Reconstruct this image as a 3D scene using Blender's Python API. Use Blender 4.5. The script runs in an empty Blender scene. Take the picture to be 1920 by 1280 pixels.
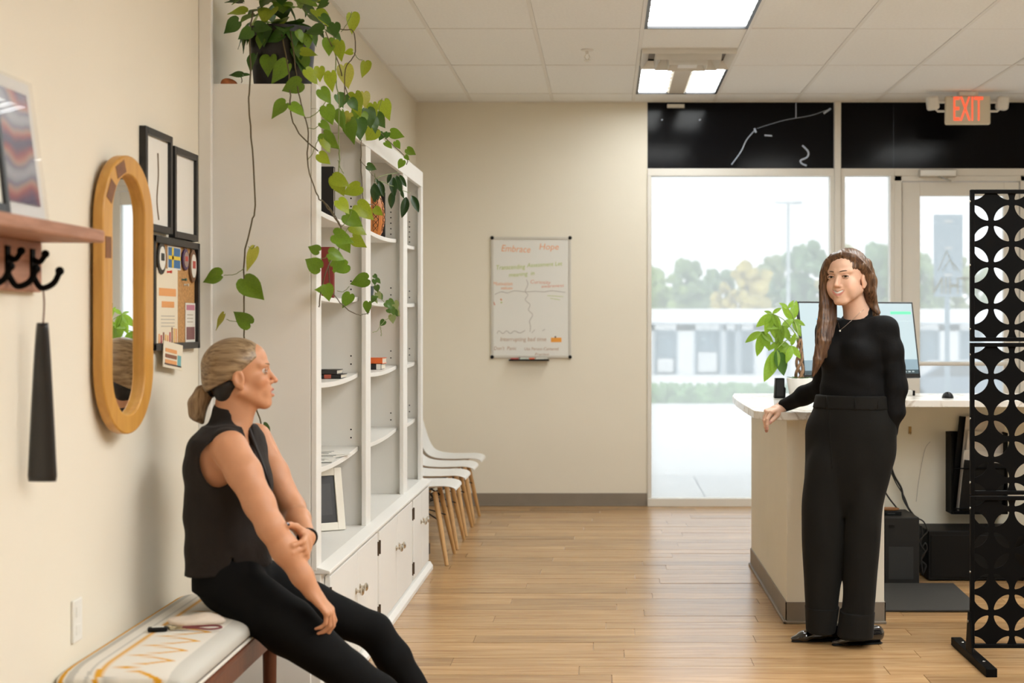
import bpy, bmesh, math, random
import numpy as np
from mathutils import Vector, Matrix, Euler

random.seed(7)
rng = np.random.default_rng(7)
SC = bpy.context.scene
COL = SC.collection

# ------------------------------------------------------------------ camera
F, VPX, VPY, CAMZ = 2850.0, 1135.0, 608.0, 1.37
cam_data = bpy.data.cameras.new('camera')
cam = bpy.data.objects.new('camera', cam_data)
COL.objects.link(cam)
cam.location = (0, 0, CAMZ)
cam.rotation_euler = (math.pi / 2, 0, 0)
cam_data.sensor_fit = 'HORIZONTAL'
cam_data.sensor_width = 36
cam_data.lens = 36 * F / 1920
cam_data.shift_x = -(VPX - 960) / 1920
cam_data.shift_y = -(640 - VPY) / 1920
cam_data.clip_start = 0.05
cam_data.clip_end = 500
cam_data.dof.use_dof = True
cam_data.dof.focus_distance = 6.5
cam_data.dof.aperture_fstop = 3.2
SC.camera = cam

# ------------------------------------------------------------------ world and exposure
world = bpy.data.worlds.new('overcast_sky')
SC.world = world
world.use_nodes = True
wn = world.node_tree.nodes
wn['Background'].inputs[0].default_value = (0.955, 0.98, 1.0, 1)
wn['Background'].inputs[1].default_value = 1.62
LAMP = 17.2                     # strength of every ceiling troffer
LAMP_COL = (0.955, 1.0, 1.015)
SC.view_settings.view_transform = 'Standard'
SC.view_settings.look = 'None'
SC.view_settings.exposure = 0.0
SC.view_settings.gamma = 1.0
SC.view_settings.use_curve_mapping = False
try:
    SC.cycles.use_denoising = True
    SC.cycles.max_bounces = 7
    SC.cycles.diffuse_bounces = 4
    SC.cycles.glossy_bounces = 3
    SC.cycles.use_adaptive_sampling = True
    SC.cycles.adaptive_threshold = 0.05
    SC.cycles.adaptive_min_samples = 16
    SC.cycles.transparent_max_bounces = 12
    SC.cycles.sample_clamp_indirect = 6.0
except Exception:
    pass


def P(px, py, d):
    """photo pixel + distance along the view axis -> point in the room"""
    return Vector(((px - VPX) * d / F, d, CAMZ + (VPY - py) * d / F))


# ------------------------------------------------------------------ materials
def lin(c):
    return tuple((x / 12.92 if x <= 0.04045 else ((x + 0.055) / 1.055) ** 2.4) for x in (v / 255 for v in c))


MATS = {}


def mat(name, col, rough=0.5, metal=0.0, spec=0.5, var=0.0, vscale=6.0, bump=0.0, bscale=60.0,
        emit=None, estr=0.0, stretch=None, coat=0.0, sheen=0.0, trans=0.0, attr=None, sub=0.0, detail=3.0):
    if name in MATS:
        return MATS[name]
    m = bpy.data.materials.new(name)
    m.use_nodes = True
    nt = m.node_tree
    b = nt.nodes['Principled BSDF']
    b.inputs['Base Color'].default_value = (*col, 1)
    b.inputs['Roughness'].default_value = rough
    b.inputs['Metallic'].default_value = metal
    b.inputs['Specular IOR Level'].default_value = spec
    if coat:
        b.inputs['Coat Weight'].default_value = coat
        b.inputs['Coat Roughness'].default_value = 0.08
    if sheen:
        b.inputs['Sheen Weight'].default_value = sheen
    if trans:
        b.inputs['Transmission Weight'].default_value = trans
    if sub:
        b.inputs['Subsurface Weight'].default_value = sub
        b.inputs['Subsurface Radius'].default_value = (0.012, 0.005, 0.003)
        b.inputs['Subsurface Scale'].default_value = 1.0
    if emit:
        b.inputs['Emission Color'].default_value = (*emit, 1)
        b.inputs['Emission Strength'].default_value = estr
    tc = None
    if var or bump:
        tc = nt.nodes.new('ShaderNodeTexCoord')
        mp = nt.nodes.new('ShaderNodeMapping')
        nt.links.new(tc.outputs['Object'], mp.inputs[0])
        if stretch:
            mp.inputs['Scale'].default_value = stretch
    base_out = None
    if attr:
        a = nt.nodes.new('ShaderNodeAttribute')
        a.attribute_name = attr
        base_out = a.outputs['Color']
        nt.links.new(base_out, b.inputs['Base Color'])
    if var:
        n = nt.nodes.new('ShaderNodeTexNoise')
        n.inputs['Scale'].default_value = vscale
        n.inputs['Detail'].default_value = detail
        nt.links.new(mp.outputs[0], n.inputs['Vector'])
        r = nt.nodes.new('ShaderNodeMapRange')
        r.inputs[1].default_value = 0.3
        r.inputs[2].default_value = 0.7
        r.inputs[3].default_value = 1 - var
        r.inputs[4].default_value = 1 + var
        nt.links.new(n.outputs['Fac'], r.inputs[0])
        mx = nt.nodes.new('ShaderNodeMix')
        mx.data_type = 'RGBA'
        mx.blend_type = 'MULTIPLY'
        mx.inputs[0].default_value = 1
        if base_out:
            nt.links.new(base_out, mx.inputs[6])
        else:
            mx.inputs[6].default_value = (*col, 1)
        nt.links.new(r.outputs[0], mx.inputs[7])
        nt.links.new(mx.outputs[2], b.inputs['Base Color'])
    if bump:
        n2 = nt.nodes.new('ShaderNodeTexNoise')
        n2.inputs['Scale'].default_value = bscale
        n2.inputs['Detail'].default_value = detail
        nt.links.new(mp.outputs[0], n2.inputs['Vector'])
        bp = nt.nodes.new('ShaderNodeBump')
        bp.inputs['Strength'].default_value = bump
        bp.inputs['Distance'].default_value = 0.01
        nt.links.new(n2.outputs['Fac'], bp.inputs['Height'])
        nt.links.new(bp.outputs[0], b.inputs['Normal'])
    MATS[name] = m
    return m


def glass_mat(name, veil, tint=(1, 1, 1), veilcol=(0.9, 0.95, 0.97)):
    """a shop pane: clear, a little reflective, with a milky veil mixed in to imitate haze"""
    m = bpy.data.materials.new(name)
    m.use_nodes = True
    nt = m.node_tree
    nt.nodes.clear()
    out = nt.nodes.new('ShaderNodeOutputMaterial')
    tr = nt.nodes.new('ShaderNodeBsdfTransparent')
    tr.inputs[0].default_value = (*tint, 1)
    tl = nt.nodes.new('ShaderNodeBsdfTranslucent')
    tl.inputs[0].default_value = (*veilcol, 1)
    gl = nt.nodes.new('ShaderNodeBsdfGlossy')
    gl.inputs['Roughness'].default_value = 0.02
    m1 = nt.nodes.new('ShaderNodeMixShader')
    m1.inputs[0].default_value = veil
    m2 = nt.nodes.new('ShaderNodeMixShader')
    m2.inputs[0].default_value = 0.018
    nt.links.new(tr.outputs[0], m1.inputs[1])
    nt.links.new(tl.outputs[0], m1.inputs[2])
    nt.links.new(m1.outputs[0], m2.inputs[1])
    nt.links.new(gl.outputs[0], m2.inputs[2])
    nt.links.new(m2.outputs[0], out.inputs[0])
    return m


def wood_mat(name, c1, c2, rough=0.4, scale=(1, 12, 12), nscale=5.0, coat=0.0, spec=0.5, rand=0.0):
    """grain along local X; `rand` shifts tone per object"""
    m = bpy.data.materials.new(name)
    m.use_nodes = True
    nt = m.node_tree
    b = nt.nodes['Principled BSDF']
    b.inputs['Roughness'].default_value = rough
    b.inputs['Specular IOR Level'].default_value = spec
    if coat:
        b.inputs['Coat Weight'].default_value = coat
        b.inputs['Coat Roughness'].default_value = 0.12
    tc = nt.nodes.new('ShaderNodeTexCoord')
    oi = nt.nodes.new('ShaderNodeObjectInfo')
    ad = nt.nodes.new('ShaderNodeVectorMath')
    ad.operation = 'MULTIPLY_ADD'
    cmb = nt.nodes.new('ShaderNodeCombineXYZ')
    for i in range(3):
        nt.links.new(oi.outputs['Random'], cmb.inputs[i])
    nt.links.new(cmb.outputs[0], ad.inputs[0])
    ad.inputs[1].default_value = (37, 19, 11)
    nt.links.new(tc.outputs['Object'], ad.inputs[2])
    mp = nt.nodes.new('ShaderNodeMapping')
    mp.inputs['Scale'].default_value = scale
    nt.links.new(ad.outputs[0], mp.inputs[0])
    n = nt.nodes.new('ShaderNodeTexNoise')
    n.inputs['Scale'].default_value = nscale
    n.inputs['Detail'].default_value = 6
    n.inputs['Roughness'].default_value = 0.62
    n.inputs['Distortion'].default_value = 0.6
    nt.links.new(mp.outputs[0], n.inputs['Vector'])
    cr = nt.nodes.new('ShaderNodeValToRGB')
    cr.color_ramp.elements[0].position = 0.32
    cr.color_ramp.elements[0].color = (*c1, 1)
    cr.color_ramp.elements[1].position = 0.68
    cr.color_ramp.elements[1].color = (*c2, 1)
    nt.links.new(n.outputs['Fac'], cr.inputs[0])
    last = cr.outputs[0]
    if rand:
        r = nt.nodes.new('ShaderNodeMapRange')
        r.inputs[3].default_value = 1 - rand
        r.inputs[4].default_value = 1 + rand
        nt.links.new(oi.outputs['Random'], r.inputs[0])
        mx = nt.nodes.new('ShaderNodeMix')
        mx.data_type = 'RGBA'
        mx.blend_type = 'MULTIPLY'
        mx.inputs[0].default_value = 1
        nt.links.new(last, mx.inputs[6])
        nt.links.new(r.outputs[0], mx.inputs[7])
        last = mx.outputs[2]
    nt.links.new(last, b.inputs['Base Color'])
    bp = nt.nodes.new('ShaderNodeBump')
    bp.inputs['Strength'].default_value = 0.08
    bp.inputs['Distance'].default_value = 0.004
    nt.links.new(n.outputs['Fac'], bp.inputs['Height'])
    nt.links.new(bp.outputs[0], b.inputs['Normal'])
    MATS[name] = m
    return m


# ------------------------------------------------------------------ mesh collector
def frame_axes(d, up=Vector((0, 0, 1))):
    d = Vector(d).normalized()
    if abs(d.dot(up)) > 0.98:
        up = Vector((0, 1, 0))
    u = d.cross(up).normalized()
    v = u.cross(d).normalized()
    return u, v


class MB:
    def __init__(self):
        self.v, self.f, self.m = [], [], []

    def add(self, vs, fs, mi=0):
        o = len(self.v)
        self.v += [tuple(p) for p in vs]
        self.f += [tuple(i + o for i in f) for f in fs]
        self.m += [mi] * len(fs)
        return self

    def box(self, x0, x1, y0, y1, z0, z1, mi=0, M=None):
        vs = [Vector((x, y, z)) for z in (z0, z1) for y in (y0, y1) for x in (x0, x1)]
        if M is not None:
            vs = [M @ p for p in vs]
        return self.add(vs, [(0, 2, 3, 1), (4, 5, 7, 6), (0, 1, 5, 4), (2, 6, 7, 3), (0, 4, 6, 2), (1, 3, 7, 5)], mi)

    def prism(self, pts, z0, z1, mi=0, M=None, axis='z'):
        n = len(pts)
        def mk(a, b, c):
            return Vector((a, b, c)) if axis == 'z' else (Vector((a, c, b)) if axis == 'y' else Vector((c, a, b)))
        vs = [mk(a, b, z0) for a, b in pts] + [mk(a, b, z1) for a, b in pts]
        if M is not None:
            vs = [M @ p for p in vs]
        fs = [tuple(range(n - 1, -1, -1)), tuple(range(n, 2 * n))]
        fs += [(i, (i + 1) % n, n + (i + 1) % n, n + i) for i in range(n)]
        return self.add(vs, fs, mi)

    def tube(self, pts, r, n=8, mi=0, cap=True):
        pts = [Vector(p) for p in pts]
        k = len(pts)
        rs = r if isinstance(r, (list, tuple)) else [r] * k
        vs, fs = [], []
        u = None
        for i in range(k):
            d = (pts[min(i + 1, k - 1)] - pts[max(i - 1, 0)])
            if d.length < 1e-9:
                d = Vector((0, 0, 1))
            d.normalize()
            if u is None:
                u, v = frame_axes(d)
            else:
                u = (u - d * u.dot(d))
                if u.length < 1e-6:
                    u, v = frame_axes(d)
                u.normalize()
            v = d.cross(u).normalized()
            for j in range(n):
                a = 2 * math.pi * j / n
                vs.append(pts[i] + (u * math.cos(a) + v * math.sin(a)) * rs[i])
        for i in range(k - 1):
            for j in range(n):
                a, b = i * n + j, i * n + (j + 1) % n
                fs.append((a, b, b + n, a + n))
        if cap:
            fs.append(tuple(range(n - 1, -1, -1)))
            fs.append(tuple((k - 1) * n + j for j in range(n)))
        return self.add(vs, fs, mi)

    def lathe(self, prof, n=24, mi=0, M=None):
        vs, fs = [], []
        for r, z in prof:
            for j in range(n):
                a = 2 * math.pi * j / n
                vs.append(Vector((r * math.cos(a), r * math.sin(a), z)))
        k = len(prof)
        for i in range(k - 1):
            for j in range(n):
                a, b = i * n + j, i * n + (j + 1) % n
                fs.append((a, b, b + n, a + n))
        fs.append(tuple(range(n - 1, -1, -1)))
        fs.append(tuple((k - 1) * n + j for j in range(n)))
        if M is not None:
            vs = [M @ p for p in vs]
        return self.add(vs, fs, mi)

    def sphere(self, c, r, n=12, mi=0, M=None):
        c = Vector(c)
        rr = r if isinstance(r, (tuple, list)) else (r, r, r)
        prof = [(math.sin(math.pi * i / n), -math.cos(math.pi * i / n)) for i in range(n + 1)]
        prof[0] = (1e-4, -1)
        prof[-1] = (1e-4, 1)
        o = len(self.v)
        self.lathe(prof, n=2 * n, mi=mi)
        for i in range(o, len(self.v)):
            p = Vector(self.v[i])
            p = Vector((p.x * rr[0], p.y * rr[1], p.z * rr[2]))
            if M is not None:
                p = M @ p
            self.v[i] = tuple(p + c)
        return self

    def grid(self, fn, nu, nv, mi=0, close_u=False):
        vs = [fn(i / (nu if close_u else nu - 1), j / (nv - 1)) for j in range(nv) for i in range(nu)]
        fs = []
        for j in range(nv - 1):
            for i in range(nu if close_u else nu - 1):
                a, b = j * nu + i, j * nu + (i + 1) % nu
                fs.append((a, b, b + nu, a + nu))
        return self.add(vs, fs, mi)

    def mesh(self, name, mats, smooth=False):
        me = bpy.data.meshes.new(name)
        me.from_pydata(self.v, [], self.f)
        for m in (mats if isinstance(mats, (list, tuple)) else [mats]):
            me.materials.append(m)
        me.polygons.foreach_set('material_index', self.m)
        if smooth is True:
            me.polygons.foreach_set('use_smooth', [True] * len(me.polygons))
        me.update()
        if smooth == 'auto':
            me.polygons.foreach_set('use_smooth', [True] * len(me.polygons))
            try:
                me.set_sharp_from_angle(angle=math.radians(40))
            except Exception:
                pass
        return me

    def build(self, name, mats, parent=None, smooth=False, bevel=0.0, loc=None, solid=0.0):
        o = bpy.data.objects.new(name, self.mesh(name, mats, smooth))
        COL.objects.link(o)
        if parent is not None:
            o.parent = parent
        if loc is not None:
            o.location = loc
        if solid:
            md = o.modifiers.new('solid', 'SOLIDIFY')
            md.thickness = solid
            md.offset = 0
        if bevel:
            md = o.modifiers.new('bevel', 'BEVEL')
            md.width = bevel
            md.segments = 2
            md.limit_method = 'ANGLE'
            md.angle_limit = math.radians(35)
        return o


def tag(o, label, cat, group=None):
    o['label'] = label
    o['category'] = cat
    if group:
        o['group'] = group
    return o


def thing(name, label, cat, loc=(0, 0, 0), group=None, rotz=0):
    o = bpy.data.objects.new(name, None)
    o.empty_display_size = 0.1
    COL.objects.link(o)
    o.location = loc
    o.rotation_euler = (0, 0, rotz)
    return tag(o, label, cat, group)


def struct(o, label=None):
    o['kind'] = 'structure'
    if label:
        o['label'] = label
    return o


def sempty(name, label=None, loc=(0, 0, 0)):
    o = bpy.data.objects.new(name, None)
    COL.objects.link(o)
    o.location = loc
    return struct(o, label)


def inst(name, me, parent=None, loc=(0, 0, 0), rot=None, scale=None):
    o = bpy.data.objects.new(name, me)
    COL.objects.link(o)
    o.parent = parent
    o.location = loc
    if rot is not None:
        if isinstance(rot, Matrix):
            o.rotation_euler = rot.to_euler()
        else:
            o.rotation_euler = rot
    if scale is not None:
        o.scale = scale if isinstance(scale, (tuple, list)) else (scale,) * 3
    return o


def text(name, body, size, mtl, parent, M, extrude=0.0008, align='CENTER', shear=0.0, sx=1.0):
    c = bpy.data.curves.new(name, 'FONT')
    c.body = body
    c.size = size
    c.align_x = align
    c.align_y = 'CENTER'
    c.extrude = extrude
    c.shear = shear
    c.resolution_u = 3
    tmp = bpy.data.objects.new(name, c)
    COL.objects.link(tmp)
    bpy.context.view_layer.update()
    dg = bpy.context.evaluated_depsgraph_get()
    me = bpy.data.meshes.new_from_object(tmp.evaluated_get(dg))
    bpy.data.objects.remove(tmp)
    me.materials.clear()
    me.materials.append(mtl)
    for v in me.vertices:
        v.co.x *= sx
    o = bpy.data.objects.new(name, me)
    COL.objects.link(o)
    o.parent = parent
    o.matrix_local = M
    return o


def bez(pts, n=6):
    """Catmull-Rom through pts"""
    pts = [Vector(p) for p in pts]
    out = []
    for i in range(len(pts) - 1):
        p0, p1, p2, p3 = pts[max(i - 1, 0)], pts[i], pts[i + 1], pts[min(i + 2, len(pts) - 1)]
        for k in range(n):
            t = k / n
            out.append(0.5 * ((2 * p1) + (p2 - p0) * t + (2 * p0 - 5 * p1 + 4 * p2 - p3) * t * t + (3 * p1 - p0 - 3 * p2 + p3) * t ** 3))
    out.append(pts[-1])
    return out


# ------------------------------------------------------------------ palette
M_wall = mat('wall_paint_cream', (0.80, 0.745, 0.625), 0.75, spec=0.25, bump=0.03, bscale=180, var=0.015, vscale=1.2)
M_white = mat('cabinet_white_paint', (0.81, 0.795, 0.75), 0.42, spec=0.4, var=0.015, vscale=3)
M_trimw = mat('painted_trim_white', (0.80, 0.78, 0.72), 0.4, spec=0.4)
M_tile = mat('ceiling_tile', (0.86, 0.86, 0.835), 0.9, spec=0.1, bump=0.12, bscale=220, var=0.02, vscale=40)
M_tbar = mat('ceiling_grid_white', (0.77, 0.75, 0.70), 0.5)
M_base = mat('rubber_cove_base', (0.235, 0.195, 0.15), 0.5, var=0.05, vscale=8)
M_alu = mat('storefront_frame_white', (0.74, 0.71, 0.64), 0.4, spec=0.5)
M_blk = mat('black_plastic', (0.006, 0.006, 0.006), 0.45, spec=0.2)
M_blkm = mat('black_powder_metal', (0.0035, 0.0032, 0.003), 0.55, spec=0.06)
M_steel = mat('brushed_steel', (0.62, 0.60, 0.56), 0.25, metal=1.0)
M_plank = wood_mat('oak_laminate', (0.335, 0.18, 0.075), (0.51, 0.32, 0.15), rough=0.26, scale=(1.0, 13, 13), nscale=2.6, rand=0.17, spec=0.5)
M_beech = wood_mat('beech', (0.50, 0.27, 0.095), (0.62, 0.36, 0.14), rough=0.45, scale=(14, 14, 1), nscale=4)
M_pine = wood_mat('pine_amber', (0.52, 0.25, 0.045), (0.64, 0.34, 0.075), rough=0.35, scale=(10, 10, 1), nscale=3)
M_dwood = wood_mat('mahogany', (0.10, 0.026, 0.010), (0.17, 0.05, 0.02), rough=0.4, scale=(14, 14, 1), nscale=3)
M_swood = wood_mat('reclaimed_shelf_wood', (0.30, 0.135, 0.075), (0.50, 0.26, 0.17), rough=0.6, scale=(14, 1, 14), nscale=3)
M_glass = glass_mat('window_glass_veiled', 0.33)  # veil in the pane stands in for glare and haze outside
M_mirror = mat('mirror_silver', (0.92, 0.93, 0.92), 0.01, metal=1.0)
M_paper = mat('paper_white', (0.78, 0.76, 0.70), 0.7)
# ================================================================== THE ROOM
XL, XR, YN, YB, ZC = -1.43, 5.5, -2.6, 11.48, 3.05

# floor: slab with individual planks on it
floor = struct(MB().box(XL - 0.1, XR + 0.1, YN, YB + 0.12, -0.12, -0.004).build('floor', mat('floor_underlay', (0.34, 0.20, 0.09), 0.4, var=0.1, vscale=3)),
               'oak laminate plank floor')
PW, PL = 0.150, 1.22
pl_b = MB()
pl_b.box(-PL / 2 + 0.0013, PL / 2 - 0.0013, -PW / 2 + 0.0013, PW / 2 - 0.0013, -0.008, 0)
pl_me = pl_b.mesh('plank', M_plank)
row = 0
y = 5.05
while y < YB - 0.01:
    w = min(PW, YB - y)
    off = (row * 0.389 + 0.13 * (row % 3)) % PL
    x = XL - off
    while x < 3.9:
        a, b = max(x, XL), min(x + PL, 3.95)
        if b - a > 0.05:
            o = inst('plank', pl_me, floor, ((a + b) / 2, y + w / 2, random.uniform(-0.0010, 0.0004)),
                     rot=(random.uniform(-0.0035, 0.0035), 0, 0), scale=((b - a) / PL, w / PW, 1))
        x += PL
    y += PW
    row += 1
# the nearer part of the floor and the part under the far right side, out of the picture
MB().box(XL, XR, YN, 5.05, -0.006, 0).box(3.95, XR, 5.05, YB, -0.006, 0).build('plank_field', M_plank, floor)

# walls
wall_left = struct(MB().box(XL - 0.12, XL, YN, YB + 0.12, 0, ZC).build('wall_left', M_wall), 'cream painted wall on the left')
wall_back = struct(MB().box(XL, 0.318, YB, YB + 0.12, 0, ZC).build('wall_back', M_wall), 'cream painted end wall beside the shop window')
struct(MB().box(XR, XR + 0.12, YN, YB + 0.12, 0, ZC).build('wall_right', M_wall), 'cream wall on the right')
struct(MB().box(XL, XR, YN - 0.12, YN, 0, ZC).build('wall_near', M_wall), 'cream wall behind the viewer')
struct(MB().box(XL, 0.315, YB - 0.006, YB, 0, 0.097).box(XL, 0.315, YB - 0.014, YB, 0, 0.012).build('baseboard_back', M_base, bevel=0.002),
       'grey brown rubber baseboard below the whiteboard wall')
struct(MB().box(XL, XL + 0.006, YN, 5.36, 0, 0.097).build('baseboard_left', M_base), 'grey brown rubber baseboard behind the bench')
# slim pier where the bookcase meets the near wall
struct(MB().box(XL, XL + 0.045, 5.34, 5.368, 0, ZC).build('trim_1', M_white, bevel=0.003), 'white vertical trim strip beside the bookcase')

# ------------------------------------------------------------------ ceiling
ceiling = struct(MB().box(XL - 0.1, XR + 0.1, YN, YB + 0.12, ZC + 0.06, ZC + 0.14).build('ceiling', M_tile), 'suspended ceiling of white panels in a metal grid')
GX0, GY0, TW, TL = 0.21, 7.42, 0.61, 1.22
ADDED_TROFFERS = ((1, -5), (3, -6), (3, -3), (4, 0), (4, -2), (5, -4), (2, -4), (2, -1), (3, -5), (4, -4), (1, -3))  # unseen light panels, added and placed to brighten the room
xs = [GX0 + TW * k for k in range(-3, 9)]
ysg = [GY0 + k * TL for k in range(-8, 4)]
grid = MB()
for gx in xs:
    if gx > XL:
        grid.box(gx - 0.011, gx + 0.011, YN, YB, ZC - 0.002, ZC + 0.03)
for gy in ysg:
    grid.box(XL, XR, gy - 0.009, gy + 0.009, ZC - 0.001, ZC + 0.03)
grid.box(XL, XL + 0.02, YN, YB, ZC - 0.004, ZC + 0.03).box(XL, XR, YB - 0.02, YB, ZC - 0.004, ZC + 0.03)
grid.box(GX0, GX0 + TW, GY0 + TL + 0.61 - 0.008, GY0 + TL + 0.61 + 0.008, ZC - 0.001, ZC + 0.03)
grid.build('ceiling_grid', M_tbar, ceiling)
tile_b = MB().box(-0.5, 0.5, -0.5, 0.5, 0, 0.015)
tile_me = tile_b.mesh('ceiling_tile', M_tile)
for i in range(len(xs) - 1):
    for j in range(-9, 4):
        x0, x1 = max(xs[i], XL), min(xs[i + 1], XR)
        y0 = max(GY0 + TL * j, YN)
        y1 = min(GY0 + TL * (j + 1), YB)
        if x1 <= XL:
            continue
        if (i == 3 and j in (0, 2)) or (i - 3, j) in ADDED_TROFFERS:
            continue
        if i == 3 and j == 1:
            y1 = y0 + 0.61
        inst('ceiling_tile', tile_me, ceiling, ((x0 + x1) / 2, (y0 + y1) / 2, ZC + random.uniform(0.0, 0.002)),
             scale=(x1 - x0 - 0.024, y1 - y0 - 0.02, 1), rot=(random.uniform(-.002, .002), random.uniform(-.002, .002), 0))


def troffer_mats():
    m = mat('lamp_diffuser', (0.9, 0.87, 0.8), 0.5, emit=LAMP_COL, estr=LAMP)
    # the acrylic is brighter over the tubes: soft ribs across the panel
    nt = m.node_tree
    b = nt.nodes['Principled BSDF']
    tc = nt.nodes.new('ShaderNodeTexCoord')
    sx = nt.nodes.new('ShaderNodeSeparateXYZ')
    nt.links.new(tc.outputs['Object'], sx.inputs[0])
    ml = nt.nodes.new('ShaderNodeMath')
    ml.operation = 'MULTIPLY'
    ml.inputs[1].default_value = 2 * math.pi / 0.152
    nt.links.new(sx.outputs[1], ml.inputs[0])
    sn = nt.nodes.new('ShaderNodeMath')
    sn.operation = 'SINE'
    nt.links.new(ml.outputs[0], sn.inputs[0])
    mr = nt.nodes.new('ShaderNodeMapRange')
    mr.inputs[1].default_value = -1
    mr.inputs[2].default_value = 1
    mr.inputs[3].default_value = LAMP * 0.75
    mr.inputs[4].default_value = LAMP * 1.25
    nt.links.new(sn.outputs[0], mr.inputs[0])
    nt.links.new(mr.outputs[0], b.inputs['Emission Strength'])
    return m


M_diff = troffer_mats()
M_lampspine = mat('lamp_centre_spine', (0.62, 0.56, 0.46), 0.5)


def troffer(x0, y0, label, spine=False, group='ceiling troffers'):
    t = thing('ceiling_light', label, 'ceiling light', (x0 + TW / 2, y0 + TL / 2, ZC), group)
    a, b = TW / 2 - 0.011, TL / 2 - 0.009
    fr = MB()
    fr.box(-a, -a + 0.018, -b, b, -0.004, 0.05).box(a - 0.018, a, -b, b, -0.004, 0.05)
    fr.box(-a, a, -b, -b + 0.02, -0.004, 0.05).box(-a, a, b - 0.02, b, -0.004, 0.05)
    fr.build('lamp_frame', mat('lamp_frame_dark', (0.02, 0.02, 0.022), 0.4), t)
    if spine:
        lv = MB()
        for k in range(1, 8):
            yy = -b + 0.02 + k * (2 * b - 0.04) / 8
            lv.box(-a + 0.018, a - 0.018, yy - 0.006, yy + 0.006, 0.001, 0.010)
        lv.build('louvre', mat('louvre_white', (0.85, 0.82, 0.75), 0.5), t)
        for s in (-1, 1):
            MB().box(min(s * 0.075, s * (a - 0.02)), max(s * 0.075, s * (a - 0.02)), -b + 0.02, b - 0.02, 0.010, 0.016).build('diffuser', M_diff, t)
        MB().prism([(-0.078, 0.014), (-0.055, -0.001), (0.055, -0.001), (0.078, 0.014)], -b + 0.02, b - 0.02, axis='y').build('centre_spine', M_lampspine, t)
    else:
        MB().box(-a + 0.018, a - 0.018, -b + 0.02, b - 0.02, 0.010, 0.016).build('diffuser', M_diff, t)
        lv = MB()
        for k in range(1, 8):
            yy = -b + 0.02 + k * (2 * b - 0.04) / 8
            lv.box(-a + 0.018, a - 0.018, yy - 0.006, yy + 0.006, 0.001, 0.010)
        lv.build('louvre', mat('louvre_white', (0.85, 0.82, 0.75), 0.5), t)
    return t


troffer(GX0, GY0, 'ceiling light panel with fully lit diffuser at top edge of photo')
troffer(GX0, GY0 + 2 * TL, 'ceiling light panel with dull middle strip, in front of the dark transom', spine=True)
for (cx, cy) in ADDED_TROFFERS:
    troffer(GX0 + cx * TW, GY0 + cy * TL, 'ceiling light panel added out of view to brighten the room', group='added ceiling troffers out of view')

# air diffuser: stepped square cones
v = thing('ceiling_vent', 'white stepped air vent in the ceiling next to the light panel', 'vent', (GX0 + TW / 2, GY0 + TL + 0.915, ZC))
MB().box(-.295, .295, -.297, .297, 0.03, 0.04).build('vent_backing', mat('vent_back', (0.30, 0.28, 0.25), 0.7), v)
for k, (s, zt, zb) in enumerate(((0.292, 0.0, -0.030), (0.205, 0.002, -0.052), (0.125, 0.004, -0.070))):
    q = MB()
    i0 = s - 0.05
    vs = []
    for r, z in ((s, zt), (s - 0.006, zb), (i0, zt + 0.018)):
        vs += [(-r, -r, z), (r, -r, z), (r, r, z), (-r, r, z)]
    fs = []
    for a in (0, 4):
        for j in range(4):
            fs.append((a + j, a + (j + 1) % 4, a + 4 + (j + 1) % 4, a + 4 + j))
    q.add(vs, fs).build('vent_cone', M_tbar, v)
MB().box(-.06, .06, -.06, .06, -0.06, -0.055).build('vent_plate', M_tbar, v)

# sprinkler
sp = P(1101, 104, 9.3)
s = thing('ceiling_sprinkler', 'small metal fire sprinkler head hanging below the ceiling', 'sprinkler', (sp.x, 9.3, ZC))
MB().lathe([(0.04, 0), (0.038, -0.006), (0.012, -0.01), (0.011, -0.03)], 16).build('escutcheon', M_tbar, s, smooth='auto')
k = MB().tube([(0.008, 0, -0.028), (0.016, 0, -0.045), (0.004, 0, -0.064)], 0.003, 6).tube([(-0.008, 0, -0.028), (-0.016, 0, -0.045), (-0.004, 0, -0.064)], 0.003, 6)
k.build('frame_arm', M_steel, s)
MB().lathe([(0.005, -0.062), (0.02, -0.064), (0.021, -0.067), (0.004, -0.068)], 14).build('deflector', M_steel, s)

# ------------------------------------------------------------------ shop front
FY0, FY1 = YB - 0.02, YB + 0.09
def frame(b, name, parent):
    return b.build(name, M_alu, parent, bevel=0.003)

M_dark = mat('tinted_transom_glass', (0.004, 0.004, 0.005), 0.12, spec=0.10)
TB0, TB1 = 2.49, 2.546
def bay(idx, x0, x1, label, transom_label):
    w = sempty('window_%d' % idx, label, (0, 0, 0))
    fr = MB().box(x0, x0 + 0.03, FY0, FY1, 0.02, TB0).box(x1 - 0.03, x1, FY0, FY1, 0.02, TB0)
    frame(fr, 'window_frame', w)
    frame(MB().box(x0, x1, FY0 - 0.02, FY1, 0, 0.06), 'window_sill', w)
    frame(MB().box(x0, x1, FY0, FY1, TB0, TB1), 'transom_bar', w)
    MB().box(x0 + 0.02, x1 - 0.02, YB + 0.03, YB + 0.036, 0.05, TB0 + 0.005).build('glass_pane', M_glass, w)
    MB().box(x0, x1, YB + 0.02, YB + 0.03, TB1 - 0.005, ZC).build('transom_pane', M_dark, w)
    return w

bay(1, 0.318, 1.727, 'large shop window with a black transom pane above', '')
bay(2, 1.777, 2.18, 'narrow shop window between mullion and glass door', '')
bay(3, 3.186, 5.46, 'shop window right of the glass door', '')
frame(MB().box(1.728, 1.776, FY0 - 0.01, FY1, 0, ZC), 'mullion', bpy.data.objects['window_1'])
w = sempty('window_4', 'black transom pane above the glass door')
MB().box(2.181, 3.185, YB + 0.02, YB + 0.03, TB1 - 0.005, ZC).build('transom_pane', M_dark, w)
frame(MB().box(2.181, 3.185, FY0, FY1, TB0 + 0.001, TB1), 'transom_bar', w)

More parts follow.
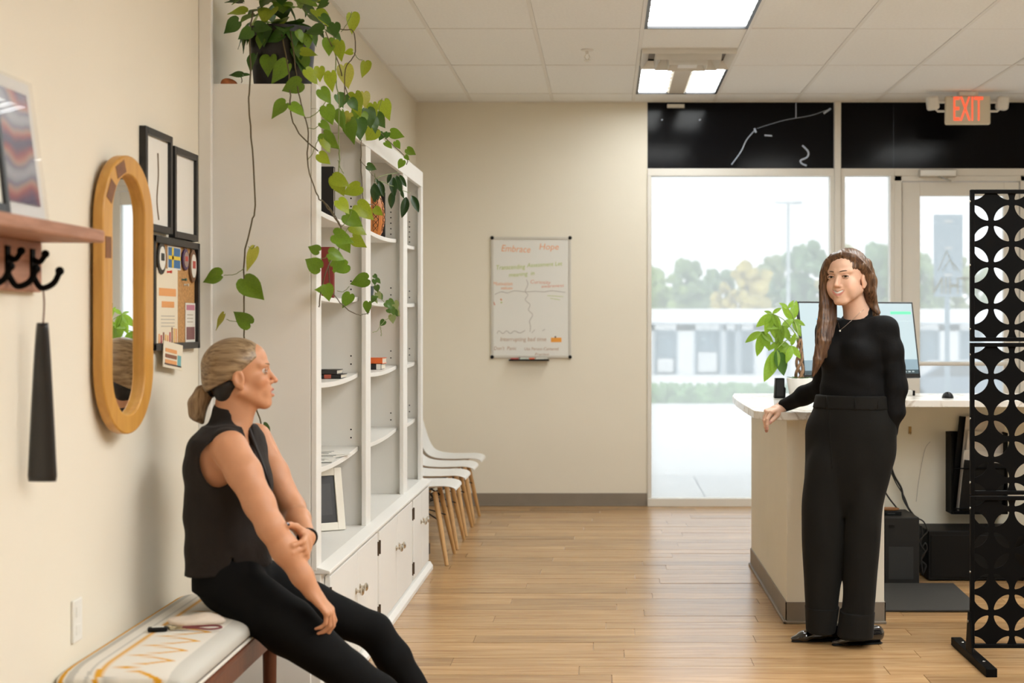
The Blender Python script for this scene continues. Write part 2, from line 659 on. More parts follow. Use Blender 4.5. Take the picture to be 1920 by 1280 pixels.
# light reflections on the dark transom pane, painted on as pale streaks
M_refl = mat('pale_reflection', (0.55, 0.62, 0.75), 0.3)
def on_pane(pts):
    return [Vector((P(a, b, YB).x, YB + 0.019, P(a, b, YB).z)) for a, b in pts]
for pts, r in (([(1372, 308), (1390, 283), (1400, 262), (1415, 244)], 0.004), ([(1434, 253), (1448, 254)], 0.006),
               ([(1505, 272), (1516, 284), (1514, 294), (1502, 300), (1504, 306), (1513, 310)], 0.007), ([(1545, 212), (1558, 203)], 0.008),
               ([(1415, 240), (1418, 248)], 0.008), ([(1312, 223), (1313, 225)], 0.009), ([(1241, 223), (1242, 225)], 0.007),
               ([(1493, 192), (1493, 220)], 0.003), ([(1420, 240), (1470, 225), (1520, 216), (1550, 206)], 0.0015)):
    MB().tube(bez(on_pane(pts), 5), r, 6).build('painted_reflection', M_refl, bpy.data.objects['window_1'])
MB().box(P(1251, 0, YB).x, P(1283, 0, YB).x, YB - 0.02, YB + 0.02, 3.005, 3.03).build('contact_sensor', M_trimw, bpy.data.objects['window_1'])

# the door
D = sempty('door_1', 'white framed glass door with push bar and closer')
frame(MB().box(2.18, 2.235, FY0, FY1, 0, TB0).box(3.13, 3.185, FY0, FY1, 0, TB0).box(2.18, 3.185, FY0, FY1, 2.45, TB0), 'door_frame', D)
lf = MB()
lf.box(2.240, 2.376, YB - 0.005, YB + 0.045, 0.02, 2.445).box(3.008, 3.125, YB - 0.005, YB + 0.045, 0.02, 2.445)
lf.box(2.376, 3.008, YB - 0.005, YB + 0.045, 2.34, 2.445).box(2.376, 3.008, YB - 0.005, YB + 0.045, 0.02, 0.28)
lf.build('door_leaf', M_alu, D, bevel=0.004)
MB().box(2.37, 3.015, YB + 0.016, YB + 0.022, 0.27, 2.35).build('glass_pane', M_glass, D)
MB().tube([(2.30, YB - 0.07, 1.075), (3.07, YB - 0.07, 1.075)], 0.016, 10).box(2.29, 2.32, YB - 0.08, YB, 1.05, 1.10).box(3.05, 3.08, YB - 0.08, YB, 1.05, 1.10).build('push_bar', M_alu, D, smooth='auto')
MB().box(2.36, 2.64, YB - 0.075, YB - 0.005, 2.478, 2.535).build('door_closer', mat('closer_silver', (0.55, 0.53, 0.48), 0.35, metal=0.6), D, bevel=0.008)
MB().tube([(2.5, YB - 0.06, 2.48), (2.52, YB - 0.13, 2.462), (2.60, YB - 0.03, 2.45)], 0.009, 8).build('closer_arm', M_steel, D)
M_vinyl = mat('frosted_vinyl', (0.80, 0.86, 0.86), 0.5)
zt = P(0, 537, YB).z
text('door_lettering', 'WITHIN', 0.185, M_vinyl, D, Matrix.Translation((P(1803, 0, YB).x, YB + 0.030, zt)) @ Matrix.Rotation(math.pi, 4, 'Z') @ Matrix.Rotation(math.pi / 2, 4, 'X'), sx=0.66)
em = MB()
for a, b in (((1760, 508), (1776, 470)), ((1776, 470), (1792, 508)), ((1768, 508), (1782, 486)), ((1782, 486), (1800, 508))):
    pa, pb = P(a[0], a[1], YB), P(b[0], b[1], YB)
    em.tube([(pa.x, YB + 0.026, pa.z), (pb.x, YB + 0.026, pb.z)], 0.0035, 5)
em.build('door_emblem', M_vinyl, D)
# red EXIT sign with two lamp heads
ex = thing('exit_sign', 'EXIT sign with red letters and two emergency lamp heads', 'exit sign', (P(1814, 0, 11.0).x, 11.0, P(0, 206, 11.0).z))
MB().box(-0.163, 0.163, -0.022, 0.022, -0.108, 0.098).build('sign_case', mat('sign_case_beige', (0.72, 0.66, 0.52), 0.5), ex, bevel=0.012)
M_red = mat('exit_red_lit', (0.9, 0.12, 0.05), 0.4, emit=(1.0, 0.12, 0.05), estr=0.9)
eo = text('exit_lettering', 'EXIT', 0.2, M_red, ex, Matrix.Translation((0.0, -0.0235, 0.0)) @ Matrix.Rotation(math.pi / 2, 4, 'X'), extrude=0.002)
xs_e, ys_e = [v.co.x for v in eo.data.vertices], [v.co.y for v in eo.data.vertices]
for v in eo.data.vertices:
    v.co.x = (v.co.x - (min(xs_e) + max(xs_e)) / 2) * 0.212 / (max(xs_e) - min(xs_e))
    v.co.y = (v.co.y - (min(ys_e) + max(ys_e)) / 2) * 0.172 / (max(ys_e) - min(ys_e)) + 0.006
MB().box(-0.07, 0.07, -0.035, 0.035, 0.098, ZC - ex.location.z).build('ceiling_canopy', M_tbar, ex, bevel=0.004)
for sgn in (-1, 1):
    hd = MB()
    Mh = Matrix.Translation((sgn * 0.252, -0.01, 0.048)) @ Matrix.Rotation(sgn * 0.12, 4, 'Y')
    hd.box(-0.042, 0.042, -0.03, 0.05, -0.048, 0.048, M=Mh)
    o = hd.build('lamp_head', M_trimw, ex, bevel=0.016)
    MB().tube([(sgn * 0.16, 0, 0.055), (sgn * 0.215, 0, 0.055)], 0.009, 8).tube([(sgn * 0.16, 0, -0.01), (sgn * 0.215, 0, -0.01), (sgn * 0.235, 0, 0.01)], 0.008, 8).build('lamp_bracket', M_tbar, ex)

# ================================================================== OUTSIDE
M_conc = mat('pale_concrete', (0.72, 0.73, 0.73), 0.85, var=0.05, vscale=1.5)
M_asph = mat('sunbleached_lot', (0.80, 0.81, 0.80), 0.9, var=0.03, vscale=0.3)
prof = [(11.6, -0.06), (18, -0.08), (26, -0.30), (36, -0.72), (43, -0.86), (60, -0.95), (72, -1.0), (160, -1.0)]
g = MB()
vs = []
for yy, zz in prof:
    vs += [(-40, yy, zz), (70, yy, zz)]
g.add(vs, [(2 * i, 2 * i + 1, 2 * i + 3, 2 * i + 2) for i in range(len(prof) - 1)])
lot = struct(g.build('ground', M_asph), 'pale parking lot outside the window')
for k in range(-3, 5):
    x0 = 0.81 + 1.83 * (k - 1)
    struct(MB().box(x0 + 0.008, x0 + 1.822, 11.60, 14.1, -0.08, -0.02).build('sidewalk_slab', M_conc, lot, bevel=0.006))
# canopy over the pavement
struct(MB().box(-6, 9, 11.62, 14.0, 3.25, 3.45).build('trim_2', mat('canopy_soffit', (0.55, 0.55, 0.53), 0.7)), 'canopy soffit over the pavement outside')

hd = thing('hedge', 'low clipped green hedge across the road outside the window', 'hedge', (0, 43, -0.86))
hb = MB()
for k in range(700):
    x = random.uniform(0.3, 15)
    a = random.choice((0, 0, 0, 1))
    if a:
        p = (x, random.uniform(0, 1.0), 0.47)
    else:
        p = (x, random.uniform(-0.05, 0.02), random.uniform(0.03, 0.47))
    Mr = Euler((random.uniform(0, 6), random.uniform(0, 6), random.uniform(0, 6))).to_matrix()
    hb.sphere(p, (0.13, 0.09, 0.07), 3, M=Mr)
hb.box(0.3, 15, 0.02, 1.0, 0, 0.45)
hb.build('foliage', mat('hedge_green', (0.24, 0.40, 0.18), 0.8, var=0.35, vscale=3), hd)

bd = thing('storage_building', 'long low white storage building with grey blue doors across the road', 'building', (0, 72, -1.0))
S72 = 72 / F
def bx72(a): return (a - VPX) * S72
def bz72(b): return CAMZ + (VPY - b) * S72 + 1.0
M_bw = mat('white_siding', (0.84, 0.85, 0.86), 0.7)
M_bdoor = mat('blue_grey_shutter', (0.16, 0.24, 0.30), 0.5, var=0.2, vscale=1.5)
doors = [(1228, 1268), (1304, 1350), (1362, 1379), (1390, 1412), (1440, 1466), (1500, 1530), (1560, 1600), (1640, 1680), (1720, 1760), (1800, 1840)]
wl = MB()
edges = [1080] + [e for d in doors for e in d] + [1960]
for i in range(0, len(edges), 2):
    wl.box(bx72(edges[i]), bx72(edges[i + 1]), 0, 0.3, 0, bz72(607))
wl.box(bx72(1080), bx72(1960), 0, 0.3, bz72(620), bz72(607))
wl.box(bx72(1080), bx72(1960), 0.3, 9, 0, bz72(609))
wl.build('wall', M_bw, bd)
for i, (a, b) in enumerate(doors):
    y0 = 0.2
    MB().box(bx72(a), bx72(b), y0, y0 + 0.06, 0, bz72(620)).build('shutter_door', M_bdoor, bd)
    fr = MB().box(bx72(a) - 0.06, bx72(a) + 0.04, -0.05, 0.25, 0, bz72(619)).box(bx72(b) - 0.04, bx72(b) + 0.06, -0.05, 0.25, 0, bz72(619)).box(bx72(a), bx72(b), -0.05, 0.25, bz72(621), bz72(618))
    fr.build('door_frame', mat('shutter_frame', (0.30, 0.38, 0.44), 0.5), bd)
    if i < 2:
        MB().box(bx72(a) + 0.1, bx72(b) - 0.12, -0.02, 0.16, 0.1, 0.75 + 0.3 * i).build('stored_crate', mat('stored_goods', (0.75, 0.77, 0.78), 0.7), bd, bevel=0.1)
MB().prism([(-0.3, bz72(607)), (-0.3, bz72(604)), (4.5, bz72(577)), (9.3, bz72(604)), (9.3, bz72(607))], bx72(1070), bx72(1960), axis='x').build('roof', mat('white_metal_roof', (0.88, 0.88, 0.88), 0.6), bd)
MB().box(bx72(1080), bx72(1960), -0.36, -0.28, bz72(608), bz72(605)).build('gutter', mat('gutter_blue', (0.45, 0.52, 0.58), 0.5), bd)
for a in (1383, 1352):
    MB().box(bx72(a), bx72(a) + 0.08, -0.1, -0.02, 0, bz72(606)).build('downpipe', mat('gutter_blue', (0.4, 0.5, 0.6), 0.5), bd)


def blob_tree(px, top, base, d, wpx, colr, name, label, seed):
    r = random.Random(seed)
    s_ = d / F
    cx = (px - VPX) * s_
    t = thing(name, label, 'tree', (cx, d, -1.0), 'hazy trees behind the storage building')
    H = CAMZ + (VPY - top) * s_ + 1.0
    W = wpx * s_ / 2
    b = MB()
    for k in range(150):
        th, u = r.uniform(0, 6.283), r.random() ** 0.5
        hh = 0.25 + 0.72 * r.random() ** 1.3
        env = math.sin(min(1, (hh - 0.10) / 0.9) * math.pi) ** 0.5 * (0.75 + 0.25 * math.sin(3 * th + 9 * hh))
        rad = W * env * u
        sz = H * r.uniform(0.03, 0.085)
        Mr = Euler((r.uniform(0, 6), r.uniform(0, 6), r.uniform(0, 6))).to_matrix()
        b.sphere((rad * math.cos(th), rad * math.sin(th), H * hh), (sz, sz * r.uniform(0.6, 1), sz * r.uniform(0.5, 0.9)), 4, M=Mr)
    b.build('crown', mat('leaf_' + name, colr, 0.9, var=0.35, vscale=1.2), t)
    tr = MB().tube([(0, 0, 0), (0.05 * H * r.uniform(-1, 1), 0, H * 0.4), (0, 0, H * 0.8)], [H * 0.022, H * 0.017, H * 0.006], 7)
    for k in range(5):
        a = r.uniform(0, 6.28)
        tr.tube([(0, 0, H * (0.3 + 0.08 * k)), (W * 0.7 * math.cos(a), W * 0.7 * math.sin(a), H * (0.5 + 0.09 * k))], [H * 0.010, H * 0.003], 5)
    tr.build('trunk', mat('trunk_grey', (0.25, 0.22, 0.19), 0.9), t)


TREES = [(1235, 505, 95, 122, (0.30, 0.40, 0.15), 'green_tree', 'pale green hazy tree at the left edge of the shop window'),
         (1290, 492, 100, 140, (0.25, 0.34, 0.17), 'dusky_tree', 'dusky green tree behind the left garage door of the white building'),
         (1345, 505, 104, 122, (0.23, 0.32, 0.18), 'grey_tree', 'grey green tree left of the bare outdoor lamp pole'),
         (1400, 492, 92, 140, (0.57, 0.47, 0.15), 'yellow_tree', 'yellowish autumn tree just left of the lamp pole outside'),
         (1455, 478, 108, 140, (0.32, 0.38, 0.20), 'olive_tree', 'olive green tree behind the lamp pole outside'),
         (1515, 455, 100, 157, (0.21, 0.32, 0.17), 'tall_tree', 'tallest hazy tree, left of the window mullion'),
         (1590, 465, 96, 140, (0.49, 0.44, 0.17), 'tan_tree', 'tan hazy tree behind the standing woman'),
         (1650, 458, 104, 140, (0.23, 0.34, 0.18), 'dark_tree', 'green hazy tree seen through the narrow window'),
         (1730, 472, 98, 157, (0.27, 0.36, 0.17), 'door_tree', 'hazy green tree left of the road sign through the door'),
         (1800, 480, 102, 157, (0.38, 0.42, 0.18), 'soft_tree', 'hazy tree right of the road sign through the door')]
for i, (px, top, d, wp, c, nm, lb) in enumerate(TREES):
    blob_tree(px, top, 700, d, wp, c, nm, lb, 100 + i)

lp = P(1478, 640, 50)
t = thing('lamp_post', 'tall thin pale street lamp pole outside the window', 'street lamp', (lp.x, 50, -0.9))
MB().tube([(0, 0, 0), (0, 0, 6.3)], [0.075, 0.05], 8).build('pole', mat('pole_grey', (0.50, 0.54, 0.56), 0.6), t)
MB().box(-0.45, 0.45, -0.12, 0.12, 6.22, 6.32).build('lamp_head', mat('pole_grey', (0.5, 0.5, 0.5)), t, bevel=0.03)
t = thing('road_sign', 'back of a tall blue grey road sign on a post outside the door', 'sign', (P(1776, 0, 20).x, 20, -0.13))
MB().tube([(0, 0, 0), (0, 0, 2.9)], 0.036, 8).build('post', mat('sign_back_blue_grey', (0.22, 0.30, 0.36), 0.5), t)
MB().box(-0.19, 0.19, -0.06, -0.045, 2.0, 2.94).build('sign_plate', mat('sign_back_blue_grey', (0.3, 0.4, 0.5)), t, bevel=0.03)
MB().box(-0.185, 0.185, -0.06, -0.045, 1.86, 1.99).build('sign_plate', mat('sign_back_blue_grey', (0.3, 0.4, 0.5)), t, bevel=0.01)
for z in (2.15, 2.5, 2.85):
    MB().box(-0.05, 0.05, -0.075, 0.0, z - 0.012, z + 0.012).build('clamp', M_steel, t)
# parked car
c = thing('parked_car', 'blue grey parked car seen low through the glass door', 'car', (P(1800, 0, 39).x, 39, -0.79))
prof = [(-2.1, 0.25), (-2.15, 0.62), (-1.9, 0.78), (-1.2, 0.84), (-0.65, 1.22), (0.75, 1.24), (1.5, 0.86), (2.1, 0.78), (2.18, 0.5), (2.1, 0.25)]
MB().prism(prof, -0.85, 0.85, axis='y').build('body', mat('car_blue_grey', (0.14, 0.20, 0.27), 0.25, coat=0.6), c, bevel=0.06)
MB().prism([(-1.05, 0.86), (-0.6, 1.16), (0.7, 1.18), (1.3, 0.88)], -0.87, 0.87, axis='y').build('window_band', mat('car_glass', (0.03, 0.04, 0.05), 0.1), c)
for x in (-1.35, 1.35):
    for yy in (-0.75, 0.75):
        MB().lathe([(0.1, -0.1), (0.3, -0.1), (0.32, -0.06), (0.32, 0.06), (0.3, 0.1), (0.1, 0.1)], 20, M=Matrix.Translation((x, yy, 0.32)) @ Matrix.Rotation(math.pi / 2, 4, 'X')).build('wheel', M_blk, c)
MB().box(-2.17, -2.1, -0.8, -0.4, 0.55, 0.68).build('tail_light', mat('tail_red', (0.6, 0.03, 0.03), 0.3), c)
# ================================================================== BOOKCASE
XW, XU, XLO = XL, -1.02, -0.985          # wall, upper front, lower front
YB0, YB1 = 5.37, 8.50
ZT = 2.22
bc = thing('built_in_bookcase', 'tall white built-in bookcase with open bays and cupboard doors below', 'bookcase', (XW, YB0, 0))
off = Vector((-XW, -YB0, 0))
def bcp(b, name, m=M_white, parent=bc, bevel=0.0025, smooth=False):
    b.v = [tuple(Vector(p) + off) for p in b.v]
    return b.build(name, m, parent, bevel=bevel, smooth=smooth)
bcp(MB().box(XW + 0.002, XU - 0.021, YB0, YB0 + 0.04, 0, ZT), 'side_panel')
bcp(MB().box(XW + 0.002, XU - 0.021, YB1 - 0.04, YB1, 0, ZT), 'side_panel')
bcp(MB().box(XW + 0.002, XU - 0.021, YB0 + 0.04, YB1 - 0.04, ZT - 0.03, ZT - 0.001), 'top_panel')
bcp(MB().box(XW + 0.002, XW + 0.012, YB0 + 0.04, YB1 - 0.04, 0, ZT - 0.03), 'back_panel', M_wall)
STI = [(YB0, YB0 + 0.09), (6.48, 6.61), (7.68, 7.83), (YB1 - 0.08, YB1)]
for a, b in STI:
    bcp(MB().box(XU - 0.02, XU, a, b, 0.5, ZT - 0.088), 'face_stile')
for a, b in STI[1:3]:
    m_ = (a + b) / 2
    bcp(MB().box(XW + 0.012, XU - 0.021, m_ - 0.03, m_ + 0.03, 0.5, ZT - 0.03), 'divider_panel')
bcp(MB().box(XU - 0.02, XU, YB0, YB1, ZT - 0.0875, ZT), 'header_rail')
BAYS = [(YB0 + 0.04, 6.515), (6.575, 7.725), (7.785, YB1 - 0.04)]
ZS = [1.785, 1.470, 1.145, 0.830]
SH_ME = {}
for bi, (a, b) in enumerate(BAYS):
    for zi, z in enumerate(ZS):
        sag = 0.016 if bi < 2 else 0.008
        sb = MB()
        n = 14
        vs, fs = [], []
        for i in range(n + 1):
            t_ = i / n
            yy = a + 0.002 + (b - a - 0.004) * t_
            dz = -sag * 4 * t_ * (1 - t_)
            vs += [(XW + 0.013, yy, z + dz), (-1.058, yy, z + dz), (-1.058, yy, z + dz + 0.019), (XW + 0.013, yy, z + dz + 0.019)]
        for i in range(n):
            o_ = 4 * i
            for k in range(4):
                fs.append((o_ + k, o_ + (k + 1) % 4, o_ + 4 + (k + 1) % 4, o_ + 4 + k))
        fs += [(3, 2, 1, 0), (4 * n, 4 * n + 1, 4 * n + 2, 4 * n + 3)]
        sb.add(vs, fs)
        bcp(sb, 'shelf', bevel=0.0015)
holes = MB()
for bi, (a, b) in enumerate(BAYS):
    for z in [1.2, 1.235, 0.885, 0.92, 1.52, 1.555] + ([1.84, 1.875, 1.91] if bi == 0 else [1.80 + 0.028 * k for k in range(6)]):
        yy = b - 0.0005
        holes.lathe([(0.0036, 0), (0.0036, 0.001)], 8, M=Matrix.Translation((-1.09, yy, z)) @ Matrix.Rotation(math.pi / 2, 4, 'X'))
bcp(holes, 'pin_holes', M_blk, bevel=0)
# lower cabinet
bcp(MB().box(XW + 0.012, XLO - 0.022, YB0 + 0.005, YB1 - 0.002, 0.05, 0.487), 'lower_carcass')
bcp(MB().prism([(XW + 0.012, 0.487), (XLO + 0.012, 0.487), (XLO + 0.012, 0.498), (XU, 0.512), (XW + 0.012, 0.512)], YB0 + 0.002, YB1, axis='y'), 'ledge')
bcp(MB().prism([(XLO - 0.05, 0.0), (XLO + 0.02, 0.0), (XLO + 0.02, 0.022), (XLO + 0.006, 0.045), (XLO - 0.05, 0.05)], YB0 - 0.002, YB1 + 0.012, axis='y'), 'base_moulding')
bcp(MB().box(XW + 0.012, XLO - 0.02, YB0 - 0.002, YB0 + 0.005, 0.0, 0.05), 'base_moulding')
DPAIR = [(5.44, 6.045, 6.575), (6.625, 7.20, 7.755), (7.80, 8.16, 8.485)]
M_knob = mat('nickel_knob', (0.60, 0.54, 0.45), 0.22, metal=1.0)
M_gap = mat('hinge_bronze', (0.10, 0.07, 0.045), 0.5, metal=0.6)
for a, mid, b in DPAIR:
    for q, (p0, p1) in enumerate(((a, mid), (mid, b))):
        d_ = bcp(MB().box(XLO - 0.020, XLO, p0 + 0.002, p1 - 0.002, 0.056, 0.468), 'door')
        ky = (p1 - 0.05) if q == 0 else (p0 + 0.05)
        kb = MB()
        Mk = Matrix.Translation((XLO + off.x, ky + off.y, 0.318)) @ Matrix.Rotation(math.pi / 2, 4, 'Y')
        kb.lathe([(0.013, -0.001), (0.013, 0.003), (0.006, 0.006), (0.006, 0.016), (0.016, 0.022), (0.017, 0.028), (0.010, 0.033)], 16, M=Mk)
        kb.build('knob', M_knob, d_, smooth='auto')
        hy = (p0 + 0.001) if q == 0 else (p1 - 0.001)
        for z in (0.40, 0.12):
            MB().tube([(XLO + off.x + 0.002, hy + off.y, z - 0.03), (XLO + off.x + 0.002, hy + off.y, z + 0.03)], 0.0045, 6).build('hinge', M_gap, d_)

# ------------------------------------------------------------------ things on the shelves
M_cover = mat('black_book_cloth', (0.016, 0.015, 0.015), 0.5)
M_pages = mat('book_pages', (0.70, 0.64, 0.52), 0.8)
def book(name, label, w, d, h, cover, M, lab_text=None, tcol=None, group=None, stripe=None):
    """w along spine, d depth, h thickness; lies flat; spine on local -Y side"""
    t = thing(name, label, 'book', group=group)
    t.matrix_world = M
    MB().box(0, w, 0, d, 0, 0.0025).box(0, w, 0, d, h - 0.0025, h).box(0, w, 0, 0.003, 0, h).build('cover', cover, t, bevel=0.0008)
    MB().box(0.003, w - 0.003, 0.003, d - 0.004, 0.0025, h - 0.0025).build('page_block', M_pages, t)
    if stripe:
        MB().box(w * stripe[1], w * stripe[2], -0.0006, 0.001, 0.0005, h - 0.0005).build('spine_label', stripe[0], t)
    if lab_text:
        text('spine_title', lab_text, h * 0.55, tcol, t, Matrix.Translation((w * 0.55, -0.0008, h / 2)) @ Matrix.Rotation(math.pi / 2, 4, 'X'), extrude=0.0003)
    return t
T_ = Matrix.Translation
RZ = lambda a: Matrix.Rotation(a, 4, 'Z')
RX = lambda a: Matrix.Rotation(a, 4, 'X')
RY = lambda a: Matrix.Rotation(a, 4, 'Y')
M_titler = mat('title_red', (0.45, 0.10, 0.06), 0.5)
M_titlew = mat('title_pale', (0.5, 0.48, 0.42), 0.5)
zs = lambda i: ZS[i] + 0.019
def sagz(i, bi, yy):
    a, b = BAYS[bi]
    t_ = (yy - a) / (b - a)
    return zs(i) - (0.016 if bi < 2 else 0.008) * 4 * t_ * (1 - t_)
z0 = sagz(2, 0, 6.2)
book('black_book', 'black paperback at the bottom of the flat pair in the nearest bay', 0.20, 0.15, 0.017, M_cover, T_((-1.268, 6.14, z0)), stripe=(M_titler, 0.66, 0.80))
book('slim_black_book', 'black paperback with red spine patch, lying on another black book', 0.19, 0.14, 0.018, mat('charcoal_cover', (0.03, 0.027, 0.025), 0.5), T_((-1.275, 6.145, z0 + 0.0172)), stripe=(mat('spine_red', (0.5, 0.04, 0.04), 0.5), 0.50, 0.60))
z0 = sagz(2, 1, 7.39)
book('black_white_book', 'black and white paperback under the orange book', 0.20, 0.16, 0.028, M_cover, T_((-1.285, 7.36, z0)), stripe=(M_paper, 0.88, 0.99))
book('orange_book', 'bright orange book lying on a black and white paperback', 0.20, 0.15, 0.028, mat('orange_cover', (0.85, 0.16, 0.03), 0.45), T_((-1.28, 7.365, z0 + 0.0282)), stripe=(mat('spine_teal', (0.03, 0.08, 0.1), 0.5), 0.0, 0.5))
# upright books
z0 = sagz(0, 0, 5.97)
book('upright_black_book', 'tall black book standing on the top shelf of the nearest bay', 0.205, 0.20, 0.030, M_cover, T_((-1.27, 5.99, z0 + 0.001)) @ RX(math.pi / 2) @ T_((0, 0, -0.0)))
z0 = sagz(0, 1, 7.31)
book('dark_upright_book', 'tall black book standing behind the patterned vase', 0.20, 0.215, 0.022, M_cover, T_((-1.262, 7.34, z0 + 0.001)) @ RX(math.pi / 2))
z0 = sagz(1, 0, 5.97)
book('red_book', 'dark red book standing behind the trailing vine', 0.16, 0.20, 0.022, mat('dark_red_cover', (0.26, 0.035, 0.03), 0.5), T_((-1.225, 5.98, z0 + 0.001)) @ RX(math.pi / 2))
# small terracotta pot half hidden on the top shelf
tp = thing('brown_clay_pot', 'small brown clay pot beside the tall black book', 'pot', (-1.155, 5.80, sagz(0, 0, 5.80)))
MB().lathe([(0.028, 0), (0.045, 0.02), (0.050, 0.06), (0.043, 0.10), (0.030, 0.12), (0.033, 0.13)], 22).build('pot_body', mat('clay_brown', (0.33, 0.13, 0.06), 0.6, var=0.25, vscale=20), tp, smooth='auto')
# leaning white frame in the bottom bay and papers
def picture(name, label, cat, w, h, depth, fw, M, fm, mm, im=None, iw=0.6, ih=0.6, group=None, parts=True):
    """faces local -Y, base at z=0, x centred"""
    t = thing(name, label, cat, group=group)
    t.matrix_world = M
    fb = MB().box(-w / 2, -w / 2 + fw, -depth, 0, 0, h).box(w / 2 - fw, w / 2, -depth, 0, 0, h)
    fb.box(-w / 2 + fw, w / 2 - fw, -depth, 0, 0, fw).box(-w / 2 + fw, w / 2 - fw, -depth, 0, h - fw, h)
    fb.build('picture_frame', fm, t, bevel=0.0015)
    MB().box(-w / 2 + fw, w / 2 - fw, -depth * 0.5, -depth * 0.3, fw, h - fw).build('picture_mat', mm, t)
    if im:
        MB().box(-w * iw / 2, w * iw / 2, -depth * 0.55, -depth * 0.48, h / 2 - h * ih / 2, h / 2 + h * ih / 2).build('print', im, t)
    return t
M_frw = mat('frame_white', (0.80, 0.76, 0.66), 0.45)
M_frb = mat('frame_black', (0.012, 0.011, 0.010), 0.4)
picture('white_photo_frame', 'white picture frame with black print leaning in the bottom of the bookcase', 'picture frame', 0.20, 0.26, 0.016, 0.032,
        T_((-1.175, 6.30, 0.513)) @ RZ(0.55) @ RX(-0.22), M_frw, M_frb, mat('print_charcoal', (0.03, 0.028, 0.027), 0.4), 0.5, 0.5)
sh = thing('loose_papers', 'loose white drawing sheets lying on the lowest open shelf', 'papers', (-1.16, 6.0, sagz(3, 0, 5.95)))
for k, (dx, dy, a) in enumerate(((0, 0, 0.1), (0.01, 0.14, -0.25), (-0.03, 0.26, 0.4))):
    MB().box(-0.09, 0.09, -0.12, 0.12, 0, 0.0012, M=T_((dx, dy, 0.0035 + 0.002 * k)) @ RZ(a)).build('sheet', M_paper, sh)
    ln = MB()
    for q in range(3):
        ln.tube([Vector((dx, dy, 0.0051 + 0.002 * k)) + Vector((-0.05 + 0.03 * q, -0.07 + 0.05 * q, 0)), Vector((dx, dy, 0.0051 + 0.002 * k)) + Vector((0.06, -0.05 + 0.06 * q, 0))], 0.0012, 4)
    ln.build('pencil_line', mat('pencil', (0.08, 0.08, 0.08), 0.6), sh)
# orange clay lump on top by the pothos
cl = P(428, 150, 5.5)
o = MB().sphere((0, 0, 0.018), (0.030, 0.028, 0.022), 10)
o.v = [(x + 0.004 * math.sin(40 * y_ + 90 * z), y_ + 0.004 * math.sin(70 * x), max(z, 0)) for x, y_, z in o.v]
o.build('terracotta_stone', mat('terracotta', (0.50, 0.16, 0.05), 0.7, var=0.2, vscale=60), smooth=True, loc=(-1.365, 5.5, ZT))
tag(bpy.data.objects['terracotta_stone'], 'small orange clay lump on top of the bookcase beside the big pot', 'ornament')

# patterned orange vase in bay two
vz = sagz(0, 1, 7.2)
va = thing('patterned_vase', 'orange vase with dark herringbone lines in the middle bay', 'vase', (-1.105, 7.2, vz))
vp = [(0.038, 0), (0.050, 0.02), (0.060, 0.06), (0.062, 0.10), (0.056, 0.15), (0.042, 0.185), (0.036, 0.20), (0.040, 0.21)]
MB().lathe(vp, 28).build('vase_body', mat('vase_orange', (0.62, 0.22, 0.05), 0.4, var=0.12, vscale=15), va, smooth='auto')
ln = MB()
def vr(z):
    return float(np.interp(z, [p[1] for p in vp], [p[0] for p in vp]))
for k in range(14):
    a0 = 2 * math.pi * k / 14
    sg = 1 if k % 2 else -1
    for j in range(6):
        pts = []
        for q in range(5):
            z = 0.02 + j * 0.027 + q * 0.007
            a = a0 + sg * q * 0.11
            pts.append((vr(z) * 1.004 * math.cos(a), vr(z) * 1.004 * math.sin(a), z))
        ln.tube(pts, 0.0014, 4)
    ln.tube([(vr(z) * 1.004 * math.cos(a0), vr(z) * 1.004 * math.sin(a0), z) for z in np.linspace(0.01, 0.18, 8)], 0.0013, 4)
ln.build('incised_lines', mat('vase_line', (0.03, 0.012, 0.005), 0.6), va)

# ================================================================== WHITE SHELL CHAIRS
M_shell = mat('white_plastic_shell', (0.80, 0.79, 0.76), 0.35, spec=0.5)
side = [(0.232, 0.418), (0.222, 0.437), (0.17, 0.443), (0.08, 0.432), (-0.02, 0.425), (-0.10, 0.430), (-0.165, 0.455), (-0.205, 0.515), (-0.225, 0.60), (-0.240, 0.70), (-0.252, 0.79), (-0.258, 0.825)]
half = [0.175, 0.195, 0.212, 0.225, 0.232, 0.234, 0.230, 0.226, 0.222, 0.210, 0.180, 0.135]
lift = [0.0, 0.004, 0.012, 0.022, 0.03, 0.036, 0.045, 0.045, 0.035, 0.022, 0.012, 0.0]
sp_ = bez([(a, 0, b) for a, b in side], 3)
hh_ = np.interp(np.linspace(0, 11, len(sp_)), range(12), half)
ll_ = np.interp(np.linspace(0, 11, len(sp_)), range(12), lift)
def shell_pt(u, v_):
    i = min(int(round(v_ * (len(sp_) - 1))), len(sp_) - 1)
    p = sp_[i]
    q = sp_[min(i + 1, len(sp_) - 1)] - sp_[max(i - 1, 0)]
    nrm = Vector((q.z, 0, -q.x)).normalized()   # up / forward side
    if nrm.z < 0 and i < len(sp_) / 2:
        nrm = -nrm
    if i >= len(sp_) / 2 and nrm.x < 0:
        nrm = -nrm
    s_ = 2 * u - 1
    return p + Vector((0, s_ * hh_[i], 0)) + nrm * (ll_[i] * abs(s_) ** 2.4)
shell_b = MB().grid(shell_pt, 17, len(sp_))
shell_me = shell_b.mesh('seat_shell', M_shell, smooth=True)
M_wire = mat('black_wire_brace', (0.01, 0.01, 0.01), 0.4, metal=0.5)
